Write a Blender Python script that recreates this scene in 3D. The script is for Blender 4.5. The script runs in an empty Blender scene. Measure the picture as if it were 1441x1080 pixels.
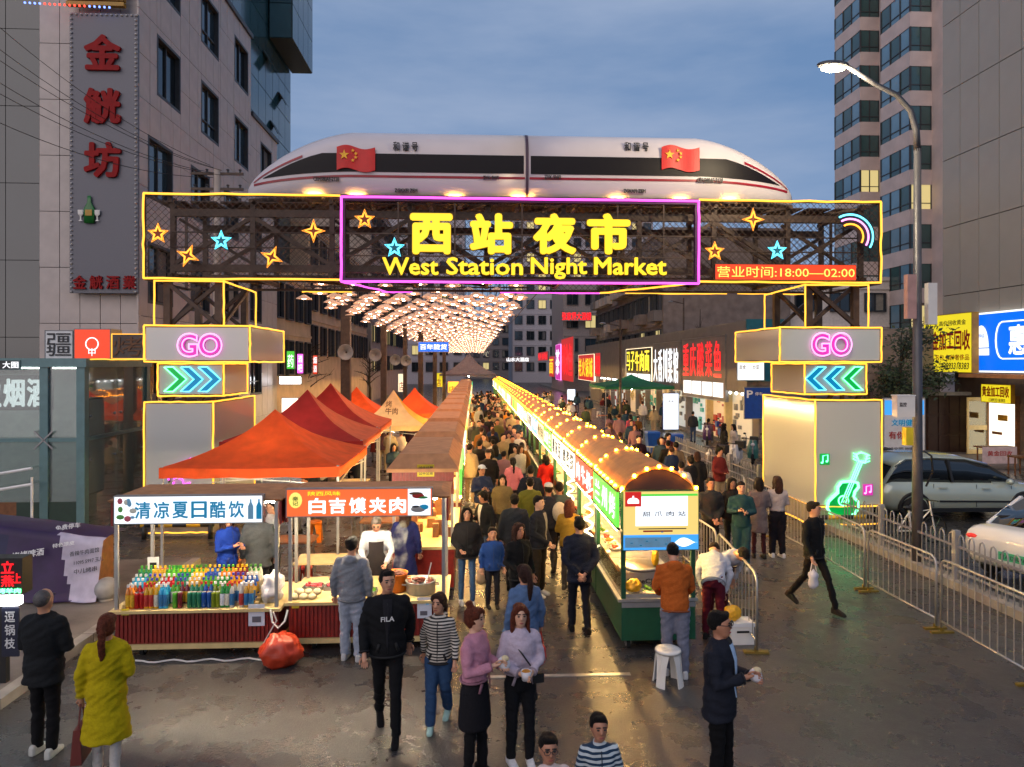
import bpy, bmesh, math, random
from math import sin, cos, pi, radians, sqrt
from mathutils import Vector, Matrix, noise as mnoise
random.seed(7)
S = bpy.context.scene
COL = S.collection
# ------------------------------------------------------------------ camera
F, CX, HZ, H, YAW = 1000.0, 720.5, 512.0, 4.0, radians(3.0)
SY, CY = sin(YAW), cos(YAW)
cam = bpy.data.cameras.new('camera')
camo = bpy.data.objects.new('camera', cam); COL.objects.link(camo)
camo.location = (0, 0, H)
camo.rotation_euler = (radians(90), 0, -YAW)
cam.sensor_width = 36.0
cam.lens = 36.0 * F / 1441.0
cam.shift_y = -(540.0 - HZ) / 1441.0
cam.clip_start = 0.1; cam.clip_end = 4000
S.camera = camo
# ------------------------------------------------------------------ sky, sun, exposure
W = bpy.data.worlds.new('World'); S.world = W; W.use_nodes = True
SUN_EL, SUN_AZ = radians(30), radians(212)      # soft glow of the dusk sky from behind the camera
nt = W.node_tree; nt.nodes.clear()
N = nt.nodes.new
wo = N('ShaderNodeOutputWorld'); bg = N('ShaderNodeBackground')
sky = N('ShaderNodeTexSky'); sky.sky_type = 'NISHITA'; sky.sun_disc = False
sky.sun_elevation = SUN_EL; sky.sun_rotation = SUN_AZ
sky.air_density = 1.0; sky.dust_density = 1.5; sky.ozone_density = 3.0
tc = N('ShaderNodeTexCoord'); mp = N('ShaderNodeMapping'); mp.inputs['Scale'].default_value = (1.2, 1.2, 5.0)
nz = N('ShaderNodeTexNoise'); nz.inputs['Scale'].default_value = 1.7; nz.inputs['Detail'].default_value = 6; nz.inputs['Roughness'].default_value = 0.55
rp = N('ShaderNodeValToRGB'); rp.color_ramp.elements[0].position = 0.34; rp.color_ramp.elements[1].position = 0.74
mx = N('ShaderNodeMix'); mx.data_type = 'RGBA'
mx2 = N('ShaderNodeMix'); mx2.data_type = 'RGBA'; mx2.inputs[0].default_value = 0.75
mx2.inputs[7].default_value = (2.3, 4.0, 7.2, 1)
nt.links.new(tc.outputs['Generated'], mp.inputs['Vector']); nt.links.new(mp.outputs[0], nz.inputs['Vector'])
nt.links.new(nz.outputs['Fac'], rp.inputs[0]); nt.links.new(rp.outputs[0], mx.inputs[0])
nt.links.new(sky.outputs[0], mx2.inputs[6])
nt.links.new(mx2.outputs[2], mx.inputs[6]); mx.inputs[7].default_value = (4.6, 5.8, 8.2, 1)
nt.links.new(mx.outputs[2], bg.inputs[0]); bg.inputs[1].default_value = 0.036
nt.links.new(bg.outputs[0], wo.inputs[0])
sun = bpy.data.lights.new('sun', 'SUN'); sun.energy = 0.7; sun.angle = radians(70); sun.color = (1.0, 0.80, 0.70)
suno = bpy.data.objects.new('sun', sun); COL.objects.link(suno)
suno.rotation_euler = (radians(90) - SUN_EL, 0, radians(180) - SUN_AZ)
S.view_settings.view_transform = 'Standard'; S.view_settings.look = 'None'
S.view_settings.exposure = 1.05; S.view_settings.gamma = 1.0; S.view_settings.use_curve_mapping = False
S.cycles.max_bounces = 6; S.cycles.diffuse_bounces = 3; S.cycles.glossy_bounces = 3; S.cycles.transmission_bounces = 4
S.cycles.transparent_max_bounces = 12; S.cycles.sample_clamp_indirect = 3.0; S.cycles.sample_clamp_direct = 0.0
S.cycles.caustics_reflective = False; S.cycles.caustics_refractive = False
S.cycles.use_denoising = True

# ------------------------------------------------------------------ pixel -> place (a pixel is only a direction)
def at(x, y, Y):
    dx = (x - CX) / F; t = Y / (CY - dx * SY)
    return Vector((t * (SY + dx * CY), Y, H - t * (y - HZ) / F))
def gr(x, y, z=0.0):
    t = (H - z) * F / (y - HZ); dx = (x - CX) / F
    return Vector((t * (SY + dx * CY), t * (CY - dx * SY), z))
def onX(x, y, X):
    dx = (x - CX) / F; t = X / (SY + dx * CY)
    return Vector((X, t * (CY - dx * SY), H - t * (y - HZ) / F))

# ------------------------------------------------------------------ materials
MATS = {}
def lin(h):
    if not isinstance(h, str): return tuple(h) + (1,)
    h = h.lstrip('#'); o = []
    for i in (0, 2, 4):
        v = int(h[i:i+2], 16) / 255; o.append(v / 12.92 if v <= .04045 else ((v + .055) / 1.055) ** 2.4)
    return tuple(o) + (1,)
def mat(name, col, rough=0.6, metal=0.0, var=0.15, vscale=6.0, bump=0.0, bscale=60.0, spec=0.5, coat=0.0, stripes=None):
    if name in MATS: return MATS[name]
    m = bpy.data.materials.new(name); m.use_nodes = True; MATS[name] = m
    n = m.node_tree; b = n.nodes['Principled BSDF']
    c = lin(col)
    b.inputs['Roughness'].default_value = rough; b.inputs['Metallic'].default_value = metal
    b.inputs['Specular IOR Level'].default_value = spec
    if coat: b.inputs['Coat Weight'].default_value = coat; b.inputs['Coat Roughness'].default_value = 0.08
    t = n.nodes.new('ShaderNodeTexCoord')
    z = n.nodes.new('ShaderNodeTexNoise'); z.inputs['Scale'].default_value = vscale; z.inputs['Detail'].default_value = 5
    n.links.new(t.outputs['Object'], z.inputs['Vector'])
    r = n.nodes.new('ShaderNodeMapRange'); r.inputs[1].default_value = .3; r.inputs[2].default_value = .7
    r.inputs[3].default_value = 1 - var; r.inputs[4].default_value = 1 + var
    n.links.new(z.outputs['Fac'], r.inputs[0])
    mu = n.nodes.new('ShaderNodeMix'); mu.data_type = 'RGBA'; mu.blend_type = 'MULTIPLY'; mu.inputs[0].default_value = 1
    mu.inputs[6].default_value = c
    if stripes:
        ax, freq, c2, duty = stripes
        sx = n.nodes.new('ShaderNodeSeparateXYZ'); n.links.new(t.outputs['Object'], sx.inputs[0])
        m1 = n.nodes.new('ShaderNodeMath'); m1.operation = 'MULTIPLY'; m1.inputs[1].default_value = freq; n.links.new(sx.outputs[ax], m1.inputs[0])
        m2 = n.nodes.new('ShaderNodeMath'); m2.operation = 'FRACT'; n.links.new(m1.outputs[0], m2.inputs[0])
        m3 = n.nodes.new('ShaderNodeMath'); m3.operation = 'LESS_THAN'; m3.inputs[1].default_value = duty; n.links.new(m2.outputs[0], m3.inputs[0])
        mm = n.nodes.new('ShaderNodeMix'); mm.data_type = 'RGBA'; mm.inputs[6].default_value = c; mm.inputs[7].default_value = lin(c2)
        n.links.new(m3.outputs[0], mm.inputs[0]); n.links.new(mm.outputs[2], mu.inputs[6])
    n.links.new(r.outputs[0], mu.inputs[7]); n.links.new(mu.outputs[2], b.inputs['Base Color'])
    if bump:
        z2 = n.nodes.new('ShaderNodeTexNoise'); z2.inputs['Scale'].default_value = bscale; z2.inputs['Detail'].default_value = 3
        n.links.new(t.outputs['Object'], z2.inputs['Vector'])
        bp = n.nodes.new('ShaderNodeBump'); bp.inputs['Strength'].default_value = bump; bp.inputs['Distance'].default_value = .02
        n.links.new(z2.outputs['Fac'], bp.inputs['Height']); n.links.new(bp.outputs[0], b.inputs['Normal'])
    return m
def emi(name, col, strength, base=None):
    if name in MATS: return MATS[name]
    m = bpy.data.materials.new(name); m.use_nodes = True; MATS[name] = m
    b = m.node_tree.nodes['Principled BSDF']; c = lin(col)
    b.inputs['Base Color'].default_value = lin(base) if base else tuple(x * .5 for x in c[:3]) + (1,)
    b.inputs['Roughness'].default_value = .35
    b.inputs['Emission Color'].default_value = c; b.inputs['Emission Strength'].default_value = strength * .58
    return m
def glassmat(name, tint=(.8, .9, .9), refl=.12, rough=.02, clear=1.0):
    if name in MATS: return MATS[name]
    m = bpy.data.materials.new(name); m.use_nodes = True; MATS[name] = m
    n = m.node_tree; n.nodes.clear()
    o = n.nodes.new('ShaderNodeOutputMaterial'); tr = n.nodes.new('ShaderNodeBsdfTransparent'); tr.inputs[0].default_value = tuple(tint) + (1,)
    gl = n.nodes.new('ShaderNodeBsdfGlossy'); gl.inputs['Roughness'].default_value = rough
    df = n.nodes.new('ShaderNodeBsdfDiffuse'); df.inputs[0].default_value = tuple(x * .8 for x in tint) + (1,)
    m0 = n.nodes.new('ShaderNodeMixShader'); m0.inputs[0].default_value = 1 - clear
    n.links.new(tr.outputs[0], m0.inputs[1]); n.links.new(df.outputs[0], m0.inputs[2])
    lw = n.nodes.new('ShaderNodeLayerWeight'); lw.inputs[0].default_value = .35
    mr = n.nodes.new('ShaderNodeMapRange'); mr.inputs[3].default_value = refl; mr.inputs[4].default_value = .9
    n.links.new(lw.outputs['Fresnel'], mr.inputs[0])
    m1 = n.nodes.new('ShaderNodeMixShader'); n.links.new(mr.outputs[0], m1.inputs[0])
    n.links.new(m0.outputs[0], m1.inputs[1]); n.links.new(gl.outputs[0], m1.inputs[2]); n.links.new(m1.outputs[0], o.inputs[0])
    return m

# ------------------------------------------------------------------ mesh builder
class MB:
    def __init__(s): s.v = []; s.f = []; s.m = []
    def add(s, vs, fs, mi=0):
        o = len(s.v); s.v += [tuple(p) for p in vs]
        for f in fs: s.f.append([i + o for i in f]); s.m.append(mi)
        return s
    def box(s, a, b, mi=0):
        x0, y0, z0 = (min(a[i], b[i]) for i in range(3)); x1, y1, z1 = (max(a[i], b[i]) for i in range(3))
        return s.add([(x0,y0,z0),(x1,y0,z0),(x1,y1,z0),(x0,y1,z0),(x0,y0,z1),(x1,y0,z1),(x1,y1,z1),(x0,y1,z1)],
            [(3,2,1,0),(4,5,6,7),(0,1,5,4),(1,2,6,5),(2,3,7,6),(3,0,4,7)], mi)
    def bar(s, p, q, w, h=None, mi=0):          # rectangular bar between two points
        h = h or w; p = Vector(p); q = Vector(q); d = (q - p)
        if d.length < 1e-6: return s
        d.normalize(); up = Vector((0,0,1)) if abs(d.z) < .95 else Vector((0,1,0))
        u = d.cross(up).normalized() * (w / 2); k = u.cross(d).normalized() * (h / 2)
        vs = [p-u-k, p+u-k, p+u+k, p-u+k, q-u-k, q+u-k, q+u+k, q-u+k]
        return s.add(vs, [(0,1,2,3),(7,6,5,4),(4,5,1,0),(5,6,2,1),(6,7,3,2),(7,4,0,3)], mi)
    def loft(s, rings, mi=0, cap=True, closed=False):
        n = len(rings[0]); vs = [p for r in rings for p in r]; fs = []
        R = len(rings)
        for i in range(R if closed else R - 1):
            for j in range(n):
                a = i*n + j; b = i*n + (j+1) % n; i2 = (i+1) % R
                fs.append((a, b, i2*n + (j+1) % n, i2*n + j))
        if cap and not closed: fs.append(tuple(reversed(range(n)))); fs.append(tuple(range((R-1)*n, R*n)))
        return s.add(vs, fs, mi)
    def tube(s, pts, r, n=6, mi=0, closed=False, rb=None):
        pts = [Vector(p) for p in pts]; K = len(pts)
        rs = r if isinstance(r, (list, tuple)) else [r] * K
        rings = []; uprev = None
        for i, p in enumerate(pts):
            if closed: d = pts[(i+1) % K] - pts[i-1]
            else: d = pts[min(i+1, K-1)] - pts[max(i-1, 0)]
            if d.length < 1e-9: d = Vector((0,0,1))
            d.normalize()
            if uprev is None:
                ref = Vector((1,0,0)) if abs(d.x) < .9 else Vector((0,1,0))
                u = (ref - d * ref.dot(d)).normalized()
            else:
                u = uprev - d * uprev.dot(d); u = u.normalized() if u.length > 1e-6 else uprev
            uprev = u; w = d.cross(u); ri = rs[i]
            ra, rbb = ri if isinstance(ri, tuple) else (ri, ri)
            rings.append([p + u * (ra * cos(2*pi*j/n)) + w * (rbb * sin(2*pi*j/n)) for j in range(n)])
        return s.loft(rings, mi, True, closed)
    def ball(s, c, r, n=10, m=6, mi=0):
        r = r if isinstance(r, (tuple, list)) else (r, r, r)
        vs = [(c[0], c[1], c[2]-r[2])]; fs = []
        for i in range(1, m):
            a = -pi/2 + pi*i/m
            for j in range(n):
                t = 2*pi*j/n; vs.append((c[0]+r[0]*cos(a)*cos(t), c[1]+r[1]*cos(a)*sin(t), c[2]+r[2]*sin(a)))
        vs.append((c[0], c[1], c[2]+r[2])); top = len(vs)-1
        for j in range(n):
            fs.append((0, 1+(j+1)%n, 1+j)); fs.append((top, top-n+j, top-n+(j+1)%n))
        for i in range(m-2):
            for j in range(n):
                a = 1+i*n+j; b = 1+i*n+(j+1)%n; fs.append((a, b, b+n, a+n))
        return s.add(vs, fs, mi)
    def lathe(s, prof, n=12, c=(0,0,0), mi=0, cap=True):
        rings = [[(c[0]+r*cos(2*pi*j/n), c[1]+r*sin(2*pi*j/n), c[2]+z) for j in range(n)] for r, z in prof]
        return s.loft(rings, mi, cap)
    def prism(s, poly, y0, y1, mi=0):           # poly in (x,z), extruded along y
        n = len(poly); vs = [(x, y0, z) for x, z in poly] + [(x, y1, z) for x, z in poly]
        fs = [tuple(range(n)), tuple(range(2*n-1, n-1, -1))] + [(j, j+n, (j+1)%n+n, (j+1)%n) for j in range(n)]
        return s.add(vs, fs, mi)
    def mesh(s, name='m', mats=(), smooth=False):
        me = bpy.data.meshes.new(name); me.from_pydata(s.v, [], s.f)
        for m in mats: me.materials.append(m)
        if len(mats) > 1: me.polygons.foreach_set('material_index', s.m)
        if smooth: me.polygons.foreach_set('use_smooth', [True]*len(me.polygons))
        me.update(); return me
    def build(s, name, mats, parent=None, smooth=False, mw=None, fix=True):
        if not isinstance(mats, (list, tuple)): mats = [mats]
        me = s.mesh(name, mats, smooth)
        if fix:
            b = bmesh.new(); b.from_mesh(me); bmesh.ops.recalc_face_normals(b, faces=b.faces); b.to_mesh(me); b.free()
        return put(name, me, parent, mw)
def put(name, me, parent=None, mw=None):
    o = bpy.data.objects.new(name, me); COL.objects.link(o)
    if parent is not None: o.parent = parent
    if mw is not None: o.matrix_local = mw
    return o
def tag(o, label, cat=None, group=None, kind=None):
    if label: o['label'] = label
    if cat: o['category'] = cat
    if group: o['group'] = group
    if kind: o['kind'] = kind
    return o
def thing(name, label, cat, loc=(0,0,0), rz=0.0, group=None):
    o = bpy.data.objects.new(name, None); COL.objects.link(o); o.location = loc; o.rotation_euler = (0,0,rz)
    o.empty_display_size = .2
    return tag(o, label, cat, group)
def copy_tree(o, parent=None):
    c = o.copy(); COL.objects.link(c); c.parent = parent
    for ch in o.children: copy_tree(ch, c)
    return c
def frame(o, xd=(1,0,0)):                       # local x along xd, local y up, local z out of the sign's face
    x = Vector(xd).normalized(); y = Vector((0,0,1)); z = x.cross(y)
    m = Matrix.Identity(4)
    for i in range(3): m[i][0] = x[i]; m[i][1] = y[i]; m[i][2] = z[i]; m[i][3] = o[i]
    return m
FRONT, WEST, EAST = (1,0,0), (0,-1,0), (0,1,0)  # reads facing the camera / facing -X / facing +X
# scratch scene for evaluating text and modifiers
TMP = bpy.data.scenes.new('scratch')
def evalmesh(data, mods=()):
    o = bpy.data.objects.new('scratch', data); TMP.collection.objects.link(o)
    for t, kw in mods:
        md = o.modifiers.new('m', t)
        for k, v in kw.items(): setattr(md, k, v)
    TMP.view_layers[0].update(); dg = TMP.view_layers[0].depsgraph
    me = bpy.data.meshes.new_from_object(o.evaluated_get(dg))
    bpy.data.objects.remove(o); return me
def textmesh(body, w, h, bold=.02, ext=.004, outline=0.0, keep=False, shear=0.0, sp=1.0):
    c = bpy.data.curves.new('t', 'FONT'); c.body = body; c.resolution_u = 6 if outline else 2; c.shear = shear; c.space_character = sp
    if outline: c.fill_mode = 'NONE'; c.bevel_depth = outline; c.bevel_resolution = 1; c.offset = bold
    me = evalmesh(c); bpy.data.curves.remove(c)
    xs = [v.co.x for v in me.vertices]; ys = [v.co.y for v in me.vertices]
    if not xs: return me
    x0, x1, y0, y1 = min(xs), max(xs), min(ys), max(ys)
    sx = w / (x1-x0); sy = h / (y1-y0)
    if keep: sx = sy = min(sx, sy)
    for v in me.vertices:
        v.co.x = (v.co.x-x0)*sx; v.co.y = (v.co.y-y0)*sy; v.co.z *= min(sx, sy)
    if bold and not outline:                    # heavier strokes: nudged copies, each a hair prouder than the last
        d = bold * .62; ex, ey = sx * d, sy * d
        vs = [v.co.copy() for v in me.vertices]; fs = [list(p.vertices) for p in me.polygons]; nv, nf = [], []
        kx = (x1-x0) / (x1-x0+2*d); ky = (y1-y0) / (y1-y0+2*d); cx_, cy_ = w/2, h/2
        for q, (ax, ay) in enumerate(((0,0),(1,0),(-1,0),(0,1),(0,-1),(.7,.7),(-.7,.7),(.7,-.7),(-.7,-.7)) if bold > .03 else ((.7,.7),(-.7,.7),(.7,-.7),(-.7,-.7))):
            o = len(nv); nv += [Vector(((v.x-cx_)*kx+cx_+ax*ex*kx, (v.y-cy_)*ky+cy_+ay*ey*ky, v.z+q*.0003)) for v in vs]; nf += [[i+o for i in f] for f in fs]
        me = bpy.data.meshes.new('text'); me.from_pydata(nv, [], nf); me.update()
    if ext and not outline:
        b = bmesh.new(); b.from_mesh(me)
        r = bmesh.ops.extrude_face_region(b, geom=b.faces[:])
        for v in (g for g in r['geom'] if isinstance(g, bmesh.types.BMVert)): v.co.z += ext
        bmesh.ops.recalc_face_normals(b, faces=b.faces); b.to_mesh(me); b.free()
    return me
def text(parent, name, body, x, y, w, h, m, z=.004, mw=None, **kw):
    me = textmesh(body, w, h, **kw); me.materials.clear(); me.materials.append(m)
    for p in me.polygons: p.material_index = 0
    o = put(name, me, parent, (mw if mw else Matrix.Identity(4)) @ Matrix.Translation((x, y, z))); return o
def sign(name, label, o, xd, w, h, face, edge, texts=(), depth=.12, cat='sign', rim=.03, group=None, label_parts=None, boxes=(), edge_h=None):
    """A sign box: its face looks out along the frame's z. texts: (body,x,y,w,h,mat,kw); boxes: (name,x0,y0,x1,y1,mat)"""
    t = thing(name, label, cat, group=group); t.matrix_local = frame(o, xd)
    MB().box((0,0,-depth),(w,h,-.006)).build('box', edge, t)
    MB().box((rim,rim,-.006),(w-rim,h-rim,.004)).build('face', face, t)
    if rim: 
        b = MB(); b.box((0,0,-.006),(w,rim,.012)).box((0,h-rim,-.006),(w,h,.012)).box((0,rim,-.006),(rim,h-rim,.012)).box((w-rim,rim,-.006),(w,h-rim,.012)); b.build('rim', edge, t)
    for i, (nm, x0, y0, x1, y1, m) in enumerate(boxes):
        MB().box((x0,y0,.004),(x1,y1,.008 + .001*i)).build(nm, m, t)
    for tx in texts:
        body, x, y, ww, hh, m = tx[:6]; kw = tx[6] if len(tx) > 6 else {}
        text(t, 'lettering', body, x, y, ww, hh, m, z=.02, **kw)
    return t

# shared materials

M = lambda n: MATS[n]
mat('steel_dark', '#46382f', .5, .4, .3); mat('steel', '#8d8d8f', .35, .9, .15); mat('white_paint', '#d8d8d6', .4, 0, .08)
mat('black', '#141414', .5); mat('rubber', '#101010', .85); mat('plastic_white', '#d9d5cc', .35, 0, .05)
mat('maroon_slat', '#7a1c14', .45, 0, .2, 12, .1); mat('counter_top', '#c9b27a', .45, 0, .12); mat('green_paint', '#0d4a30', .45, 0, .15, 8)
mat('roof_brown', '#a5744c', .75, 0, .2, 5, .15, 30); mat('galv', '#a9a9a6', .4, .7, .12); mat('wood', '#6d4526', .6, 0, .3, 9)
def fabric(*a, **k):
    m = mat(*a, **k); n = m.node_tree; b = n.nodes['Principled BSDF']; o = n.nodes['Material Output']; t = n.nodes.new('ShaderNodeBsdfTranslucent'); x = n.nodes.new('ShaderNodeMixShader'); x.inputs[0].default_value = .4
    l = b.inputs['Base Color'].links[0].from_socket; n.links.new(l, t.inputs[0]); n.links.new(b.outputs[0], x.inputs[1]); n.links.new(t.outputs[0], x.inputs[2]); n.links.new(x.outputs[0], o.inputs[0]); return m
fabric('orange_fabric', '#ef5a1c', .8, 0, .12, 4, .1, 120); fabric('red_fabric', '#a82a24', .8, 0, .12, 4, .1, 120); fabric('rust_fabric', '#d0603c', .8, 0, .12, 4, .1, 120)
fabric('cream_fabric', '#e6c590', .8, 0, .1, 4, .1, 120); fabric('yellow_fabric', '#eab038', .8, 0, .1); fabric('grey_fabric', '#77707a', .8)
mat('blue_plastic', '#10479b', .4); mat('red_plastic', '#a3201c', .4); mat('teal_plastic', '#3ba39a', .4); mat('grey_plastic', '#7c7c7c', .5)
emi('neon_yellow', (1.0, .44, .04), 1.75); emi('neon_magenta', (1.0, .10, .85), 1.7); emi('neon_cyan', (.12, .75, 1.0), 2.4)
emi('neon_green', (.12, 1.0, .34), 4.5); emi('neon_pink', (1.0, .30, .85), 2.0); emi('neon_orange', (1.0, .33, .03), 2.2)
emi('dim_magenta', (.55, .03, .33), .9); emi('dim_green', (.0, .30, .05), .8); emi('dim_blue', (.0, .18, .36), .8)
emi('letter_yellow', (1.0, .66, .02), 1.0); emi('letter_white', (.95, .97, 1.0), 1.15); emi('letter_red', (1.0, .012, .02), 1.1)
emi('lamp_warm', (1.0, .74, .45), 4.0); emi('bulb', (1.0, .32, .008), 130.0); emi('bulb_far', (1.0, .32, .008), 26.0); emi('tube_white', (.93, .96, 1.0), 9.0); emi('tube_warm', (1.0, .78, .38), 7.0)
emi('panel_white', (.86, .93, 1.0), 1.1); emi('panel_cream', (1.0, .85, .55), 1.0); emi('panel_blue', (.0, .13, .75), 1.0); emi('panel_orange', (.80, .13, .03), .9)
emi('panel_yellow', (.85, .70, .02), .75); emi('panel_green', (.08, .55, .05), .95); emi('panel_red', (.62, .02, .015), .7); emi('panel_led', (.75, .05, .01), .9)
emi('panel_sky', (.05, .33, .85), .9); emi('panel_teal', (.0, .35, .40), .9)
emi('window_lit', (.9, .72, .30), .55); emi('shop_light', (1.0, .90, .72), 1.6)
mat('window_dark', '#151d22', .12, 0, .3, 1.0, spec=.8); mat('window_blue', '#2a3a44', .08, 0, .3, .6, spec=1.0)
mat('frame_dark', '#3a3a3c', .5); mat('text_dark', '#1c1c20', .5); emi('text_blue', (.0, .22, .42), .55); mat('text_red', '#a8160f', .5); mat('text_grey', '#5c5c64', .5)

for _n, _c in (('green', (.12,.62,.06)), ('red', (.85,.07,.04)), ('white', (1.0,.93,.78)), ('cream', (1.0,.80,.42)), ('sky', (.10,.45,.85)), ('orange', (.95,.30,.05)), ('teal', (.05,.55,.5)), ('yellow', (1.0,.75,.06))): emi('stall_'+_n, _c, 1.25)
mat('curtain_a', '#8a8478', .9, 0, .2); mat('curtain_b', '#5e5a58', .9, 0, .2)
# ================================================================== GROUND
def ground_material():
    m = bpy.data.materials.new('asphalt'); m.use_nodes = True; n = m.node_tree; b = n.nodes['Principled BSDF']
    L = n.links.new; A = n.nodes.new
    g = A('ShaderNodeNewGeometry')
    def nz(scale, detail=5, rough=.6):
        z = A('ShaderNodeTexNoise'); z.inputs['Scale'].default_value = scale; z.inputs['Detail'].default_value = detail; z.inputs['Roughness'].default_value = rough
        L(g.outputs['Position'], z.inputs['Vector']); return z
    def ramp(src, a, b_, c0, c1):
        r = A('ShaderNodeValToRGB'); r.color_ramp.elements[0].position = a; r.color_ramp.elements[1].position = b_
        r.color_ramp.elements[0].color = c0; r.color_ramp.elements[1].color = c1; L(src, r.inputs[0]); return r
    big = nz(.45); mid = nz(2.2, 7, .65); fine = nz(34, 6, .75)
    c1 = ramp(big.outputs['Fac'], .35, .68, (.032,.032,.033,1), (.060,.059,.058,1))
    c2 = ramp(mid.outputs['Fac'], .30, .62, (.68,.67,.66,1), (1.1,1.1,1.1,1))
    mu = A('ShaderNodeMix'); mu.data_type = 'RGBA'; mu.blend_type = 'MULTIPLY'; mu.inputs[0].default_value = 1; L(c1.outputs[0], mu.inputs[6]); L(c2.outputs[0], mu.inputs[7])
    c3 = ramp(fine.outputs['Fac'], .3, .7, (.55,.55,.55,1), (1.4,1.4,1.4,1))
    mu2 = A('ShaderNodeMix'); mu2.data_type = 'RGBA'; mu2.blend_type = 'MULTIPLY'; mu2.inputs[0].default_value = 1; L(mu.outputs[2], mu2.inputs[6]); L(c3.outputs[0], mu2.inputs[7])
    # spilled oil with a shape of its own, in front of the snack stall
    last = mu2
    for cx, cy, rad in ((gr(445,975).x, gr(445,975).y, .42), (gr(480,985).x, gr(480,985).y, .3)):
        vs = A('ShaderNodeVectorMath'); vs.operation = 'DISTANCE'; vs.inputs[1].default_value = (cx, cy, 0); L(g.outputs['Position'], vs.inputs[0])
        ad = A('ShaderNodeMath'); ad.operation = 'MULTIPLY_ADD'; L(mid.outputs['Fac'], ad.inputs[0]); ad.inputs[1].default_value = 1.6; L(vs.outputs['Value'], ad.inputs[2])
        rr = ramp(ad.outputs[0], .5, .9, (.38,.36,.34,1), (1,1,1,1)); rr.color_ramp.elements[0].position = min(.98, rad*.5+.45); rr.color_ramp.elements[1].position = min(1, rad*.5+.6)
        mm = A('ShaderNodeMix'); mm.data_type = 'RGBA'; mm.blend_type = 'MULTIPLY'; mm.inputs[0].default_value = 1; L(last.outputs[2], mm.inputs[6]); L(rr.outputs[0], mm.inputs[7]); last = mm
    # cracks
    vo = A('ShaderNodeTexVoronoi'); vo.feature = 'DISTANCE_TO_EDGE'; vo.inputs['Scale'].default_value = .22
    wv = A('ShaderNodeVectorMath'); wv.operation = 'MULTIPLY_ADD'; L(big.outputs['Color'], wv.inputs[0]); wv.inputs[1].default_value = (1.6,1.6,0); L(g.outputs['Position'], wv.inputs[2]); L(wv.outputs[0], vo.inputs['Vector'])
    cr = ramp(vo.outputs['Distance'], .001, .004, (.72,.72,.72,1), (1,1,1,1))
    mm = A('ShaderNodeMix'); mm.data_type = 'RGBA'; mm.blend_type = 'MULTIPLY'; mm.inputs[0].default_value = 1; L(last.outputs[2], mm.inputs[6]); L(cr.outputs[0], mm.inputs[7])
    L(mm.outputs[2], b.inputs['Base Color'])
    rg = A('ShaderNodeMapRange'); rg.inputs[1].default_value = .35; rg.inputs[2].default_value = .65; rg.inputs[3].default_value = .17; rg.inputs[4].default_value = .44
    L(mid.outputs['Fac'], rg.inputs[0]); L(rg.outputs[0], b.inputs['Roughness'])
    bp = A('ShaderNodeBump'); bp.inputs['Strength'].default_value = .6; bp.inputs['Distance'].default_value = .01; L(fine.outputs['Fac'], bp.inputs['Height']); L(bp.outputs[0], b.inputs['Normal'])
    return m
ASPH = ground_material()
tag(MB().add([(-2500,-500,0),(2500,-500,0),(2500,3000,0),(-2500,3000,0)], [(0,1,2,3)]).build('road', ASPH, fix=False), 'dark damp asphalt street', kind='structure')
mat('pavement', '#6a625a', .7, 0, .35, 1.5, .3, 40); mat('kerb', '#8a857c', .65, 0, .25, 3, .2, 40)
tag(MB().box((-30,-6,.002),(-5.62,14.5,.11)).build('pavement', M('pavement')), 'raised grimy stone pavement at the left', kind='structure')
kb = MB()
for i in range(20): kb.box((-5.62,-5.5+i*1.0,.003),(-5.46,-5.5+i*1.0+.985,.13))
tag(kb.build('kerb', M('kerb')), 'stone kerb along the left pavement', kind='structure')
tag(MB().box((12.3,26.0,.002),(60,140,.1)).build('pavement', M('pavement')), 'pavement before the right shop row', kind='structure')
kb = MB()
for i in range(24): kb.box((8.45,1.0+i*1.0,.003),(8.75,1.0+i*1.0+.985,.15))
tag(kb.build('kerb', M('kerb')), 'low kerb under the white guard rail', kind='structure')
tag(MB().box((0.05,9.02,.001),(2.0,9.09,.012)).build('drain_cover', M('galv')), 'thin bright metal strip across the aisle mouth', kind='structure')

# ================================================================== BUILDINGS
def split_rect(r, holes):
    out = [r]
    for h in holes:
        nxt = []
        for (a, b, c, d) in out:
            x0, y0, x1, y1 = max(a, h[0]), max(b, h[1]), min(c, h[2]), min(d, h[3])
            if x0 >= x1 or y0 >= y1: nxt.append((a, b, c, d)); continue
            if a < x0: nxt.append((a, b, x0, d))
            if x1 < c: nxt.append((x1, b, c, d))
            if b < y0: nxt.append((x0, b, x1, y0))
            if y1 < d: nxt.append((x0, y1, x1, d))
        out = nxt
    return [q for q in out if q[2]-q[0] > .03 and q[3]-q[1] > .03]
def panels(parent, mw, x0, y0, x1, y1, pw, ph, m, holes=(), gap=.02, t=.05, name='panel', jitter=.0):
    cache = {}; nx = max(1, round((x1-x0)/pw)); ny = max(1, round((y1-y0)/ph)); dx = (x1-x0)/nx; dy = (y1-y0)/ny
    for i in range(nx):
        for j in range(ny):
            for a, b, c, d in split_rect((x0+i*dx, y0+j*dy, x0+(i+1)*dx, y0+(j+1)*dy), holes):
                k = (round(c-a, 3), round(d-b, 3))
                if k not in cache: 
                    mb = MB().box((gap/2, gap/2, 0), (k[0]-gap/2, k[1]-gap/2, t)); me = mb.mesh(name, [m]); cache[k] = me
                put(name, cache[k], parent, mw @ Matrix.Translation((a, b, random.uniform(0, jitter))))
WINC = {}
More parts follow.
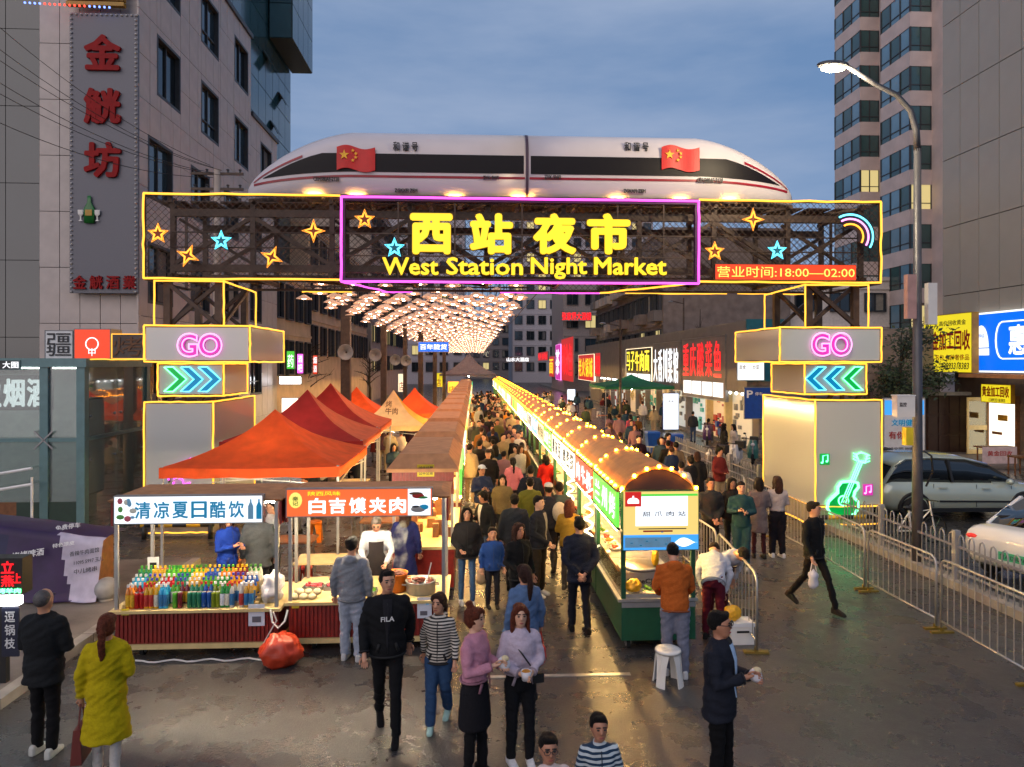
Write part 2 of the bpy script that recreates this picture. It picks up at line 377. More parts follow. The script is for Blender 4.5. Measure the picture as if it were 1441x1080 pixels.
def window(parent, mw, x0, y0, x1, y1, pane, fr, nx=2, ny=1, dep=.12, casing=.09, transom=None):
    w, h = round(x1-x0, 3), round(y1-y0, 3); k = (w, h, fr.name, nx, ny, dep, casing, transom)
    if k not in WINC:
        b = MB(); c = casing
        b.box((-c,-c,-dep),(w+c,0,.06)).box((-c,h,-dep),(w+c,h+c,.06)).box((-c,0,-dep),(0,h,.06)).box((w,0,-dep),(w+c,h,.06))
        for i in range(1, nx): b.box((w*i/nx-.025,0,-dep),(w*i/nx+.025,h,-dep+.07))
        for j in range(1, ny): b.box((0,h*j/ny-.025,-dep),(w,h*j/ny+.025,-dep+.065))
        if transom: b.box((0,h*transom-.025,-dep),(w,h*transom+.025,-dep+.065))
        WINC[k] = (b.mesh('window', [fr]), MB().box((0,0,-dep-.02),(w,h,-dep+.01)).mesh('pane', [M('window_dark')]))
    f = put('window', WINC[k][0], parent, mw @ Matrix.Translation((x0, y0, 0)))
    p = put('pane', WINC[k][1], f); p.material_slots[0].link = 'OBJECT'; p.material_slots[0].material = pane
    if random.random() < .35 and w > .9 and 'lit' not in pane.name: a_ = random.choice([0, w*.55]); MB().box((a_+.03,.05,-dep+.012),(a_+w*.38,h-.05,-dep+.02)).build('curtain', random.choice([M('curtain_a'), M('curtain_b')]), f)
    return f

# --- left: pink stone building with a tall vertical sign
mat('pink_stone', '#b8aca4', .5, 0, .10, 2.0, .05, 30); mat('joint_dark', '#3f3838', .8); mat('sign_panel_grey', '#66666c', .5, .3, .15, 40, .2, 200)
XL = -10.5; YB = 22.8
bld = thing('stone_clad_building', 'pink stone clad building with square windows and a tall vertical sign', 'building', (XL, YB, 0))
T0 = Matrix.Translation((-XL, -YB, 0))
b = MB().box((XL-14, YB+.3, 0), (XL-.3, 34.0, 19.3)).box((XL-14, 34.0, 0), (XL-.3, 38.4, 15.7)); o = b.build('wall', M('joint_dark'), bld, mw=T0)
rows = [(2.6, 4.4), (6.05, 7.85), (9.5, 11.3), (13.0, 14.85), (16.5, 18.35)]
mwE = T0 @ frame((XL-.3+.24, YB, 0), EAST)
wins = []
for r, (a, c) in enumerate(rows):
    for k in range(4):
        u = (1.4 if r >= 3 else .75) + k*(3.8 if r >= 3 else 3.45)
        if u + 1.8 > 15.4 or (r == 4 and u + 1.8 > 11): continue
        wins.append((u, a, u+1.72, c))
panels(bld, mwE, 0, 0, 11.2, 19.3, .82, 1.4, M('pink_stone'), [(a-.09, b_-.09, c+.09, d+.09) for a, b_, c, d in wins], jitter=.008)
panels(bld, mwE, 11.2, 0, 15.6, 15.7, .82, 1.4, M('pink_stone'), [(a-.09, b_-.09, c+.09, d+.09) for a, b_, c, d in wins], jitter=.008)
for i, w in enumerate(wins): window(bld, mwE, *w, M('window_blue' if i % 3 else 'window_dark'), M('frame_dark'), 2, 1, transom=.3 if i % 2 else None)
MB().box((XL-.32, YB+.1, 19.3), (XL+.08, 34.1, 19.5)).box((XL-.32, 34.1, 15.7), (XL+.08, 38.5, 15.9)).build('parapet', M('frame_dark'), bld, mw=T0)
mwF = T0 @ frame((XL-14, YB+.24, 0), FRONT)
gx0, gx1 = at(0, 200, YB).x - (XL-14) - 1.0, at(50, 200, YB).x - (XL-14)
panels(bld, mwF, 0, 0, gx0, 19.3, 1.0, 1.7, M('pink_stone')); panels(bld, mwF, gx1, 0, 14-.02, 19.3, .62, 1.7, M('pink_stone'), jitter=.008)
mat('strip_glass', '#1e2b2d', .1, 0, .3, .8, spec=.9)
panels(bld, mwF, gx0, 0, gx1, 19.3, 1.2, 2.4, M('strip_glass'), t=.03, name='pane')
tag(MB().box((XL-14, YB-.02, 19.3), (XL-.3, YB+.5, 19.6)).build('parapet', M('frame_dark'), bld, mw=T0), None)
# the vertical sign
a, c = at(98, 18, YB-.1), at(194, 413, YB-.1)
sw, sh = c.x-a.x, a.z-c.z
vs = thing('vertical_shop_sign', 'tall grey vertical sign with three red characters on the pink building', 'sign'); vs.matrix_local = frame((a.x, YB-.1, c.z), FRONT)
MB().box((0,0,-.1),(sw,sh,.0)).build('board', M('sign_panel_grey'), vs)
mat('stud', '#b9b4ae', .4); b = MB()
for i in range(60):
    for x in (.06, sw-.06): b.ball((x, sh*i/59.0*.99+.04, .02), .035, 6, 4)
for i in range(14): b.ball((sw*i/13.0*.96+.05, sh-.05, .02), .035, 6, 4)
b.build('bulb_string', M('stud'), vs)['kind'] = 'stuff'
mat('char_red', '#8a0c0e', .6, spec=.2)
for ch, yy in (('金', 52), ('觥', 127), ('坊', 202)):
    zt, zb = at(145, yy, YB).z - c.z, at(145, yy+50, YB).z - c.z
    text(vs, 'character', ch, .46, zb, 1.12, zt-zb, M('char_red'), z=.01, bold=.055, ext=.08)
for i, ch in enumerate('金觥酒業'):
    text(vs, 'character', ch, .12+i*.5, .12, .40, .42, M('char_red'), z=.01, bold=.04, ext=.05)
mat('bottle_green', '#1f6b2a', .3); mat('bottle_label', '#b58a2c', .5)
bz = at(125, 300, YB).z - c.z; bb = MB(); bb.lathe([(.0,-.35),(.16,-.35),(.17,.1),(.06,.3),(.055,.5),(0,.5)], 10)
for i, v in enumerate(bb.v): bb.v[i] = (v[0]+.62, v[2]+bz, v[1]*.2+.06)
bb.build('bottle_relief', M('bottle_green'), vs, smooth=True)
MB().box((.52, bz-.12, .08), (.72, bz+.06, .11)).build('bottle_label', M('bottle_label'), vs)
for x in (.36, .86): MB().lathe([(0,0),(.07,0),(.02,.04),(.02,.14),(.08,.2),(.09,.34),(0,.34)], 8).build('goblet_relief', M('plastic_white'), vs, mw=Matrix.Translation((x, bz-.28, .06)) @ Matrix.Rotation(-pi/2, 4, 'X') @ Matrix.Scale(.25, 4, (0,1,0)))
# yellow slatted box with lights above the vertical sign
a2 = at(98, 16, YB); b = MB()
for i in range(6): b.box((a2.x, YB-.22, a2.z+.1+i*.17), (XL-.35, YB-.05, a2.z+.22+i*.17))
mat('ochre', '#a57a1e', .5); ob = b.build('slatted_sign_box', M('ochre')); tag(ob, 'ochre slatted box above the tall vertical sign', 'sign')
emi('led_red', (1,.05,.03), 3); emi('led_blue', (.15,.25,1), 3)
ls = thing('led_strip', 'thin string of red and blue leds at the top left corner', 'lights'); 
for i in range(18):
    p = at(35+i*7, 4+i*.4, YB-.35); MB().ball(p, .035, 6, 4).build('led', M('led_red') if 3 < i < 13 else M('led_blue'), ls)

# --- left: teal curtain wall tower behind
mat('teal_glass', '#33555a', .12, 0, .25, .5, spec=.9); mat('teal_frame', '#1f3234', .5)
tw = thing('teal_glass_tower', 'tall teal curtain wall tower rising behind the pink building', 'building', (-12.2, 34, 0))
T1 = Matrix.Translation((12.2, -34, 0))
MB().box((-26, 34, 0), (-12.35, 48.2, 44)).build('wall', M('teal_frame'), tw, mw=T1)
mw = T1 @ frame((-12.35, 34, 0), EAST); panels(tw, mw, 0, 12, 14.2, 44, 1.42, 2.0, M('teal_glass'), gap=.05, t=.06, name='pane')
MB().box((-12.2, 43, 23.4), (-10.9, 48.2, 44)).build('overhang', M('teal_frame'), tw, mw=T1)
mw = T1 @ frame((-10.9, 43, 0), EAST); panels(tw, mw, 0, 23.4, 5.2, 44, 1.3, 2.0, M('teal_glass'), gap=.05, t=.06, name='pane')
mw = T1 @ frame((-12.2, 43, 0), FRONT); panels(tw, mw, 0, 23.4, 1.3, 44, 1.3, 2.0, M('teal_glass'), gap=.05, t=.06, name='pane')
mw = T1 @ frame((-12.35, 34, 0), EAST)
for u, z in ((6.5,16.3),(9.4,18.6),(11.2,21.0),(8.0,22.2)):
    MB().bar((u,z,.1),(u+1.1,z,.1),.05,.05).bar((u,z,.1),(u,z-.8,.55),.04,.04).add([(u,z,.12),(u+1.1,z,.12),(u+1.1,z-.8,.6),(u,z-.8,.6)],[(0,1,2,3)]).build('tilted_window', M('teal_frame'), tw, mw=mw)

# --- left: beige block further down the street
mat('beige_wall', '#c4a88a', .75, 0, .15, 1.0, .1, 20); mat('beige_wall_b', '#a8988a', .75, 0, .15, 1.0, .1, 20)
def block(name, label, o, xd, w, h, depth, wm, cols, rws, ww, wh, z0, fl, pane=('window_dark','window_blue'), lit=0, bands=True, side=None, fr='frame_dark'):
    t = thing(name, label, 'building'); t.matrix_local = frame(o, xd)
    MB().box((0,0,-depth),(w,h,0)).build('wall', wm, t)
    I = Matrix.Identity(4); px = w/cols
    for r in range(rws):
        for c_ in range(cols):
            x = px*(c_+.5)-ww/2; y = z0+r*fl
            pm = M('window_lit') if random.random() < lit else M(random.choice(pane))
            window(t, Matrix.Translation((0,0,.14)), x, y, x+ww, y+wh, pm, M(fr), 2, 1, .10, .07)
        if bands: MB().box((-.04, z0+r*fl+wh+.35, 0), (w+.04, z0+r*fl+wh+.5, .09)).build('ledge', wm, t)
    MB().box((-.06,h,-depth-.06),(w+.06,h+.3,.1)).build('parapet', wm, t)
    return t
block('beige_block', 'beige office block with pilasters along the left of the market', (-11.2, 48.5, 0), EAST, 26, 13.5, 12, M('beige_wall'), 9, 3, 1.5, 2.0, 4.6, 3.1)
block('beige_block', 'low beige block just past the pink building on the left', (-10.9, 38.8, 0), EAST, 9.0, 9.5, 12, M('beige_wall'), 4, 2, 1.2, 1.9, 3.4, 3.2)
block('grey_block', 'grey flats far down the left side of the market', (-11.0, 76, 0), EAST, 40, 22, 14, M('beige_wall_b'), 12, 6, 1.6, 1.7, 3.2, 3.2, lit=.1)

# --- right: residential tower with stacked bay windows
mat('tower_wall', '#cbb8b0', .75, 0, .1, 1.0, .08, 20); mat('tower_wall_dark', '#5f5650', .8, 0, .15)
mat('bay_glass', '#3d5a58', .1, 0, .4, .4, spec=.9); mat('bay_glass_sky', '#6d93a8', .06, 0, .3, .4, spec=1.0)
rt = thing('residential_tower', 'tall residential tower with two columns of bay windows at the right', 'building', (34.7, 51, 0)); T2 = Matrix.Translation((-34.7,-51,0))
MB().box((34.7, 51, 0), (50, 66.5, 52)).build('wall', M('tower_wall'), rt, mw=T2)
bayc = {}
for bi, (y0, y1) in enumerate(((52.3, 56.2), (59.3, 63.6))):
    for fl in range(14):
        z = 2.6 + fl*3.0
        me = bayc.get(('sp', bi)) 
        if me is None:
            me = MB().prism([(0,0),(1.7,0),(1.7,1.15),(0,1.15)], 0, y1-y0).mesh('spandrel', [M('tower_wall')]); bayc[('sp', bi)] = me
        put('spandrel', me, rt, T2 @ Matrix.Translation((33.0, y0, z)))
        MB().box((33.08,y0+.08,z+1.15),(34.7,y1-.06,z+3.0)).build('bay_core', M('tower_wall_dark'), rt, mw=T2) if fl == -1 else None
        # camera-facing panes (2) and street-facing panes (3)
        litf = (bi == 1 and fl == 5) or (bi == 0 and fl in (1, 4)); hh = 1.85
        for k in range(2):
            key = ('f', bi)
            if key not in bayc: bayc[key] = MB().box((.04,0,0),(.81,hh,.05)).mesh('pane', [M('bay_glass')])
            p = put('pane', bayc[key], rt, T2 @ frame((33.02+k*.84, y0+.1, z+1.15), FRONT)); p.material_slots[0].link = 'OBJECT'
            p.material_slots[0].material = M('window_lit') if litf else M('bay_glass')
        n = 3; dw = (y1-y0)/n
        for k in range(n):
            key = ('s', bi)
            if key not in bayc: bayc[key] = MB().box((.05,0,0),(dw-.05,hh,.05)).mesh('pane', [M('bay_glass')])
            p = put('pane', bayc[key], rt, T2 @ frame((33.1, y1-k*dw, z+1.15), WEST)); p.material_slots[0].link = 'OBJECT'
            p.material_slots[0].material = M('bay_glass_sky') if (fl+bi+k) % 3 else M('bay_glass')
        key = ('fr', bi)
        if key not in bayc:
            b = MB()
            for x in (0, .84, 1.66): b.box((x-.03,.0,0),(x+.05,.09,hh))
            b.box((0,.01,.42),(1.7,.085,.48))
            for k in range(4): b.box((-.02, dw*k-.04, 0), (.09, dw*k+.04, hh))
            b.box((.0,0,.42),(.085,y1-y0,.48)); b.box((.12,.14,0),(1.7,y1-y0-.05,hh))
            bayc[key] = b.mesh('bay_frame', [M('frame_dark')])
        put('bay_frame', bayc[key], rt, T2 @ Matrix.Translation((33.0, y0, z+1.15)))
for fl in range(11):
    z = 3.6+fl*3.0; p = T2 @ frame((35.1, 51.0, z), FRONT)
    put('window_slit', MB().box((.35,0,-.05),(.95,1.4,.03)).mesh('w', [M('window_dark')]), rt, p)
    acb = MB().box((0,0,0),(.8,.34,.6)); acb.lathe([(.0,0),(.24,0),(.24,.03),(0,.03)], 12)
    if fl % 2 == 0 or fl > 7:
        ac = thing('air_conditioner', 'white air conditioner box on the bay tower wall, number %s from the bottom' % ['one','two','three','four','five','six','seven','eight','nine','ten','eleven'][fl], 'air conditioner', (34.75, 50.5, z-.9), group='air conditioners on the tower')
        MB().box((0,0,0),(.8,.34,.6)).build('case', M('plastic_white'), ac)
        MB().lathe([(.2,0),(.24,0),(.24,.03),(.2,.03)], 14).lathe([(0,.0),(.05,.0),(.05,.03),(0,.03)], 8).build('fan_grille', M('grey_plastic'), ac, mw=Matrix.Translation((.32,-.001,.3)) @ Matrix.Rotation(pi/2, 4, 'X'))
        MB().box((.05,-.02,-.05),(.12,.5,0)).box((.68,-.02,-.05),(.75,.5,0)).build('bracket', M('steel_dark'), ac)

# --- right: big building clad in large grey panels
mat('grey_panel', '#a09a8e', .24, 0, .06, .6, spec=.6)
XR = 21.6
gb = thing('grey_panel_building', 'big building clad in large smooth grey panels at the right edge', 'building', (XR, 32, 0)); T3 = Matrix.Translation((-XR,-32,0))
MB().box((XR+.1, 14, 4.0), (XR+16, 31.8, 32)).build('wall', M('joint_dark'), gb, mw=T3)
panels(gb, T3 @ frame((XR+.1, 31.8, 0), WEST), 0, 4.0, 17.8, 32, 1.15, 3.0, M('grey_panel'), gap=.035, t=.08, jitter=.004)
panels(gb, T3 @ frame((XR+.1, 14, 0), FRONT), 0, 4.0, 16, 32, 1.15, 3.0, M('grey_panel'), gap=.035, t=.08)
mat('shop_wall', '#5d5048', .7, 0, .2, 3)
MB().box((XR+.6, 14, 0), (XR+16, 31.8, 3.998)).build('shop_front', M('shop_wall'), gb, mw=T3)
# its shop signs
p0, p1 = onX(1370, 442, XR-.1), onX(1370, 524, XR-.1)
sign('shop_sign', 'large blue lit shop sign with white logo at the right edge', (XR-.15, p0.y, p1.z), WEST, 9.0, p0.z-p1.z, M('panel_blue'), M('letter_white'),
     [('惠', 2.1, .72, 1.05, 1.2, M('letter_white'), dict(bold=.04)), ('佳', 3.3, .72, 1.05, 1.2, M('letter_white'), dict(bold=.04)), ('超市', 4.6, .72, 2.2, 1.2, M('letter_white'), dict(bold=.04))], depth=.25, rim=.07)
bs = [o for o in S.objects if o.get('label','').startswith('large blue lit')][0]
b = MB(); b.tube([(1.75+.35*cos(a), 1.32+.75*sin(a), .02) for a in [pi/2+pi*i/8 for i in range(9)]] + [(7.4,.57,.02)], .03, 5); b.tube([(1.75, 2.07, .02), (7.4, 2.07, .02)], .03, 5); b.build('lozenge_outline', M('letter_white'), bs)
b = MB(); b.prism([(.35+.85*cos(a)*.5+.2, 1.05+.62*sin(a)*1.5) for a in [pi*i/12 for i in range(13)]], 0, .02); 
for i, v in enumerate(b.v): b.v[i] = (v[0], v[2], v[1]+.006)
b.build('dome_emblem', M('letter_white'), bs); MB().box((.12,.72,.006),(1.0,1.0,.03)).build('emblem_ribbon', M('letter_white'), bs)
text(bs, 'lettering', '便利店', .36, 1.45, .42, .18, M('panel_blue'), z=.03)
q0, q1 = onX(1300, 446, XR-.6), onX(1300, 524, XR-.6); q2 = onX(1368, 440, XR-.6)
wq, hq = q0.y-q2.y, q0.z-q1.z
sign('shop_sign', 'yellow gold-buying sign with red characters and a phone number', (XR-.6, q0.y, q1.z), WEST, wq, hq, M('panel_yellow'), M('ochre'),
     [('黄金加工回收', .1, hq*.38, wq-.2, hq*.34, M('text_red'), dict(bold=.05)), ('名表 名包 各种奢侈品', .15, hq*.21, wq-.3, hq*.1, M('text_red'), {}), ('13893318383', wq*.4, hq*.06, wq*.55, hq*.11, M('text_dark'), dict(shear=.2)), ('鑫汇宝 高价回收黄金', .15, hq*.80, wq-.5, hq*.09, M('text_dark'), {})], depth=.3)
r0, r1 = onX(1382, 540, XR), onX(1382, 566, XR); r2 = onX(1425, 538, XR)
sign('shop_sign', 'small yellow lit sign over the gold shop door', (XR-.05, r0.y, r1.z), WEST, r0.y-r2.y, r0.z-r1.z, M('panel_yellow'), M('ochre'), [('黄金加工回收', .1, .25, r0.y-r2.y-.2, .45, M('text_red'), dict(bold=.05)), ('13893318383', .5, .06, .9, .13, M('text_dark'), {})], depth=.15)
d0 = onX(1392, 645, XR+.5); d1 = onX(1430, 645, XR+.5)
gd = thing('shop_doorway', 'brightly lit gold shop doorway with an open glass door', 'doorway', (XR+.5, d0.y, .1)); 
hD = 2.5; wD = d0.y-d1.y
MB().box((0,-wD,0),(.08,0,hD)).build('lit_interior', M('shop_light'), gd)
MB().box((-.06,-wD-.08,0),(.1,-wD,hD+.08)).box((-.06,0,0),(.1,.08,hD+.08)).box((-.06,-wD,hD),(.1,0,hD+.08)).build('door_frame', M('wood'), gd)
dl = MB().box((-.95,.03,0.02),(-.87,.09,hD-.05)).box((-.08,.03,.02),(0,.09,hD-.05)).box((-.87,.03,hD-.2),(-.08,.09,hD-.05)).box((-.87,.03,1.05),(-.08,.09,1.25)).box((-.87,.03,.02),(-.08,.09,.2)).build('door_leaf', M('counter_top'), gd)
MB().box((-.87,.05,.2),(-.08,.07,hD-.2)).build('pane', glassmat('door_glass', (.85,.8,.55), .1), dl)
MB().box((-.03,-wD*.5,.9),(.0,-.2,1.02)).build('shelf', M('wood'), gd); MB().box((-.03,-wD*.7,1.5),(.0,-wD*.35,1.75)).build('plaque', M('ochre'), gd)
# awning edge over the right shops
tag(MB().box((XR-.9, 20, 3.42), (XR+.09, 29.4, 3.58)).build('shop_canopy', M('roof_brown')), 'flat pinkish canopy under the blue sign', 'canopy')
# dark brown gate and the boards left of it
g0, g1 = gr(1304, 640), gr(1366, 640)
gt = thing('panelled_gate', 'dark brown panelled metal gate with pale top rail', 'gate'); gt.matrix_local = frame((g0.x, g0.y, 0), FRONT); gw = g1.x-g0.x
mat('gate_brown', '#33211c', .5, .2, .2); MB().box((0,0,-.1),(gw,2.6,0)).build('backing', M('gate_brown'), gt); MB().box((-.05,2.6,-.2),(gw+.05,2.75,.08)).build('top_rail', M('kerb'), gt)
for i in range(4):
    for j in range(3): MB().box((gw*i/4+.05, .1+j*.85, 0), (gw*(i+1)/4-.05, .85+j*.85, .04)).build('panel', M('gate_brown'), gt)
h0, h1 = at(1243, 560, 26.0), at(1302, 640, 26.0)
sign('hoarding', 'white and pale blue hoarding board beside the brown gate', (h0.x, 26.0, .1), FRONT, h1.x-h0.x, h0.z-.1, M('white_paint'), M('grey_plastic'), [('文明健康', .3, 1.55, 1.1, .25, M('text_blue'), dict(bold=.03)), ('有你有我', .2, 1.05, 1.25, .3, M('text_red'), dict(bold=.03)), ('讲文明 树新风', .2, .6, 1.2, .16, M('text_grey'), {})], depth=.06, cat='board', boxes=[('blue_band', .05, h0.z-.75, h1.x-h0.x-.05, h0.z-.2, M('panel_sky'))] )

# --- right: shop row
XS = 12.3
mat('shop_grey', '#6f6660', .7, 0, .12, 2, .1, 20); mat('teal_clad', '#0e5a66', .5); mat('brick_end', '#7d6f66', .8, 0, .2, 3)
sr = thing('shop_row', 'two storey row of small lit restaurants along the right side', 'building', (XS, 31.5, 0)); T4 = Matrix.Translation((-XS,-31.5,0))
MB().box((XS+.5, 31.5, 0.1), (XS+9, 78, 5.6)).build('wall', M('shop_grey'), sr, mw=T4)
MB().box((XS-.02, 31.5, 2.7), (XS+.49, 78, 5.95)).build('fascia', M('shop_grey'), sr, mw=T4)
b = MB()
for i in range(19): b.box((XS+.502+(.0), 31.46, .2+i*.28), (XS+7, 31.5, .2+i*.28+.26))
b.build('end_cladding', M('brick_end'), sr, mw=T4)
MB().box((XS-.1, 31.3, 3.2), (XS+1.6, 31.45, 6.0)).build('teal_panel', M('teal_clad'), sr, mw=T4)
random.seed(21)
y = 32.2
while y < 70:      # lit open shop fronts: interior glow wall, pilasters, shelves
    wS = random.uniform(2.2, 3.4)
    MB().box((XS+.46, y, .15), (XS+.5, y+wS, 2.6)).build('lit_interior', emi('shop_int_%d' % (int(y) % 4), [(1,.86,.6),(.85,.95,1),(1,.75,.45),(.8,1,.9)][int(y) % 4], .32), sr, mw=T4)
    b = MB()
    for k in range(14):
        yy = y + random.random()*(wS-.3); zz = .2+random.random()*1.9; b.box((XS+.36, yy, zz), (XS+.455, yy+random.uniform(.1,.5), zz+random.uniform(.1,.5)))
    b.build('shelf_goods', random.choice([M('wood'), M('red_plastic'), M('teal_plastic'), M('grey_plastic'), M('counter_top')]), sr, mw=T4)['kind'] = 'stuff'
    MB().box((XS+.1, y+wS, .1), (XS+.5, y+wS+.25, 2.7)).build('pilaster', M('counter_top' if y < 36 else 'shop_grey'), sr, mw=T4)
    for k in range(3): MB().ball((XS+.2, y+wS*(k+.5)/3, 2.58), .07, 8, 5).build('downlight', M('tube_white'), sr, mw=T4)
    y += wS+.25
def shopsign(lbl, xa, xb, yta, yba, face, txt, tm, low=None, edge='steel', frame_m=None, X=XS-.06, d=.16):
    A, B = onX(xa, yta, X), onX(xb, yta, X); zt = onX(xa, yta, X).z; zb = onX(xa, yba, X).z
    w = A.y-B.y; h = zt-zb
    n = len(txt); tx = []
    for i, ch in enumerate(txt): tx.append((ch, w*.04+i*w*.92/n, h*(.36 if low else .14), w*.92/n*.80, h*(.56 if low else .72), tm, dict(bold=.012, ext=.02)))
    bx = []
    if low:
        for i in range(4): bx.append(('price_panel', w*.04+i*w*.235, h*.06, w*.04+i*w*.235+w*.21, h*.28, M('letter_white')))
    s = sign('shop_sign', lbl, (X, A.y, zb), WEST, w, h, face, frame_m or M(edge), tx, depth=d, boxes=bx, group='signs of the right shop row'); return s
shopsign('dark fascia with large red lit characters above four white panels', 960, 1021, 478, 557, M('shop_grey'), '重庆酸菜鱼', M('letter_red'), True)
shopsign('dark fascia with white lit characters between yellow and red signs', 919, 958, 484, 545, M('shop_grey'), '大香川菜馆', M('letter_white'))
shopsign('yellow lettered noodle sign outlined with pale neon', 881, 917, 492, 538, M('black'), '马子牛肉面', emi('letter_lemon', (1,.8,.05), 1.3), True, frame_m=emi('neon_cream', (1,.8,.5), 2))
shopsign('orange red sign in a yellow neon frame, left of the dark gap', 814, 836, 500, 534, M('panel_red'), '老火锅城', M('letter_yellow'), frame_m=emi('neon_cream', (1,.8,.5), 2))
shopsign('narrow plain red lit sign right beside the framed red one', 838, 845, 497, 530, M('panel_red'), '烧烤', M('letter_red'))
shopsign('tall red sign panel beside the white vertical one', 790, 807, 478, 535, M('panel_red'), '川味鱼', M('letter_red'))
shopsign('white and purple neon framed sign in the distance', 782, 789, 486, 534, M('dim_magenta'), '茶', M('letter_white'), frame_m=M('neon_pink'))
shopsign('distant yellow and red sign of the right row', 773, 780, 502, 530, M('panel_red'), '面', M('letter_yellow'))
shopsign('farthest red lit sign of the right row', 757, 771, 497, 508, M('panel_red'), '牛肉', M('letter_red'))
# standing signs / boards by the shops
pb = at(1047, 545, 31.2); pc = at(1076, 590, 31.2)
sign('parking_sign', 'blue parking information board with a white letter P', (pb.x, 31.2, pc.z), FRONT, pc.x-pb.x+.35, pb.z-pc.z, mat('board_blue', '#123f8f', .5), M('grey_plastic'), [('P', .12, .95, .28, .34, M('white_paint'), dict(bold=.04)), ('停车', .5, 1.05, .34, .16, M('white_paint'), {})], depth=.06)
sign('light_board', 'white lit menu board under the right GO box', (at(1037, 536, 31).x, 31.0, at(1037, 536, 31).z), FRONT, 1.25, .85, M('panel_white'), M('grey_plastic'), [('面食', .1, .5, .3, .2, M('ochre'), {}), ('炒菜', .7, .5, .3, .2, M('ochre'), {})], depth=.08)
k = gr(955, 608); sign('light_board', 'tall white glowing light box standing on the shop pavement', (gr(938,610).x, k.y, .12), FRONT, .95, 2.15, M('panel_white'), M('blue_plastic'), [('菜单', .3, 1.6, .35, .14, M('text_grey'), {})], depth=.12)
k = gr(440, 600)
sign('light_board', 'distant white lit board among the right crowd', (gr(798,580).x, gr(798,580).y, .3), FRONT, .7, 1.6, M('panel_white'), M('blue_plastic'), [], depth=.12)
# --- right: old balcony block and beige flats above the shops
mat('old_block', '#7a6c64', .85, 0, .25, 1.5, .2, 12)
ob = block('balcony_block', 'dark old balcony block above the right shops', (14.5, 84, 0), WEST, 30, 14.2, 10, M('old_block'), 12, 3, 1.7, 1.4, 5.2, 3.0, lit=.03)
random.seed(5)
for r in range(3):
    for c_ in range(12):
        if random.random() < .75: MB().box((c_*2.5+.25, 4.3+r*3.0, 0), (c_*2.5+2.2, 5.15+r*3.0, random.uniform(.5,1.0))).build('balcony', random.choice([M('old_block'), M('beige_wall_b'), M('shop_grey')]), ob)
block('beige_flats', 'beige flats with dark windows behind the right half of the arch', (16.2, 55, 0), FRONT, 34, 10.6, 12, mat('flats_wall', '#dccfc4', .8, 0, .1), 12, 3, 1.6, 1.35, 2.2, 3.0, lit=.14)
# --- far buildings closing the street
block('far_tower', 'pale distant tower block closing the street behind the arch', (8, 150, 0), FRONT, 30, 36, 18, mat('far_wall', '#b0a8aa', .85), 12, 10, 1.5, 1.7, 2.5, 3.3, lit=.16)
block('far_tower', 'wide grey distant block with red rooftop letters', (12.5, 100, 0), FRONT, 26, 16, 15, mat('far_wall_b', '#948884', .85), 10, 4, 1.5, 1.7, 2.5, 3.3, lit=.04)
block('far_tower', 'dim distant slab left of the street end', (-40, 140, 0), FRONT, 38, 34, 18, M('far_wall'), 14, 9, 1.5, 1.7, 2.5, 3.3, lit=.16)
block('far_tower', 'low dark distant block directly at the street end', (-6, 190, 0), FRONT, 18, 16, 14, M('far_wall_b'), 7, 4, 1.5, 1.7, 2.5, 3.3, lit=.12)
p = at(790, 452, 99); sign('rooftop_letters', 'red lit rooftop characters on the distant grey block', (p.x, 99, p.z), FRONT, at(833,452,99).x-p.x, 1.35, M('far_wall_b'), M('steel_dark'), [('张家界大酒楼', .1, .1, at(833,452,99).x-p.x-.2, 1.15, M('letter_red'), dict(bold=.05))], depth=.1)
p = at(852, 451, 83); sign('rooftop_letters', 'second line of red rooftop characters right of the first', (p.x, 83, p.z), FRONT, 3.2, .9, M('far_wall_b'), M('steel_dark'), [('五星', .1, .05, 1.0, .75, M('letter_red'), dict(bold=.05)), ('宾馆', 1.6, .05, 1.5, .75, M('letter_red'), dict(bold=.05))], depth=.1)
p = at(712, 510, 120); sign('rooftop_letters', 'row of tiny white lit characters over the far street end', (p.x, 120, p.z), FRONT, 4.0, .9, M('far_wall_b'), M('steel_dark'), [('山水大酒店', .1, .1, 3.8, .7, M('letter_white'), dict(bold=.05))], depth=.1)
# --- far ground glow signs at left
for i, (px, py, w, h, m, tx) in enumerate(((588, 496, 44, 15, 'panel_blue', '百年陇货'), (560, 552, 10, 26, 'panel_cream', None), (612, 545, 12, 20, 'panel_yellow', None), (630, 553, 16, 16, 'neon_orange', None))):
    Yq = (34, 60, 70, 74)[i]; p = at(px, py, Yq); q = at(px+w, py-h, Yq)
    sign('lit_sign', ['blue street sign with white characters hung below the lamp canopy', 'narrow cream lit sign far down on the left', 'small yellow lit sign beyond the tents', 'small orange lit sign beside the far yellow one'][i], (p.x, Yq, p.z), FRONT, q.x-p.x, q.z-p.z, M(m), M('steel'), [(tx, .1, .12, q.x-p.x-.2, q.z-p.z-.24, M('letter_white'), dict(bold=.03))] if tx else [('店', .1, .1, (q.x-p.x)*.6, (q.z-p.z)*.5, M('text_red'), {})], depth=.1)

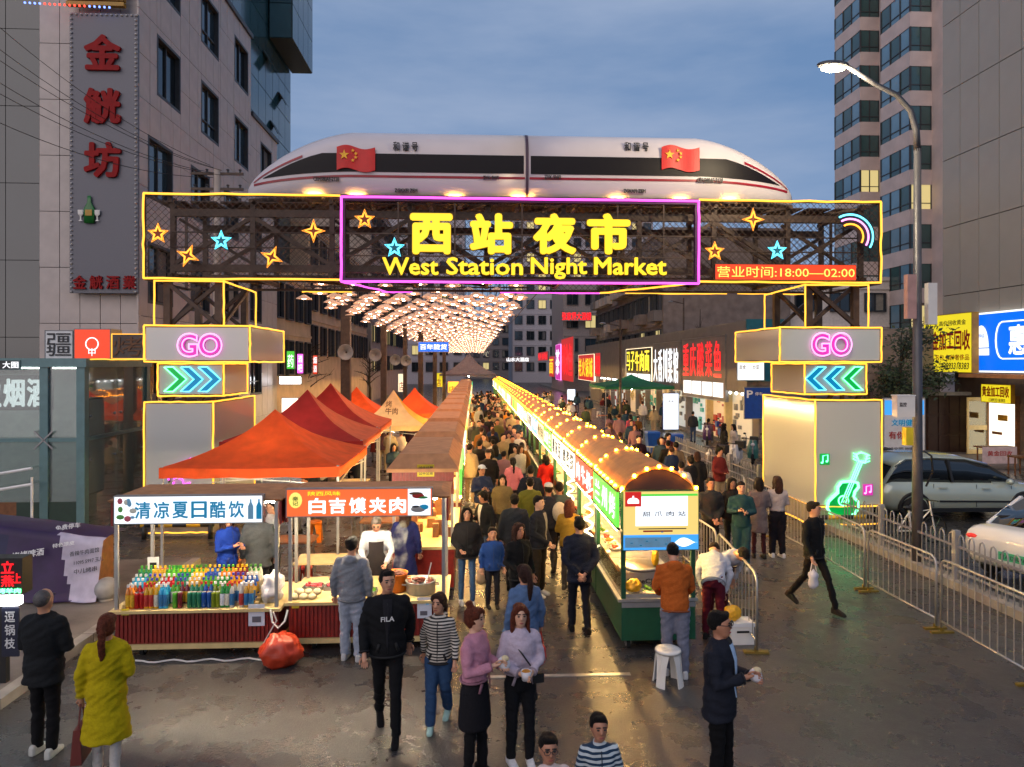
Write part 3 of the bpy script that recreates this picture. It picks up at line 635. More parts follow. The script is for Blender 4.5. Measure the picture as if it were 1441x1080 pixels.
# --- glowing shop fronts behind the left leg of the arch
for i, (xa, xb, yt, yb, m, tx, lb) in enumerate(((403,415,494,520,'panel_green','药','green lit pharmacy blade sign behind the left leg'), (418,427,498,526,'neon_magenta','酒吧','purple neon vertical sign behind the left leg'), (440,447,500,527,'panel_led','烟酒','red and blue vertical sign right of the purple one'), (393,424,530,541,'tube_white','','bright white light bar over a shop behind the left leg'), (396,420,560,592,'shop_light','','lit shop window behind the left leg of the arch'))):
    Yq = 36.5 + i*.4; p = at(xa, yb, Yq); q = at(xb, yt, Yq); w, h = q.x-p.x, q.z-p.z
    sign('lit_sign', lb, (p.x, Yq, p.z), FRONT, w, h, M(m), M('steel_dark'), [(ch, w*.15, h*(.55 if k == 0 and len(tx) > 1 else .1), w*.7, h*(.36 if len(tx) > 1 else .7), M('letter_white')) for k, ch in enumerate(tx)], depth=.15, rim=.02)
# ================================================================== GANTRY
YG, YGB = 16.72, 19.1
GX0, GX1, GZ0, GZ1 = -7.57, 9.80, 5.95, 7.90
ga = thing('entrance_gantry', 'steel truss entrance arch outlined in yellow and purple neon across the street', 'gantry', (1.1, YG, 0)); TG = Matrix.Translation((-1.1,-YG,0))
SD = M('steel_dark')
def gbar(name, p, q, w, h=None): MB().bar(p, q, w, h).build(name, SD, ga, mw=TG)
ix0, ix1 = GX0+.55, GX1-.35
for y in (YG+.25, YGB-.15):
    for z in (GZ0+.28, GZ1-.38): gbar('chord', (ix0, y, z), (ix1, y, z), .13, .17)
nB = 9; bw = (ix1-ix0)/nB
for y in (YG+.25, YGB-.15):
    for i in range(nB+1):
        x = ix0+i*bw; gbar('post', (x, y, GZ0+.05), (x, y, GZ1-.05), .11)
    for i in range(nB):
        x = ix0+i*bw; 
        if i % 2 == 0: gbar('brace', (x, y+.001, GZ0+.36), (x+bw, y+.001, GZ1-.46), .09)
        else: gbar('brace', (x, y+.001, GZ1-.46), (x+bw, y+.001, GZ0+.36), .09)
        if y < YG+1: gbar('brace', (x, YG+.6, GZ1-.46), (x+bw, YG+.6, GZ0+.36), .07)
for i in range(nB+1):
    x = ix0+i*bw
    for z in (GZ0+.1, GZ1-.12): gbar('cross_tie', (x, YG+.05, z), (x, YGB, z), .09)
for i in range(nB):
    x = ix0+i*bw; gbar('deck_brace', (x, YG+.3, GZ0+.12), (x+bw, YGB-.2, GZ0+.12), .06); gbar('deck_brace', (x, YGB-.2, GZ1-.10), (x+bw, YG+.3, GZ1-.10), .06)
for z in (GZ0+.75, GZ0+1.1): MB().tube([(ix0, YG+.12, z), (ix1, YG+.12, z)], .018, 5).build('rail', SD, ga, mw=TG)
# outer frame (thin box section behind the neon) and chain-link netting on the faces
b = MB()
for y in (YG, YGB):
    for z in (GZ0, GZ1): b.bar((GX0, y, z), (GX1, y, z), .06)
    for x in (GX0, GX1): b.bar((x, y, GZ0), (x, y, GZ1), .06)
for z in (GZ0, GZ1):
    for x in (GX0, GX1): b.bar((x, YG, z), (x, YGB, z), .06)
b.build('outer_frame', SD, ga, mw=TG)
b = MB(); hN = GZ1-GZ0; sp = .16
for (y) in (YG+.03, YGB-.03):
    x = GX0-hN
    while x < GX1:
        for s in (1, -1):
            a = [x, GZ0 if s > 0 else GZ1]; e = [x+hN, GZ1 if s > 0 else GZ0]
            if a[0] < GX0: t = (GX0-a[0])/hN; a = [GX0, a[1]+(e[1]-a[1])*t]
            if e[0] > GX1: t = (e[0]-GX1)/hN; e = [GX1, e[1]-(GZ1-GZ0)*t*(1 if s > 0 else -1)]
            b.bar((a[0], y+.004*s, a[1]), (e[0], y+.004*s, e[1]), .009)
        x += sp
o = b.build('wire_netting', SD, ga, mw=TG, fix=False); o['kind'] = 'stuff'
mat('soffit', '#3a2b22', .6, .3, .2); b = MB()
for i in range(24): b.box((GX0+.1+i*(GX1-GX0-.2)/24, YG+.55, GZ1-.06), (GX0+.1+(i+1)*(GX1-GX0-.2)/24-.12, YGB-.1, GZ1-.03))
b.build('deck', M('soffit'), ga, mw=TG)
NY, NM = M('neon_yellow'), M('neon_magenta')
def wob(p, q, k=.012, n=10):
    p = Vector(p); q = Vector(q); random.seed(int(abs(p.x*91+q.z*37+q.x*13)))
    return [p.lerp(q, i/n) + (Vector((0,0,random.uniform(-k,k))) if abs((q-p).x)+abs((q-p).y) > abs((q-p).z) else Vector((random.uniform(-k,k),0,0))) for i in range(n+1)]
def neon(pts, m=NY, r=.026, name='neon_tube', parent=ga, mw=TG, closed=False, n=6):
    return MB().tube(pts, r, n, closed=closed).build(name, m, parent, smooth=True, mw=mw)
PX0, PX1 = at(481, 300, YG-.12).x, at(982, 300, YG-.12).x
e = .05
neon(wob((GX0,YG-e,GZ1),(PX0-.05,YG-e,GZ1))); neon(wob((PX1+.05,YG-e,GZ1),(GX1,YG-e,GZ1)))
neon(wob((GX0,YG-e,GZ0),(PX0-.05,YG-e,GZ0))); neon(wob((PX1+.05,YG-e,GZ0),(GX1,YG-e,GZ0)))
neon(wob((GX0,YG-e,GZ0),(GX0,YG-e,GZ1))); neon(wob((GX1,YG-e,GZ0),(GX1,YG-e,GZ1)))
neon(wob((PX1+.06,YG-e,GZ0-.02),(PX1-1.9,YGB,GZ0-.04))); 
for xa, xb in ((GX0+3.0, PX0-.2), (PX1-1.2, PX1+1.6), (PX1+1.9, GX1-.4)): neon(wob((xa,YGB,GZ0-.04),(xb,YGB,GZ0-.04)), r=.022)
for xa, xb in ((PX0+.6, PX0+1.4), (PX0+4.2, PX0+5.0), (PX1-4.6, PX1-1.9)): neon(wob((xa,YGB,GZ0-.04),(xb,YGB,GZ0-.04)), NM, r=.022)
neon(wob((PX0,YG-.2,GZ0-.06),(PX0+.75,YGB,GZ0-.04)), NM, .022)
# purple framed sign with the big yellow characters
sg = thing('market_sign', 'big yellow lit market name in a purple neon frame on the arch', 'sign', (PX0, YG-.2, GZ0-.06))
b = MB(); SWd, SHt = PX1-PX0, at(730, 280, YG-.2).z-(GZ0-.06)
for a_, c_ in (((0,0,0),(SWd,0,0)), ((0,0,SHt),(SWd,0,SHt)), ((0,0,0),(0,0,SHt)), ((SWd,0,0),(SWd,0,SHt))):
    neon(wob(a_, c_, .006), NM, .028, 'neon_tube', sg, Matrix.Identity(4))
mat('frame_purple', '#3a1240', .5)
MB().box((.02,.02,.02),(SWd-.02,.16,.08)).box((.02,.02,SHt-.08),(SWd-.02,.16,SHt-.02)).box((.02,.02,.08),(.08,.16,SHt-.08)).box((SWd-.08,.02,.08),(SWd-.02,.16,SHt-.08)).build('sign_frame', M('frame_purple'), sg)
def fpos(px, py): p = at(px, py, YG-.2); return p.x-PX0, p.z-(GZ0-.06)
mat('letter_return', '#6b5208', .5, .2)
for ch, xa, xb in (('西', 577, 637), ('站', 661, 722), ('夜', 750, 811), ('市', 826, 887)):
    x0, z0 = fpos(xa, 358); x1, z1 = fpos(xb, 301)
    mwx = Matrix.Translation((x0, 0, z0)) @ Matrix.Rotation(pi/2, 4, 'X')
    o = text(sg, 'character', ch, 0, 0, x1-x0, z1-z0, M('letter_yellow'), z=-.02, mw=mwx, bold=.075, ext=.05)
    text(o, 'letter_return', ch, -.02, -.02, x1-x0+.04, z1-z0+.04, M('letter_return'), z=-.05, bold=.08, ext=.045)
x = 0
for word, xa, xb, ya, yb in (('West', 538, 617, 387, 363), ('Station', 628, 736, 387, 363), ('Night', 747, 826, 393, 363), ('Market', 836, 938, 387, 363)):
    x0, z0 = fpos(xa, ya); x1, z1 = fpos(xb, yb); mwx = Matrix.Translation((x0, 0, z0)) @ Matrix.Rotation(pi/2, 4, 'X')
    o = text(sg, 'word', word, 0, 0, x1-x0, z1-z0, M('letter_yellow'), z=-.02, mw=mwx, bold=.035, ext=.04)
    text(o, 'letter_return', word, -.015, -.015, x1-x0+.03, z1-z0+.03, M('letter_return'), z=-.05, bold=.045, ext=.04)
for px, z in ((560, .45), (640,.45), (735,.45), (870,.45), (935,.45)):
    x0, _ = fpos(px, 300); MB().bar((x0,.07,.08),(x0,.07,SHt-.1),.035).build('support', SD, sg)
for zz in (fpos(700, 390)[1]-.05, fpos(700,361)[1], fpos(700, 330)[1]): MB().bar((.1,.06,zz),(SWd-.1,.06,zz),.03).build('support', SD, sg)
# stars, rainbow and the opening hours board
def starpts(c, R, k, n=5, rot=0): 
    return [(c[0]+(R if i % 2 == 0 else R*k)*sin(rot+pi*i/n), c[1], c[2]+(R if i % 2 == 0 else R*k)*cos(rot+pi*i/n)) for i in range(2*n)]
mat('star_plate_orange', '#6b2c08', .5); mat('star_plate_cyan', '#05525c', .5)
for i, (px, py, kind, lbl) in enumerate(((222, 329, 'o5', 'orange neon star at the left end of the arch'), (264, 360, 'o4', 'tilted orange neon star low at the left of the arch'), (311, 339, 'c5', 'cyan neon star on the left part of the arch'), (382, 362, 'o4', 'tilted orange neon star below the train nose at left'), (441, 325, 'o4u', 'upright four-pointed orange neon star left of the purple frame'), (513, 309, 'o5', 'orange neon star inside the purple frame corner'), (555, 349, 'c5', 'cyan neon star left of the big yellow characters'), (1060, 309, 'o4u', 'upright four-pointed orange neon star right of the purple frame'), (1006, 354, 'o5', 'orange neon star over the opening hours board'), (1094, 353, 'c5', 'cyan neon star over the opening hours board'))):
    p = at(px, py, YG-.22); o = thing('neon_star', lbl, 'star', p, group='neon stars on the arch')
    n = 4 if '4' in kind else 5; rot = .4 if kind == 'o4' else 0; R = .17 if n == 5 else .19; k = .42 if n == 5 else .33
    big = starpts((0,0,0), R*1.45, k, n, rot); MB().prism([(q[0], q[2]) for q in big], .03, .06).build('plate', M('star_plate_cyan' if kind[0] == 'c' else 'star_plate_orange'), o)
    MB().tube(starpts((0,0,0), R, k, n, rot), .017, 5, closed=True).build('neon_tube', M('neon_cyan' if kind[0] == 'c' else 'neon_yellow'), o)
    MB().tube(starpts((0,.01,0), R*1.4, k, n, rot), .009, 5, closed=True).build('neon_tube', M('neon_cyan' if kind[0] == 'c' else 'neon_orange'), o)
    MB().bar((0,.06,0),(0,.22,0),.02).build('bracket', SD, o)
rb = thing('neon_rainbow', 'neon rainbow of cyan, pink and orange arcs at the right end', 'neon sign', at(1197, 333, YG-.22))
for r, m in ((.55, 'neon_cyan'), (.44, 'neon_pink'), (.31, 'neon_orange')):
    MB().tube([(r*cos(a), 0, r*sin(a)*.95) for a in [radians(-30+i*150/16) for i in range(17)]], .022, 6).build('neon_arc', M(m), rb)
MB().prism([(.62*cos(radians(-30+i*150/16)), .62*sin(radians(-30+i*150/16))*.95) for i in range(17)] + [(.2*cos(radians(120-i*150/10)), .2*sin(radians(120-i*150/10))) for i in range(11)], .03, .045).build('plate', mat('rainbow_plate', '#1b1416', .4), rb)
p, q = at(1006, 394, YG-.2), at(1205, 373, YG-.2)
sign('opening_hours_board', 'red led board with yellow opening hours on the arch', (p.x, YG-.2, p.z), FRONT, q.x-p.x, q.z-p.z, M('panel_led'), M('steel_dark'),
     [('营业时间:18:00—02:00', .05, .06, q.x-p.x-.1, q.z-p.z-.12, emi('letter_orange', (1,.62,.10), 1.3), dict(bold=.0))], depth=.1, rim=.01)
# ------------------------------------------------------------------ towers of the gantry
MATS['frosted_panel'] = glassmat('frosted_acrylic', (.80,.84,.78), .10, .12, .30); mat('mirror_panel', '#8f8d88', .5, 0, .1, .6)
def neonbox(parent, mw, x0, x1, y0, y1, z0, z1, inner):     # panelled box edged with neon; inner = x of the edge seen from the street
    for xx in (x0+.1, x1-.1):
        for yy in (y0+.1, y1-.1): MB().bar((xx,yy,z0+.03),(xx,yy,z1-.03),.10).build('inner_post', SD, parent, mw=mw)
    for zz in (z0+.04, z1-.04): MB().box((x0+.03,y0+.03,zz-.02),(x1-.03,y1-.03,zz+.02)).build('inner_deck', SD, parent, mw=mw)
    MB().bar((x0+.15,y0+.35,z0+.1),(x1-.15,y0+.35,z1-.1),.06).build('inner_brace', SD, parent, mw=mw); MB().bar((x1-.15,y1-.15,z0+.1),(x0+.15,y1-.15,z1-.1),.06).build('inner_brace', SD, parent, mw=mw)
    xo = x0 if inner > 0 else x1-.02; MB().box((xo,y0+.05,z0+.07),(xo+.02,y1-.05,z1-.07)).build('panel', M('mirror_panel'), parent, mw=mw); MB().box((x0+.05,y1-.03,z0+.07),(x1-.05,y1-.01,z1-.07)).build('panel', M('mirror_panel'), parent, mw=mw)
    MB().box((x0+.04,y0,z0+.04),(x1-.04,y0+.028,z1-.04)).build('panel', M('frosted_panel'), parent, mw=mw)
    xi = x1 if inner > 0 else x0
    MB().box((xi-.028 if inner > 0 else xi, y0+.05, z0+.04),(xi if inner > 0 else xi+.028, y1-.05, z1-.04)).build('panel', M('frosted_panel'), parent, mw=mw)
    yf = y0-.012
    for p_, q_ in (((x0,yf,z0),(x1,yf,z0)), ((x0,yf,z1),(x1,yf,z1)), ((x0,yf,z0),(x0,yf,z1)), ((x1,yf,z0),(x1,yf,z1)), ((xi,yf,z1),(xi,y1,z1)), ((xi,yf,z0),(xi,y1,z0)), ((xi,y1,z0),(xi,y1,z1))):
        neon(wob(p_, q_, .008, 8), NY, .022, 'neon_tube', parent, mw)
def gotower(side):
    right = side > 0
    lb = 'right' if right else 'left'
    A = thing('gantry_tower', 'neon edged %s leg of the arch with stacked panel boxes' % lb, 'gantry leg', ((9.0 if right else -6.8), YG+1.5, 0)); L = A.location.copy(); mw = Matrix.Translation(-L)
    inner = -1 if right else 1
    if right: cx0, cx1 = 8.19, 9.84
    else: cx0, cx1 = -7.57, -6.02
    neonbox(A, mw, cx0, cx1, YG, 19.8, .55, 3.12, inner)
    MB().box((cx0+.15, YG+.15, 0),(cx1-.15, 19.65, .58)).build('plinth', M('kerb'), A, mw=mw)
    for i in range(5): gx = cx0+.1+i*(cx1-cx0-.2)/4; MB().bar((gx, YG+.3, 3.1), (gx+(.15 if i % 2 else -.0), YG+.3, 3.3), .08).build('stub', SD, A, mw=mw)
    if right: ax0, ax1 = at(1132, 530, YG).x, at(1219, 530, YG).x
    else: ax0, ax1 = at(222, 530, YG).x, at(315, 530, YG).x
    neonbox(A, mw, ax0, ax1, YG, YG+ (1.9 if right else 1.7), 3.26, 4.0, inner)
    if right: bx0, bx1 = at(1097, 480, YG-.25).x, at(1240, 480, YG-.25).x
    else: bx0, bx1 = at(203, 480, YG-.25).x, at(352, 480, YG-.25).x
    neonbox(A, mw, bx0, bx1, YG-.25, YG+2.6, 4.04, 4.86, inner)
    # open truss neck
    if right: nx0, nx1 = at(1133, 430, YG).x, at(1222, 430, YG).x
    else: nx0, nx1 = at(217, 430, YG).x, at(315, 430, YG).x
    for x in (nx0+.2, nx1-.2):
        for y in (YG+.25, YG+2.1): MB().bar((x,y,4.8),(x,y,5.97),.15).build('post', SD, A, mw=mw)
    for y in (YG+.25, YG+2.1):
        MB().bar((nx0+.2,y+.08,4.9),(nx1-.2,y+.08,5.9),.09).build('brace', SD, A, mw=mw); MB().bar((nx0+.2,y-.08,5.9),(nx1-.2,y-.08,4.9),.09).build('brace', SD, A, mw=mw)
    for x in (nx0+.2, nx1-.2): MB().bar((x+.08,YG+.25,4.9),(x+.08,YG+2.1,5.9),.08).build('brace', SD, A, mw=mw)
    xi = nx0 if right else nx1
    for p_, q_ in (((nx0,YG,4.87),(nx0,YG,5.93)), ((nx1,YG,4.87),(nx1,YG,5.93)), ((nx0,YG,5.9),(nx1,YG,5.9)), ((xi,YG,5.9),(xi,YG+2.4,5.88)), ((xi,YG+2.4,4.87),(xi,YG+2.4,5.88))):
        neon(wob(p_, q_, .006, 6), NY, .022, 'neon_tube', A, mw)
    # hazard striped guard pole round the foot
    mat('hazard', '#c99a14', .45, 0, .1, 6, stripes=(0, 1.6, '#151515', .5))
    MB().tube([(cx0-.02,YG-.12,.32),(cx1+.06,YG-.12,.32)], .055, 10).build('guard_pole', M('hazard'), A, mw=mw, smooth=True)
    for x in (cx0+.05, cx1-.02): MB().tube([(x,YG-.12,0),(x,YG-.12,.33)], .055, 10).build('guard_post', M('black'), A, mw=mw, smooth=True)
    neon(wob((cx0+.1,YG-.02,.12),(cx1-.1,YG-.02,.12)), NY, .018, 'neon_tube', A, mw)
    if right: neon(wob((cx0-.05,YG,.08),(cx0-.05,19.8,.08)), NY, .02, 'neon_tube', A, mw)
    # GO letters
    if right: ga_, gb_, gy0, gy1 = 1141, 1199, 502, 468
    else: ga_, gb_, gy0, gy1 = 249, 313, 503, 469
    go = thing('neon_go_sign', 'pink neon GO on the %s leg of the arch' % lb, 'neon sign', (0,0,0)); p = at(ga_, gy0, YG-.3); q = at(gb_, gy1, YG-.3); go.matrix_local = frame((p.x, YG-.285, p.z), FRONT)
    w, h = q.x-p.x, q.z-p.z
    text(go, 'letter_face', 'GO', .05, .04, w-.1, h-.08, M('dim_magenta'), z=.0, bold=.05, ext=.01)
    text(go, 'neon_outline', 'GO', 0, 0, w, h, M('neon_pink'), z=.03, bold=.03, outline=.022)
    # chevrons
    if right: xs = [1134, 1160, 1186]; cols = ['b', 'b', 'g']; d = -1
    else: xs = [231, 254, 279]; cols = ['g', 'b', 'b']; d = 1
    for k_, (px, cc) in enumerate(zip(xs, cols)):
        o = thing('neon_chevron', '%s neon arrow, %s of three on the %s leg' % ({'g':'green','b':'blue'}[cc], ['first','middle','last'][k_], lb), 'neon sign')
        p = at(px, 552 if not right else 551, YG-.04); o.location = (p.x, YG-.04, 3.36); W_, H_ = .50, .56; th = .20
        pts = [(0,0),(th,0),(W_,H_/2),(th,H_),(0,H_),(W_-th,H_/2)]
        if d < 0: pts = [(W_-x, y) for x, y in pts]
        MB().tube([(x, 0, y) for x, y in pts], .016, 5, closed=True).build('neon_tube', M('neon_green' if cc == 'g' else 'neon_cyan'), o)
        MB().prism([(x*.94+.015, y*.94+.017) for x, y in pts], .012, .028).build('plate', M('dim_green' if cc == 'g' else 'dim_blue'), o)
    return A
gotower(1); gotower(-1)
# guitar and notes on the right leg
gu = thing('neon_guitar', 'green neon guitar on the right leg of the arch', 'neon sign', at(1188, 700, YG-.04))
def gp(px, py): p = at(px, py, YG-.04); c0 = at(1188, 700, YG-.04); return (p.x-c0.x, 0, p.z-c0.z)
body = [(1192,678),(1184,679),(1179,686),(1179,694),(1173,699),(1166,706),(1164,715),(1168,722),(1178,727),(1188,728),(1197,727),(1204,722),(1208,714),(1207,706),(1201,700),(1203,692),(1208,686),(1207,680),(1200,678)]
pl = MB().prism([(gp(*c)[0], gp(*c)[2]) for c in body], .012, .03); pl.build('plate', M('dim_green'), gu)
MB().tube([gp(*c) for c in body], .032, 6, closed=True).build('neon_body', M('neon_green'), gu)
for dx in (-3, 0, 3): MB().tube([gp(1187+dx, 708), gp(1212+dx, 648)], .011, 5).build('neon_string', M('neon_green'), gu)
MB().tube([gp(1187+7*cos(a), 705+7*sin(a)) for a in [2*pi*i/14 for i in range(14)]], .016, 5, closed=True).build('neon_ring', M('neon_green'), gu)
MB().tube([gp(*c) for c in ((1209,650),(1205,640),(1212,637),(1221,640),(1217,652))], .02, 5, closed=True).build('neon_head', M('neon_green'), gu)
for s in (0, 1, 2):
    MB().tube([gp(1206,641+s*4), gp(1201,638+s*4)], .013, 5).build('neon_peg', M('neon_green'), gu); MB().tube([gp(1219,643+s*4), gp(1224,641+s*4)], .013, 5).build('neon_peg', M('neon_green'), gu)
def note(px, py, m, pm, lbl):
    o = thing('neon_note', lbl, 'neon sign', at(px, py, YG-.04))
    MB().box((-.12,.012,-.13),(.12,.028,.14)).build('plate', M(pm), o)
    MB().tube([(-.05,0,-.07),(-.05,0,.09),(.07,0,.11),(.07,0,-.04)], .012, 5).build('neon_stem', M(m), o)
    for x, z in ((-.075,-.075), (.045,-.045)): MB().ball((x,0,z), (.032,.012,.024), 8, 5).build('neon_head', M(m), o)
note(1161, 647, 'neon_green', 'dim_green', 'small green neon music note left of the guitar'); note(1222, 690, 'neon_pink', 'dim_magenta', 'small pink neon music note right of the guitar')
# pink neon behind the orange tent (left leg artwork)
pn = thing('neon_note', 'pink neon scribble low on the left leg above the tent eave', 'neon sign', at(250, 676, YG-.04))
MB().tube([(-.2,0,.0),(-.22,0,.22),(-.05,0,.3),(.18,0,.42),(.3,0,.5)], .022, 5).build('neon_tube', M('neon_magenta'), pn); MB().tube([(-.1,0,-.1),(-.08,0,.05),(.1,0,.02),(.14,0,-.1),(.28,0,-.06)], .022, 5).build('neon_tube', M('neon_magenta'), pn); MB().box((-.22,.02,-.1),(-.18,.04,.3)).build('bracket', SD, pn)

# ================================================================== TRAIN MODEL
mat('train_white', '#c3bcbf', .32, 0, .03, 2); mat('train_black', '#120e11', .45, 0, .05, spec=.2); mat('train_red', '#8a1020', .3); mat('flag_red', '#c01a10', .5, 0, .08, 6); mat('flag_yellow', '#f0b41c', .5)
TY = 17.95; TZ0 = 7.97; XC = 1.25; HL = 6.75
tr = thing('bullet_train_model', 'white bullet train model with two pointed noses on top of the arch', 'train', (XC, TY, TZ0)); 
def tsec(s):      # half-train, s=0 centre .. 1 nose tip: top height, half width, bottom
    if s < .62: return 1.66, 1.05, 0.0
    k = (s-.62)/.38
    top = 1.66 - 1.33*(k**1.45); hw = 1.05*(1-.62*k**2.2); return max(top, .33), max(hw, .38), 0.0
def tpt(s, a, sgn, off=0.0):   # a in [0,1] round the visible side: 0 = bottom front .. 1 = bottom back
    top, hw, z0 = tsec(s); ang = -radians(40) + a*radians(260)
    cx_, cz_ = cos(ang), sin(ang)
    e = .62
    yy = -(abs(cx_)**e)*(1 if cx_ > 0 else -1)*(hw+off); zz = (abs(cz_)**e)*(1 if cz_ > 0 else -1)
    zz = top*.45 + zz*(top*.55 + off) if zz > 0 else top*.45 + zz*(top*.60)
    L_ = HL*(s if s < .62 else .62 + .38*(1-(1-(s-.62)/.38)**1.25))
    return Vector((sgn*L_, yy, max(zz, -.05)))
SS = [0, .2, .4, .55, .62] + [.62+.38*i/16 for i in range(1, 17)]
for sgn in (1, -1):
    rings = [[tpt(s if s > 0 else .004, j/27, sgn) for j in range(28)] for s in SS]
    MB().loft(rings).build('shell', M('train_white'), tr, smooth=True)
    # strips laid on the side facing the camera
    def strip(name, m, s0, s1, za, zb, off=.012, n=26):
        lo, hi = [], []
        for i in range(n+1):
            s = s0+(s1-s0)*i/n; 
            def sol(z):
                a0, a1 = 0.0, .5
                for _ in range(24):
                    am = (a0+a1)/2
                    if tpt(s, am, sgn).z < z: a0 = am
                    else: a1 = am
                return tpt(s, a0, sgn, off)
            A_ = za(s); B_ = zb(s); K = 4; lo.append([sol(A_+(B_-A_)*k/K) for k in range(K+1)])
        b = MB(); n_ = len(lo[0]); b.add([p for r in lo for p in r], [(i*n_+k, i*n_+k+1, (i+1)*n_+k+1, (i+1)*n_+k) for i in range(n) for k in range(n_-1)])
        b.add([p+Vector((0,.02,0)) for r in lo for p in r], [(i*n_+k, (i+1)*n_+k, (i+1)*n_+k+1, i*n_+k+1) for i in range(n) for k in range(n_-1)])
        return b.build(name, m, tr, smooth=True)
    dn = lambda s: .55 if s < .62 else .55-.16*((s-.62)/.38)**1.2
    up = lambda s: .98 if s < .70 else max(.98-.60*((s-.70)/.22)**1.15, dn(s)+.015)
    strip('window_band', M('train_black'), .012, .905, lambda s: dn(s), up)
    strip('red_line', M('train_red'), .008, .95, lambda s: dn(s)-.13, lambda s: dn(s)-.075)
    strip('red_line', M('train_red'), .76, .952, lambda s: max(1.02-.66*((s-.70)/.25)**1.1, dn(s)-.13), lambda s: max(1.09-.70*((s-.70)/.25)**1.1, dn(s)-.07))
    # windscreen, flag, lettering
    def side(px, py): p = at(px, py, TY-1.08); return Vector((p.x-XC, -1.085, p.z-TZ0))
    fx0, fx1 = (474, 528) if sgn < 0 else (931, 984)
    b = MB(); n = 14; P0 = side(fx0, 209); P1 = side(fx1, 239); vs_ = []
    for i in range(n+1):
        u = i/n; wv = .05*sin(u*pi*2.0); x = P0.x+(P1.x-P0.x)*u; vs_ += [(x, -1.10-.012*sin(u*9), P0.z+wv+.03), (x, -1.10-.012*sin(u*9), P1.z+wv-.02)]
    b.add(vs_, [(2*i, 2*i+1, 2*i+3, 2*i+2) for i in range(n)]); b.add([(x, y+.03, z) for x, y, z in vs_], [(2*i, 2*i+2, 2*i+3, 2*i+1) for i in range(n)])
    fl = b.build('flag', M('flag_red'), tr)
    fw = P1.x-P0.x; cxs = P0.x+fw*.2; czs = P0.z-.16
    MB().prism([(q[0], q[2]) for q in starpts((cxs,0,czs), .12, .4)], -1.135, -1.12).build('star', M('flag_yellow'), fl)
    for k_, (dx, dz) in enumerate(((.2,.1),(.27,.03),(.27,-.06),(.2,-.13))): MB().prism([(q[0], q[2]) for q in starpts((cxs+dx,0,czs+dz), .045, .4)], -1.135, -1.12).build('star', M('flag_yellow'), fl)
    def yat(z):
        a0, a1 = 0.0, .5
        for _ in range(24):
            am = (a0+a1)/2
            if tpt(.3, am, sgn).z < z: a0 = am
            else: a1 = am
        return tpt(.3, a0, sgn).y
    def tt(body, xa, xb, ya, yb, m=M('text_dark'), **kw):
        p = side(xa, yb); q = side(xb, ya); text(tr, 'lettering', body, 0, 0, q.x-p.x, q.z-p.z, m, z=0, mw=Matrix.Translation((p.x, yat((p.z+q.z)/2)-.03, p.z)) @ Matrix.Rotation(pi/2, 4, 'X'), ext=.03, **kw)
    if sgn < 0: tt('和 谐 号', 553, 588, 200, 212, bold=.02); tt('CRH380AF-2128', 441, 477, 249, 255); tt('ZGKXFI ZEM', 555, 587, 265, 270); tt('ZYK 9MFI', 680, 702, 248, 253)
    else: tt('和 谐 号', 879, 913, 200, 212, bold=.02); tt('CRH380AF-2128', 981, 1017, 251, 257); tt('ZGKXFI ZEM', 878, 909, 266, 271); tt('ZYK 9MFI', 766, 789, 247, 252)
    ws = [(458,199),(470,197),(473,206),(463,209)] if sgn < 0 else [(988,199),(1000,203),(996,211),(986,208)]
    sp_ = [side(*c) for c in ws]; 
    MB().loft([[p+Vector((0,.28,0)) for p in sp_], [p+Vector((0,.75,0)) for p in sp_]][::-1]).build('windscreen', M('train_black'), tr)
MB().loft([[Vector((dx,0,0))+Vector((0,tpt(.004,j/27,1).y*1.008,.0+tpt(.004,j/27,1).z*1.006)) for j in range(28)] for dx in (-.03,.03)]).build('coupling_seam', mat('seam', '#3d2a3a', .5), tr)
# small floodlights under the train: the amber glow along its skirt
emi('flood', (1.0, .50, .10), 80)
for i, px in enumerate((440, 500, 640, 735, 870, 960, 1030)):
    p = at(px, 274, YG+.15); o = thing('floodlight', 'small amber floodlight below the train skirt, %s from the left' % ['first','second','third','fourth','fifth','sixth','seventh'][i], 'floodlight', (p.x, YG+.32, GZ1+.0), group='floodlights under the train')
    MB().box((-.16,-.06,.0),(.16,.06,.05)).build('case', SD, o); MB().box((-.15,-.055,.05),(.15,.055,.06)).build('lens', M('flood'), o)
# ================================================================== STALLS FACING THE CAMERA
def ribs(b, x0, x1, z0, z1, y, pitch=.055, w=.036, d=.018):
    n = int((x1-x0)/pitch)
    for i in range(n): x = x0+(i+.5)*(x1-x0)/n; b.box((x-w/2, y-d, z0), (x+w/2, y, z1))
def caster(parent, x, y, r=.07):
    w = MB().tube([(x-.025,y,r),(x+.025,y,r)], r, 14).build('wheel', M('rubber'), parent, smooth=False)
    MB().tube([(x-.032,y,r),(x+.032,y,r)], r*.55, 12).build('rim', M('galv'), w); MB().box((x-.045,y-.03,r),(x-.035,y+.03,.15)).box((x+.035,y-.03,r),(x+.045,y+.03,.15)).box((x-.045,y-.04,.14),(x+.045,y+.04,.16)).build('fork', M('steel'), w)
NOTICE = mat('notice', '#c9cdd6', .6); TAGY = mat('tag_yellow', '#c8b41a', .6)
emi('stall_tube', (1.0, .84, .58), 230); emi('stall_tube_warm', (1.0, .60, .19), 430); emi('awning_tube', (1.0, .60, .19), 80)
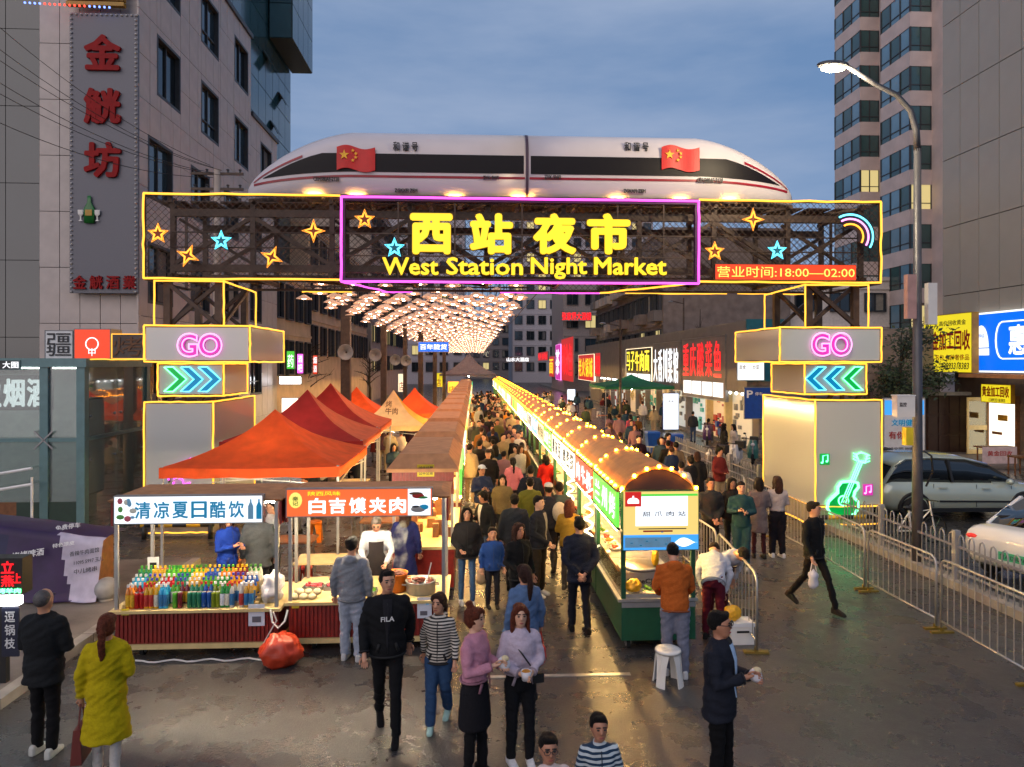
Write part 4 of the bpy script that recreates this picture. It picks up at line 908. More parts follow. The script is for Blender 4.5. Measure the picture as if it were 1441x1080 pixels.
def front_stall(label, x0, x1, Y, depth, face, zs, zc=.66):
    t = thing('market_stall', label, 'stall', (x0, Y, 0), group='stalls with red slatted fronts'); w = x1-x0
    MB().box((.02,.02,.14),(w-.02,depth-.02,zc-.04)).build('base', M('maroon_slat'), t)
    b = MB(); ribs(b, .03, w-.03, .20, zc-.05, .02); ribs2 = MB(); o = b.build('slats', M('maroon_slat'), t); o['kind'] = 'stuff'
    MB().box((-.01,-.02,.12),(w+.01,depth,.185)).build('skirting', M('counter_top'), t)
    MB().box((-.03,-.06,zc-.04),(w+.03,depth,zc)).build('counter', M('counter_top'), t)
    for x in (.04, w-.04):
        for y in (.02, depth-.05): MB().bar((x,y,zc),(x,y,2.16),.045).build('post', M('galv'), t)
    zr0, zr1 = zs+.40, zs+.52
    r = MB().loft([[(-.04,-.02,2.12),(w+.04,-.02,2.12),(w+.04,depth+.0,2.12),(-.04,depth+.0,2.12)], [(-.05,-.05,2.15),(w+.05,-.05,2.15),(w+.05,depth+.02,2.15),(-.05,depth+.02,2.15)], [(.08,.2,2.21),(w-.08,.2,2.21),(w-.08,depth-.25,2.21),(.08,depth-.25,2.21)]]); r.build('roof', M('roof_brown'), t)
    MB().box((-.03,0,1.80),(.0,depth,2.12)).build('side_board', M('maroon_slat'), t); MB().box((w,0,1.80),(w+.03,depth,2.12)).build('side_board', M('maroon_slat'), t)
    MB().tube([(.15,.3,2.06),(w-.15,.3,2.06)], .022, 6).build('light_tube', M('stall_tube'), t)
    caster(t, .35, .12); caster(t, w-.3, .12); caster(t, .35, depth-.12); caster(t, w-.3, depth-.12)
    return t
YD = 9.9
X0, X1 = at(159, 850, YD).x, at(393, 850, YD).x
ds = front_stall('drinks stall with bottle rows and red slatted front, at the left', X0, X1, YD, 1.15, None, 1.78)
p = at(161, 738, YD-.06); q = at(371, 697, YD-.06); wq, hq = q.x-p.x, at(161,698,YD-.06).z-p.z
s1 = sign('stall_sign', 'white lit stall sign with six blue characters for cold drinks', (p.x, YD-.08, p.z), FRONT, wq, hq, M('panel_white'), M('grey_plastic'), [(ch, wq*(.145+i*.125), hq*.2, wq*.105, hq*.6, M('text_blue'), dict(bold=.035)) for i, ch in enumerate('清凉夏日酷饮')], depth=.1, rim=.012)
random.seed(3)
for i in range(9): MB().ball((random.uniform(.04,.26), random.uniform(.06,hq-.06), .012), (random.uniform(.02,.06), random.uniform(.02,.06), .004), 8, 5).build('printed_fruit', random.choice([mat('pf1','#5aa34a',.5), mat('pf2','#d7d9c8',.5), mat('pf3','#c85a6a',.5), mat('pf4','#7db8d6',.5)]), s1)
for i, m in enumerate(('pf4', 'text_blue')): MB().prism([(wq*.90+i*.11, hq*.15), (wq*.90+i*.11+.07, hq*.15), (wq*.90+i*.11+.07, hq*.6), (wq*.90+i*.11+.045, hq*.75), (wq*.90+i*.11+.045, hq*.85), (wq*.90+i*.11+.025, hq*.85), (wq*.90+i*.11+.025, hq*.75), (wq*.90+i*.11, hq*.6)], -.02, -.008).build('printed_bottle', M(m), s1, mw=Matrix.Rotation(-pi/2, 4, 'X') @ Matrix.Scale(-1, 4, (0,0,1)) if False else Matrix(((1,0,0,0),(0,0,1,0),(0,-1,0,0),(0,0,0,1))))
for px, py, pw, ph, m, nm, lb in ((349, 852, 22, 30, NOTICE, 'notice', 'pale blue paper notice on the drinks stall front'), (170, 858, 10, 9, TAGY, 'number_tag', 'small yellow number tag on the drinks stall')):
    a = at(px, py+ph, YD-.05); o = MB().box((0,-.004,0),(pw*.0099,.0,ph*.0099)).build(nm, m, None); o.location = (a.x, YD-.03, a.z); tag(o, lb, 'notice' if nm == 'notice' else 'tag')
    if nm == 'notice': MB().box((.05,-.007,.05),(.17,-.005,.13)).build('print', M('text_grey'), o); MB().box((.14,-.007,.19),(.18,-.005,.24)).build('print', M('text_blue'), o)
# bottles and cans
BC = {}
def drink(col, cap, kind):
    k = (col, cap, kind)
    if k not in BC:
        if kind == 'bottle':
            body = MB().lathe([(.0,0),(.03,0),(.032,.02),(.032,.05),(.0325,.052),(.0325,.108),(.032,.11),(.032,.13),(.026,.16),(.013,.19),(.013,.205),(0,.205)], 9).mesh('bottle', [mat('drink_'+col, col, .15, 0, .1, 20, spec=.8)], True)
            lbm = mat('label_'+cap+col, random.choice(['#c9c4b0','#b03028','#d8d8d8','#2a6a9a','#d0a020']), .5, 0, .3, 60); body.materials.append(lbm)
            for p_ in body.polygons:
                if .03 < p_.center.z < .12: p_.material_index = 1
            cp = MB().lathe([(0,.2),(.016,.2),(.016,.225),(0,.225)], 8).mesh('cap', [mat('cap_'+cap, cap, .4)])
        else:
            body = MB().lathe([(.0,0),(.028,0),(.032,.01),(.032,.13),(.027,.145),(0,.145)], 10).mesh('can', [mat('can_'+col, col, .25, .3, .1, 20)], True); cp = MB().lathe([(0,.143),(.026,.143),(.026,.149),(0,.149)], 10).mesh('lid', [M('galv')])
        BC[k] = (body, cp)
    return BC[k]
random.seed(11)
cols = ['#d27a1a','#b01c1c','#d8a514','#3aa7d0','#58a82e','#6a1f2c','#2a7a58','#1f4f9a','#7a8a1c','#2c8a3a','#c8c4b8','#c89a3a']
cn = {'#d27a1a':'orange','#b01c1c':'red','#d8a514':'yellow','#3aa7d0':'light blue','#58a82e':'lime green','#6a1f2c':'dark red','#2a7a58':'sea green','#1f4f9a':'deep blue','#7a8a1c':'olive','#2c8a3a':'green','#c8c4b8':'clear','#c89a3a':'amber'}
caps = ['#d9d9d9','#d9d9d9','#3c8a2a','#b82020','#2a3aa0','#d9b020']
nx = 27; rnk = ['front','second','third','fourth','fifth','back']
for r in range(6):
    for i in range(nx):
        u = (i+.5)/nx; x = X0+.14+u*(X1-X0-.5); c_ = cols[min(11, int(u*12))] if r < 2 else cols[(int(u*9)*5+r//2*3) % 12]
        if r == 0 and random.random() < .06: continue
        kind = 'can' if (r < 1 and 9 < i < 20) or (r == 0 and i in (2,3)) else 'bottle'
        cp = caps[(int(u*9)*3+r//2) % 6]; me, ce = drink(c_, cp if kind == 'bottle' else '#d9d9d9', kind)
        o = put('drink_'+kind, me); o.location = (x+random.uniform(-.006,.006), YD+.05+r*.082, .66+(r*.035)); sc = 1.45 if r == 0 else 1.3; o.scale = (1.1, 1.1, sc)
        tag(o, '%s drink %s in the %s row on the drinks counter' % (cn[c_], kind, rnk[r]), kind, 'drinks on the stall counter, %s %s, %s row' % (cn[c_], kind, rnk[r]))
        put('cap' if kind == 'bottle' else 'lid', ce, o)
for r in range(1, 6): tag(MB().box((X0+.08, YD+.015+r*.082, .661), (X1-.32, YD+.095+r*.082, .659+r*.035)).build('display_step', M('counter_top')), '%s step of the wooden bottle riser' % rnk[r], 'riser', 'steps under the bottles')
def small_card(px, py, w, h, m, lbl, txt=None, z0=None):
    a = at(px, py, YD+.5); o = thing('counter_card', lbl, 'card', (a.x, YD+.58, a.z), group='cards on the drinks counter'); MB().box((-w/2,0,0),(w/2,.012,h)).build('card', m, o); MB().box((-.015,.012,-.0),(.015,.07,.01)).build('stand', m, o)
    MB().box((-w*.3,-.003,h*.35),(w*.3,-.001,h*.7)).build('print', M('text_dark') if m == M('white_paint') else M('white_paint'), o)
small_card(212, 812, .16, .26, M('white_paint'), 'white payment code card standing behind the bottles'); small_card(246, 818, .15, .2, mat('card_green','#1f8a3a',.5), 'green payment card standing behind the bottles'); small_card(228, 820, .22, .18, mat('card_pink','#b85a6a',.5), 'pink price card standing behind the bottles')
def lumpy(name, c, r, m, lbl, cat, seed=1, flat=.0, n=30, mm=20, amp=.25):
    b = MB().ball((0,0,0), r, n, mm); random.seed(seed); off = Vector((seed*3.1, 0, 0))
    for i, v in enumerate(b.v):
        v = Vector(v); d = v.length or 1; k = 1+amp*mnoise.noise(v/d*2.2+off)+amp*.5*(.4-abs(mnoise.noise(v/d*4.5+off)))+amp*.3*(.4-abs(mnoise.noise(v/d*9+off))); v = v*k; v.z = max(v.z, -r[2]*.8); b.v[i] = tuple(v)
    o = b.build(name, m, None, smooth=True); o.location = (c[0], c[1], c[2]+r[2]*.8); return tag(o, lbl, cat)
mat('bag_red', '#b53a1e', .35, 0, .15, 6, .3, 14); mat('bag_white', '#c7c4c8', .4, 0, .1, 6, .3, 14)
g = gr(395, 935); lumpy('rubbish_bag', g, (.26,.22,.22), M('bag_red'), 'full orange red plastic bag on the road between two stalls', 'bag', 4)
lumpy('plastic_bags', (X1-.17, YD+.3, .66), (.13,.2,.22), M('bag_white'), 'bundle of white printed carrier bags at the drinks stall corner', 'bags', 9, amp=.4)
cb = MB().tube([(X0+.25+i*.1, YD-.15+.04*sin(i*1.3), .015) for i in range(22)] + [(X1-.25, YD-.02, .1), (X1-.02, YD-.06, .5), (X1-.06, YD-.08, .62)], .012, 5).build('power_cable', M('plastic_white')); tag(cb, 'white power cable lying along the drinks stall foot', 'cable')
cb = MB().tube([(X1-.1, YD-.07, .66), (X1-.06, YD-.12, .5), (X1+.02, YD-.13, .42), (X1+.1, YD-.1, .5), (X1+.13, YD-.06, .64)], .014, 5).build('power_cable', M('plastic_white')); tag(cb, 'white cable loop hanging between the two red stalls', 'cable')
# --- meat bun stall
XA, XB = at(404, 845, YD+.1).x, at(628, 845, YD+.1).x; YM = YD+.1
ms = front_stall('meat bun stall with orange lit sign and pots on the counter', XA, XB, YM, 1.15, None, 1.78, .70)
p = at(403, 728, YM-.06); q = at(609, 683, YM-.06); wq, hq = q.x-p.x, at(403,688,YM-.06).z-p.z
s2 = sign('stall_sign', 'orange lit stall sign with five white characters and a food picture', (p.x, YM-.08, p.z), FRONT, wq, hq, M('panel_orange'), M('grey_plastic'), [(ch, wq*(.155+i*.137), hq*.12, wq*.115, hq*.56, M('letter_white'), dict(bold=.045)) for i, ch in enumerate('白吉馍夹肉')] + [('陕西风味', wq*.15, hq*.76, wq*.22, hq*.15, M('letter_yellow'), {})], depth=.1, rim=.012, boxes=[('picture', wq*.83, hq*.03, wq*.985, hq*.97, M('panel_white'))])
b = MB().ball((0,0,0), (wq*.045, hq*.28, .006), 14, 6); b.build('emblem', emi('panel_lemon', (.95,.75,.15), .9), s2, mw=Matrix.Translation((wq*.065, hq*.6, .008))); text(s2, 'lettering', '秦\n记', wq*.045, hq*.42, wq*.04, hq*.32, mat('text_green', '#2c6a2c', .5), z=.016)
for x, y, a, bb, m in ((.9,.72,.045,.1,'red_plastic'), (.885,.80,.05,.06,'wood'), (.93,.66,.04,.05,'card_green'), (.9,.25,.055,.12,'galv'), (.94,.32,.035,.1,'text_blue'), (.885,.33,.03,.05,'text_dark')): MB().ball((wq*x, hq*y, .012), (wq*a, hq*bb, .004), 10, 5).build('printed_food', M(m), s2)
for px, py, pw, ph, m, nm, lb in ((587, 842, 20, 29, NOTICE, 'notice', 'pale blue paper notice on the meat bun stall front'), (410, 848, 10, 9, TAGY, 'number_tag', 'small yellow number tag on the meat bun stall')):
    a = at(px, py+ph, YM-.05); o = MB().box((0,-.004,0),(pw*.0100,.0,ph*.0100)).build(nm, m, None); o.location = (a.x, YM-.03, a.z); tag(o, lb, 'notice' if nm == 'notice' else 'tag')
    if nm == 'notice': MB().box((.04,-.007,.04),(.14,-.005,.1)).build('print', M('text_grey'), o); MB().box((.12,-.007,.19),(.16,-.005,.24)).build('print', M('text_blue'), o)
# pots, buns and trays on the counter
mat('pot_orange', '#c86a10', .3, 0, .1); mat('meat', '#6a3020', .4, 0, .4, 30, .5, 40); mat('dough', '#c9b98f', .6, 0, .15, 10, .2, 30); mat('raw_meat', '#b4303a', .35, 0, .3, 20, .3, 30); mat('greens', '#4a8a1c', .6, 0, .3, 30, .4, 40)
def pot(name, lbl, loc, r, h, m, fill, lid=False, ladle=False):
    t = thing(name, lbl, 'pot', loc); MB().lathe([(0,0),(r*.92,0),(r,.02),(r,h),(r*1.06,h+.01),(r*1.06,h+.025),(r*.96,h+.02),(r*.94,h-.05),(0,h-.05)], 22).build('body', m, t, smooth=True)
    b = MB(); random.seed(int(r*1000))
    for i in range(26): a = random.random()*6.28; d = r*.8*sqrt(random.random()); b.ball((d*cos(a), d*sin(a), h-.04+random.uniform(0,.035)+.05*(1-d/r)), (random.uniform(.025,.05),)*2+(random.uniform(.015,.03),), 7, 5)
    o = b.build('filling', fill, t, smooth=True); o['kind'] = 'stuff'
    for s in (-1, 1): MB().tube([(s*r*1.0,-.05,h*.75),(s*(r+.05),-.04,h*.75),(s*(r+.05),.04,h*.75),(s*r*1.0,.05,h*.75)], .01, 5).build('handle', m, t)
    if ladle: MB().tube([(r*.4,0,h-.03),(r*.7,.05,h+.25)], .01, 5).ball((r*.38,0,h-.02), (.05,.05,.025), 8, 5).build('ladle', M('galv'), t)
    return t
pa = at(556, 828, YM+.35); pot('stock_pot', 'orange enamel pot steaming on the meat bun counter', (pa.x, YM+.42, .70), .17, .24, M('pot_orange'), M('meat'))
pb_ = at(592, 832, YM+.3); pot('steel_basin', 'wide steel basin heaped with meat at the counter end', (pb_.x, YM+.32, .70), .21, .16, M('galv'), M('meat'), ladle=True)
for i, (px, py) in enumerate(((415,838),(428,842),(440,838),(422,828),(433,829),(446,832),(418,820))):
    a = at(px, py, YM+.12); lumpy('flatbread', (a.x, YM+.1+.05*(i//3), .70+(.05 if i > 2 else 0)), (.06,.06,.045), M('dough'), 'round white bun, %s of the pile on the meat bun counter' % ['first','second','third','fourth','fifth','sixth','topmost'][i], 'bun', i+20, amp=.08, n=12, mm=8)['group'] = 'buns on the counter'
for i, (px, m, lb) in enumerate(((440, 'raw_meat', 'tray of red sausages on the meat bun counter'), (470, 'raw_meat', 'tray of chopped red meat beside the sausages'), (520, 'greens', 'tray of chopped green peppers on the meat bun counter'))):
    a = at(px, 822, YM+.5); t = thing('food_tray', lb, 'tray', (a.x, YM+.55-(.25 if i == 2 else 0), .70)); MB().box((-.14,-.11,0),(.14,.11,.01)).box((-.14,-.11,.01),(-.13,.11,.06)).box((.13,-.11,.01),(.14,.11,.06)).box((-.13,-.11,.01),(.13,-.1,.06)).box((-.13,.1,.01),(.13,.11,.06)).build('dish', M('galv'), t)
    b = MB(); random.seed(i+50)
    for k in range(22): b.ball((random.uniform(-.1,.1), random.uniform(-.08,.08), .03+random.random()*.04), (random.uniform(.02,.045), random.uniform(.015,.03), .018), 7, 4)
    o = b.build('filling', M(m), t, smooth=True); o['kind'] = 'stuff'
# steam over the orange pot
def steam_mat():
    m = bpy.data.materials.new('steam'); m.use_nodes = True; n = m.node_tree; n.nodes.clear(); o = n.nodes.new('ShaderNodeOutputMaterial'); v = n.nodes.new('ShaderNodeVolumePrincipled'); v.inputs['Color'].default_value = (.9,.9,.9,1)
    t = n.nodes.new('ShaderNodeTexCoord'); z = n.nodes.new('ShaderNodeTexNoise'); z.inputs['Scale'].default_value = 5; z.inputs['Detail'].default_value = 3; n.links.new(t.outputs['Object'], z.inputs[0])
    r = n.nodes.new('ShaderNodeMapRange'); r.inputs[1].default_value = .45; r.inputs[2].default_value = .7; r.inputs[3].default_value = 0; r.inputs[4].default_value = 3.0; n.links.new(z.outputs['Fac'], r.inputs[0]); n.links.new(r.outputs[0], v.inputs['Density']); n.links.new(v.outputs[0], o.inputs['Volume']); return m
b = MB().tube([(0,0,0),(.03,.02,.2),(-.02,.03,.4),(.05,.05,.6),(.08,.05,.75)], [.1,.13,.14,.11,.03], 10); o = b.build('steam', steam_mat(), None, smooth=True); o.location = (pa.x+.03, YM+.42, .96); tag(o, 'steam rising from the orange pot', 'steam', kind='stuff')

# ================================================================== LEFT ROW (faces the aisle)
XLr0, XLr1 = -1.42, -.36
random.seed(31)
lsig = ['stall_green','stall_white','stall_yellow','stall_cream','stall_orange','stall_green','stall_teal']
for i in range(15):
    y0 = 12.3+i*4.1; L = 3.3 if i < 10 else 3.6
    nn = ['first','second','third','fourth','fifth','sixth','seventh','eighth','ninth','tenth','eleventh','twelfth','thirteenth','fourteenth','farthest'][i]
    t = thing('market_stall', 'brown roofed stall of the left row, %s behind the meat bun stall' % nn, 'stall', (XLr0, y0, 0), group='left row of brown roofed stalls'); w = XLr1-XLr0
    MB().box((0,0,.14),(w,L,.80)).build('base', M('maroon_slat'), t); MB().box((-.03,-.03,.80),(w+.04,L+.03,.85)).build('counter', M('counter_top'), t)
    MB().box((0,0,1.75),(w,.05,2.15)).build('end_board', M('maroon_slat'), t)
    if i < 5:
        b = MB(); ribs(b, .02, w-.02, 1.77, 2.13, 0); b.build('slats', M('maroon_slat'), t)['kind'] = 'stuff'
    r = MB().loft([[(-.08,-.08,2.14),(w+.08,-.08,2.14),(w+.08,L+.08,2.14),(-.08,L+.08,2.14)], [(-.08,-.08,2.20),(w+.08,-.08,2.20),(w+.08,L+.08,2.20),(-.08,L+.08,2.20)], [(.10,.22,2.42),(w-.10,.22,2.42),(w-.10,L-.22,2.42),(.10,L-.22,2.42)]]); r.build('roof', M('roof_brown'), t)
    for x in (.03, w-.03):
        for y in (.03, L-.03): MB().bar((x,y,.85),(x,y,2.14),.05).build('post', M('galv'), t)
    sg_ = MB().box((w+.09,.1,1.70),(w+.13,L-.1,2.16)).build('side_sign', M(lsig[i % 7]), t)
    if i < 8:
        for k in range(4): text(t, 'lettering', '陇上小吃烤肉凉皮酸奶洋芋'[(i*3+k) % 12], 0, 0, .42, .30, M('text_red' if i % 2 else 'text_dark'), z=0, mw=frame((w+.135, .3+k*.72, 1.78), EAST), ext=.004)
    MB().tube([(w-.12,.2,2.08),(w-.12,L-.2,2.08)], .02, 5).build('light_tube', M('stall_tube_warm'), t)
    MB().tube([(w+.11,.15,1.66),(w+.11,L-.15,1.66)], .014, 5).build('awning_light', M('awning_tube'), t)
    b = MB()
    for k in range(26 if i < 6 else 10): b.box(*(lambda x,y,z,s: ((x,y,.85),(x+s,y+s,.85+z)))(random.uniform(.1,w-.2), random.uniform(.05,L-.25), random.uniform(.05,.35), random.uniform(.08,.2)))
    b.build('goods', [M('wood'), M('dough'), M('red_plastic'), M('ochre')][i % 4], t)['kind'] = 'stuff'
    caster(t, .15, .2); caster(t, w-.15, .2)
p = at(587, 671, 12.25); q = at(611, 654, 12.25); sign('notice', 'yellow paper notice on the end of the first left stall', (p.x, 12.25, p.z), FRONT, q.x-p.x, q.z-p.z, TAGY, TAGY, [('诚信经营', .03, .12, .24, .06, M('text_dark'), {}), ('公平交易', .03, .03, .24, .06, M('text_dark'), {})], depth=.01, rim=.004)

# ================================================================== RIGHT ROW: arched stalls with bulbs
XR0, XR1, LR = 2.03, 3.07, 2.12; WR = XR1-XR0
mat('arch_roof', '#b87838', .55, 0, .25, 4, .2, 25); mat('arch_gable', '#3a2620', .6, 0, .2)
def arc(u, z0=2.24, rise=.30): return (WR*u, z0+rise*sin(pi*u)**.8 if 0 < u < 1 else z0)
NA = 12
ap = [arc(i/NA) for i in range(NA+1)]
roof_me = None; rsig = ['stall_green','stall_red','stall_white','stall_white','stall_green','stall_cream','stall_sky','stall_white','stall_orange','stall_teal','stall_white','stall_yellow']
bulb_me = MB().ball((0,0,0), .028, 8, 6).mesh('bulb', [M('bulb')], True)
bulb_spots = [(ap[k][0], -.03, ap[k][1]+.035) for k in range(0, NA+1, 2)] + [(ap[k][0], LR-.03, ap[k][1]+.035) for k in range(1, NA, 3)] + [(-.03, y, 2.26) for y in (.3,.6,.9,1.2,1.5,1.8)] + [(WR+.03, y, 2.26) for y in (.4,.9,1.4,1.9)]
far_bulbs = MB()
for s_ in bulb_spots: far_bulbs.ball(s_, .024, 6, 4)
far_bulbs_me = far_bulbs.mesh('bulb_string', [M('bulb_far')])
rb_ = MB(); th = .03
rb_.loft([[(x, -.02, z) for x, z in ap] + [(x, -.02, z+th) for x, z in reversed(ap)], [(x, LR, z) for x, z in ap] + [(x, LR, z+th) for x, z in reversed(ap)]]); roof_me = rb_.mesh('roof', [M('arch_roof')])
gb_ = MB().prism([(x, z-.005) for x, z in ap], .0, .03); gable_me = gb_.mesh('gable', [M('arch_gable')])
base_me = MB().box((0,0,.16),(WR,LR-.06,.70)).mesh('base', [M('green_paint')]); ctr_me = MB().box((-.05,-.02,.70),(WR+.03,LR-.04,.74)).mesh('counter', [M('galv')])
post_me = MB().bar((0,0,.74),(0,0,2.25),.06).mesh('post', [M('green_paint')])
sgn_me = MB().box((-.06,.06,1.72),(-.02,LR-.1,2.22)).mesh('side_sign', [M('panel_green')]); sgn_rim = MB().box((-.065,.02,2.215),(-.01,LR-.06,2.25)).box((-.065,.02,1.69),(-.01,LR-.06,1.72)).mesh('sign_rim', [M('black')])
tub_me = MB().tube([(.15,.2,2.1),(.15,LR-.2,2.1)], .02, 5).mesh('light_tube', [M('stall_tube_warm')]); awn_me = MB().tube([(-.04,.12,1.67),(-.04,LR-.18,1.67)], .014, 5).mesh('awning_light', [M('awning_tube')]); case_me = MB().box((0,.05,.745),(.03,LR-.1,1.05)).mesh('glass_screen', [glassmat('case_glass', (.9,.95,.9), .06)])
ordn = ['first','second','third','fourth','fifth','sixth','seventh','eighth','ninth','tenth','eleventh','twelfth','thirteenth','fourteenth','fifteenth','sixteenth','seventeenth','eighteenth','nineteenth','twentieth']
YR = 9.75
random.seed(77)
gm = [mat('goods_a','#b8791c',.5,0,.3,20), mat('goods_b','#a8321c',.5,0,.3,20), mat('goods_c','#5a8a1c',.5,0,.3,20), mat('goods_d','#c8b890',.5,0,.2,20), mat('goods_e','#d8a018',.5,0,.2,20)]
def goods(y0, n, lblf):
    for k in range(n):
        m = gm[random.randrange(5)]; x = XR0+random.choice([.18,.42]); y = y0+.2+k*(LR-.4)/n; t = thing('food_tray', lblf(k), 'tray', (x, y, .741), group='trays along the arched stalls')
        MB().lathe([(0,0),(.09,0),(.12,.05),(.11,.05),(.085,.012),(0,.012)], 12).build('dish', M('galv' if k % 2 else 'plastic_white'), t, smooth=True)
        b = MB()
        for j in range(9): a = random.random()*6.28; d = .07*random.random(); b.ball((d*cos(a), d*sin(a), .035+random.random()*.05), (.03,.025,.022), 7, 5)
        b.build('filling', m, t, smooth=True)['kind'] = 'stuff'
for i in range(32):
    y0 = YR+i*LR
    nm = ordn[i] if i < 20 else None
    t = thing('arched_stall', ('green stall with arched bulb-lit roof, %s from the camera in the right row' % nm) if nm else 'distant arched stall far down the right row', 'stall', (XR0, y0, 0), group='arched stalls of the right row')
    put('base', base_me, t); put('counter', ctr_me, t); put('roof', roof_me, t); put('gable', gable_me, t)
    for x in (.03, WR-.03):
        for y in (.03, LR-.09): put('post', post_me, t, Matrix.Translation((x, y, 0)))
    o = put('side_sign', sgn_me, t); o.material_slots[0].link = 'OBJECT'; o.material_slots[0].material = M(rsig[i % 12]); put('sign_rim', sgn_rim, t)
    put('light_tube', tub_me, t)
    put('awning_light', awn_me, t)
    if i < 7:
        for s_ in bulb_spots: put('bulb', bulb_me, t, Matrix.Translation(s_))
    else: put('bulb_string', far_bulbs_me, t)['kind'] = 'stuff'
    if i < 10:
        put('glass_screen', case_me, t); n = 3
        for k in range(n): text(t, 'lettering', '兰州烤肉牛奶鸡蛋醪糟灰豆凉面'[(i*3+k) % 14], 0, 0, .42, .34, M('text_dark' if rsig[i % 12] in ('stall_white','stall_cream','stall_yellow') else 'letter_white'), z=0, mw=frame((-.065, LR-.35-k*.6, 1.80), WEST), ext=.004)
        goods(y0, 7 if i < 4 else 4, lambda k: 'food dish, %s along the counter of the %s arched stall' % (ordn[k], ordn[i]))
    else:
        b = MB()
        for k in range(8): b.ball((random.uniform(.1,.5), random.uniform(.2,1.9), .8), (.12,.12,.1), 6, 4)
        b.build('goods', gm[i % 5], t)['kind'] = 'stuff'
    caster(t, .12, .15); caster(t, WR-.12, .15)
# first stall: lit front sign, green screen edge, cooking gear
p = at(876, 775, YR-.05); q = at(983, 690, YR-.05); w_, h_ = q.x-p.x, q.z-p.z
fs = sign('stall_sign', 'white and blue lit sign with a red logo on the front of the arched stall', (p.x, YR-.06, p.z), FRONT, w_, h_, emi('panel_gold', (.85,.62,.18), .8), M('green_paint'), [], depth=.06, rim=.008)
for nm, x0, y0, x1, y1, m in (('white_field', .16,.40,.86,.93,'panel_white'), ('green_bar', .22,.90,.99,.945,'panel_green'), ('blue_band', .0,.0,1,.26,'panel_sky'), ('pattern_panel', .02,.04,.64,.22,'pf4'), ('caption_strip', .2,.345,.84,.37,'text_dark'), ('caption_strip', .26,.30,.66,.335,'text_red')):
    MB().box((w_*x0+.008, h_*y0+.008, .005),(w_*x1-.008, h_*y1, .009+(.002 if nm == 'pattern_panel' else 0)+(.002 if nm == 'caption_strip' else 0)+(.002 if nm == 'green_bar' else 0))).build(nm, M(m), fs)
MB().box((w_*.03, h_*.74, .005),(w_*.24, h_*.985, .016)).build('logo_square', M('panel_red'), fs)
b = MB().ball((w_*.135, h_*.845, .018), (w_*.075, h_*.045, .003), 12, 5); b.box((w_*.06,h_*.79,.016),(w_*.21,h_*.845,.021)); b.box((w_*.125,h_*.87,.016),(w_*.145,h_*.92,.021)); b.build('logo_dome', M('letter_white'), fs)
for k, ch in enumerate('甜爪肉站'): text(fs, 'lettering', ch, w_*(.26+k*.155), h_*.57, w_*.1, h_*.085, M('text_grey'), z=.01)
b = MB().prism([(w_*(.68+.3*u), h_*(.13+.10*sin(pi*min(1,u*1.15))*(1-u*.5))) for u in [i/10 for i in range(11)]] + [(w_*(.68+.3*u), h_*(.13-.09*sin(pi*min(1,u*1.15))*(1-u*.5))) for u in [1-i/10 for i in range(11)]], 0, .006)
for i, v in enumerate(b.v): b.v[i] = (v[0], v[2], v[1]+.012)
b.build('white_fish', M('letter_white'), fs)
for x, y in ((.5,.3),(.1,.12),(.3,.15),(.55,.1),(.22,.08),(.42,.17)): MB().box((w_*x, h_*y, .012),(w_*x+.03, h_*y+.012, .016)).build('pattern_mark', M('text_blue'), fs)
tag(MB().box((XR0,YR-.012,.62),(XR1,YR-.002,.69)).build('grey_band', M('grey_plastic')), 'grey band across the front of the first arched stall', 'trim')
gp_ = thing('griddle', 'steel griddle box with round hot plate in the front arched stall', 'cooker', (XR0+.1, YR+.35, .741)); MB().box((0,0,0),(.62,.5,.26)).build('case', M('galv'), gp_); MB().lathe([(0,.26),(.27,.26),(.29,.29),(.27,.31),(0,.32)], 24, (.31,.25,0)).build('hot_plate', M('steel'), gp_, smooth=True); text(gp_, 'lettering', 'DuceCJ', 0, 0, .36, .09, M('text_dark'), mw=frame((.06,-.004,.08), FRONT), z=0, bold=.04); MB().box((.46,-.006,.06),(.56,-.001,.18)).build('control', M('black'), gp_)
lumpy('fruit_heap', (XR0+.2, YR+.16, .80), (.11,.09,.09), gm[4], 'heap of yellow food in a basket in the front stall', 'food', 61, amp=.3)
lumpy('yellow_bag', (XR0+.60, YR+.5, 1.06), (.05,.05,.13), gm[4], 'yellow bag hanging beside the griddle', 'bag', 62)
t = thing('food_tray', 'shallow steel tray with pancakes at the front stall window', 'tray', (XR0+.32, YR+.16, .741)); MB().box((-.28,-.12,0),(.28,.12,.012)).box((-.28,-.12,.012),(.28,-.11,.05)).box((-.28,.11,.012),(.28,.12,.05)).box((-.28,-.11,.012),(-.27,.11,.05)).box((.27,-.11,.012),(.28,.11,.05)).build('dish', M('galv'), t)
for k in range(3): MB().lathe([(0,.02+k*.012),(.11,.02+k*.012),(.11,.03+k*.012),(0,.032+k*.012)], 14, (.1+k*.02,0,0)).build('pancake', M('dough'), t)
# squid/lantern strings hanging at stall 2-3: coiled white neon on posts
for i, y in enumerate((YR+LR+.1, YR+2*LR+.3)):
    o = MB().tube([(XR0-.1+.07*cos(k*.9), y+.07*sin(k*.9), .85+k*.03) for k in range(42)], .018, 5).build('light_coil', emi('coil', (1,.9,.65), 3)); tag(o, 'coiled white light tube beside the %s arched stall' % ['second','third'][i], 'light')

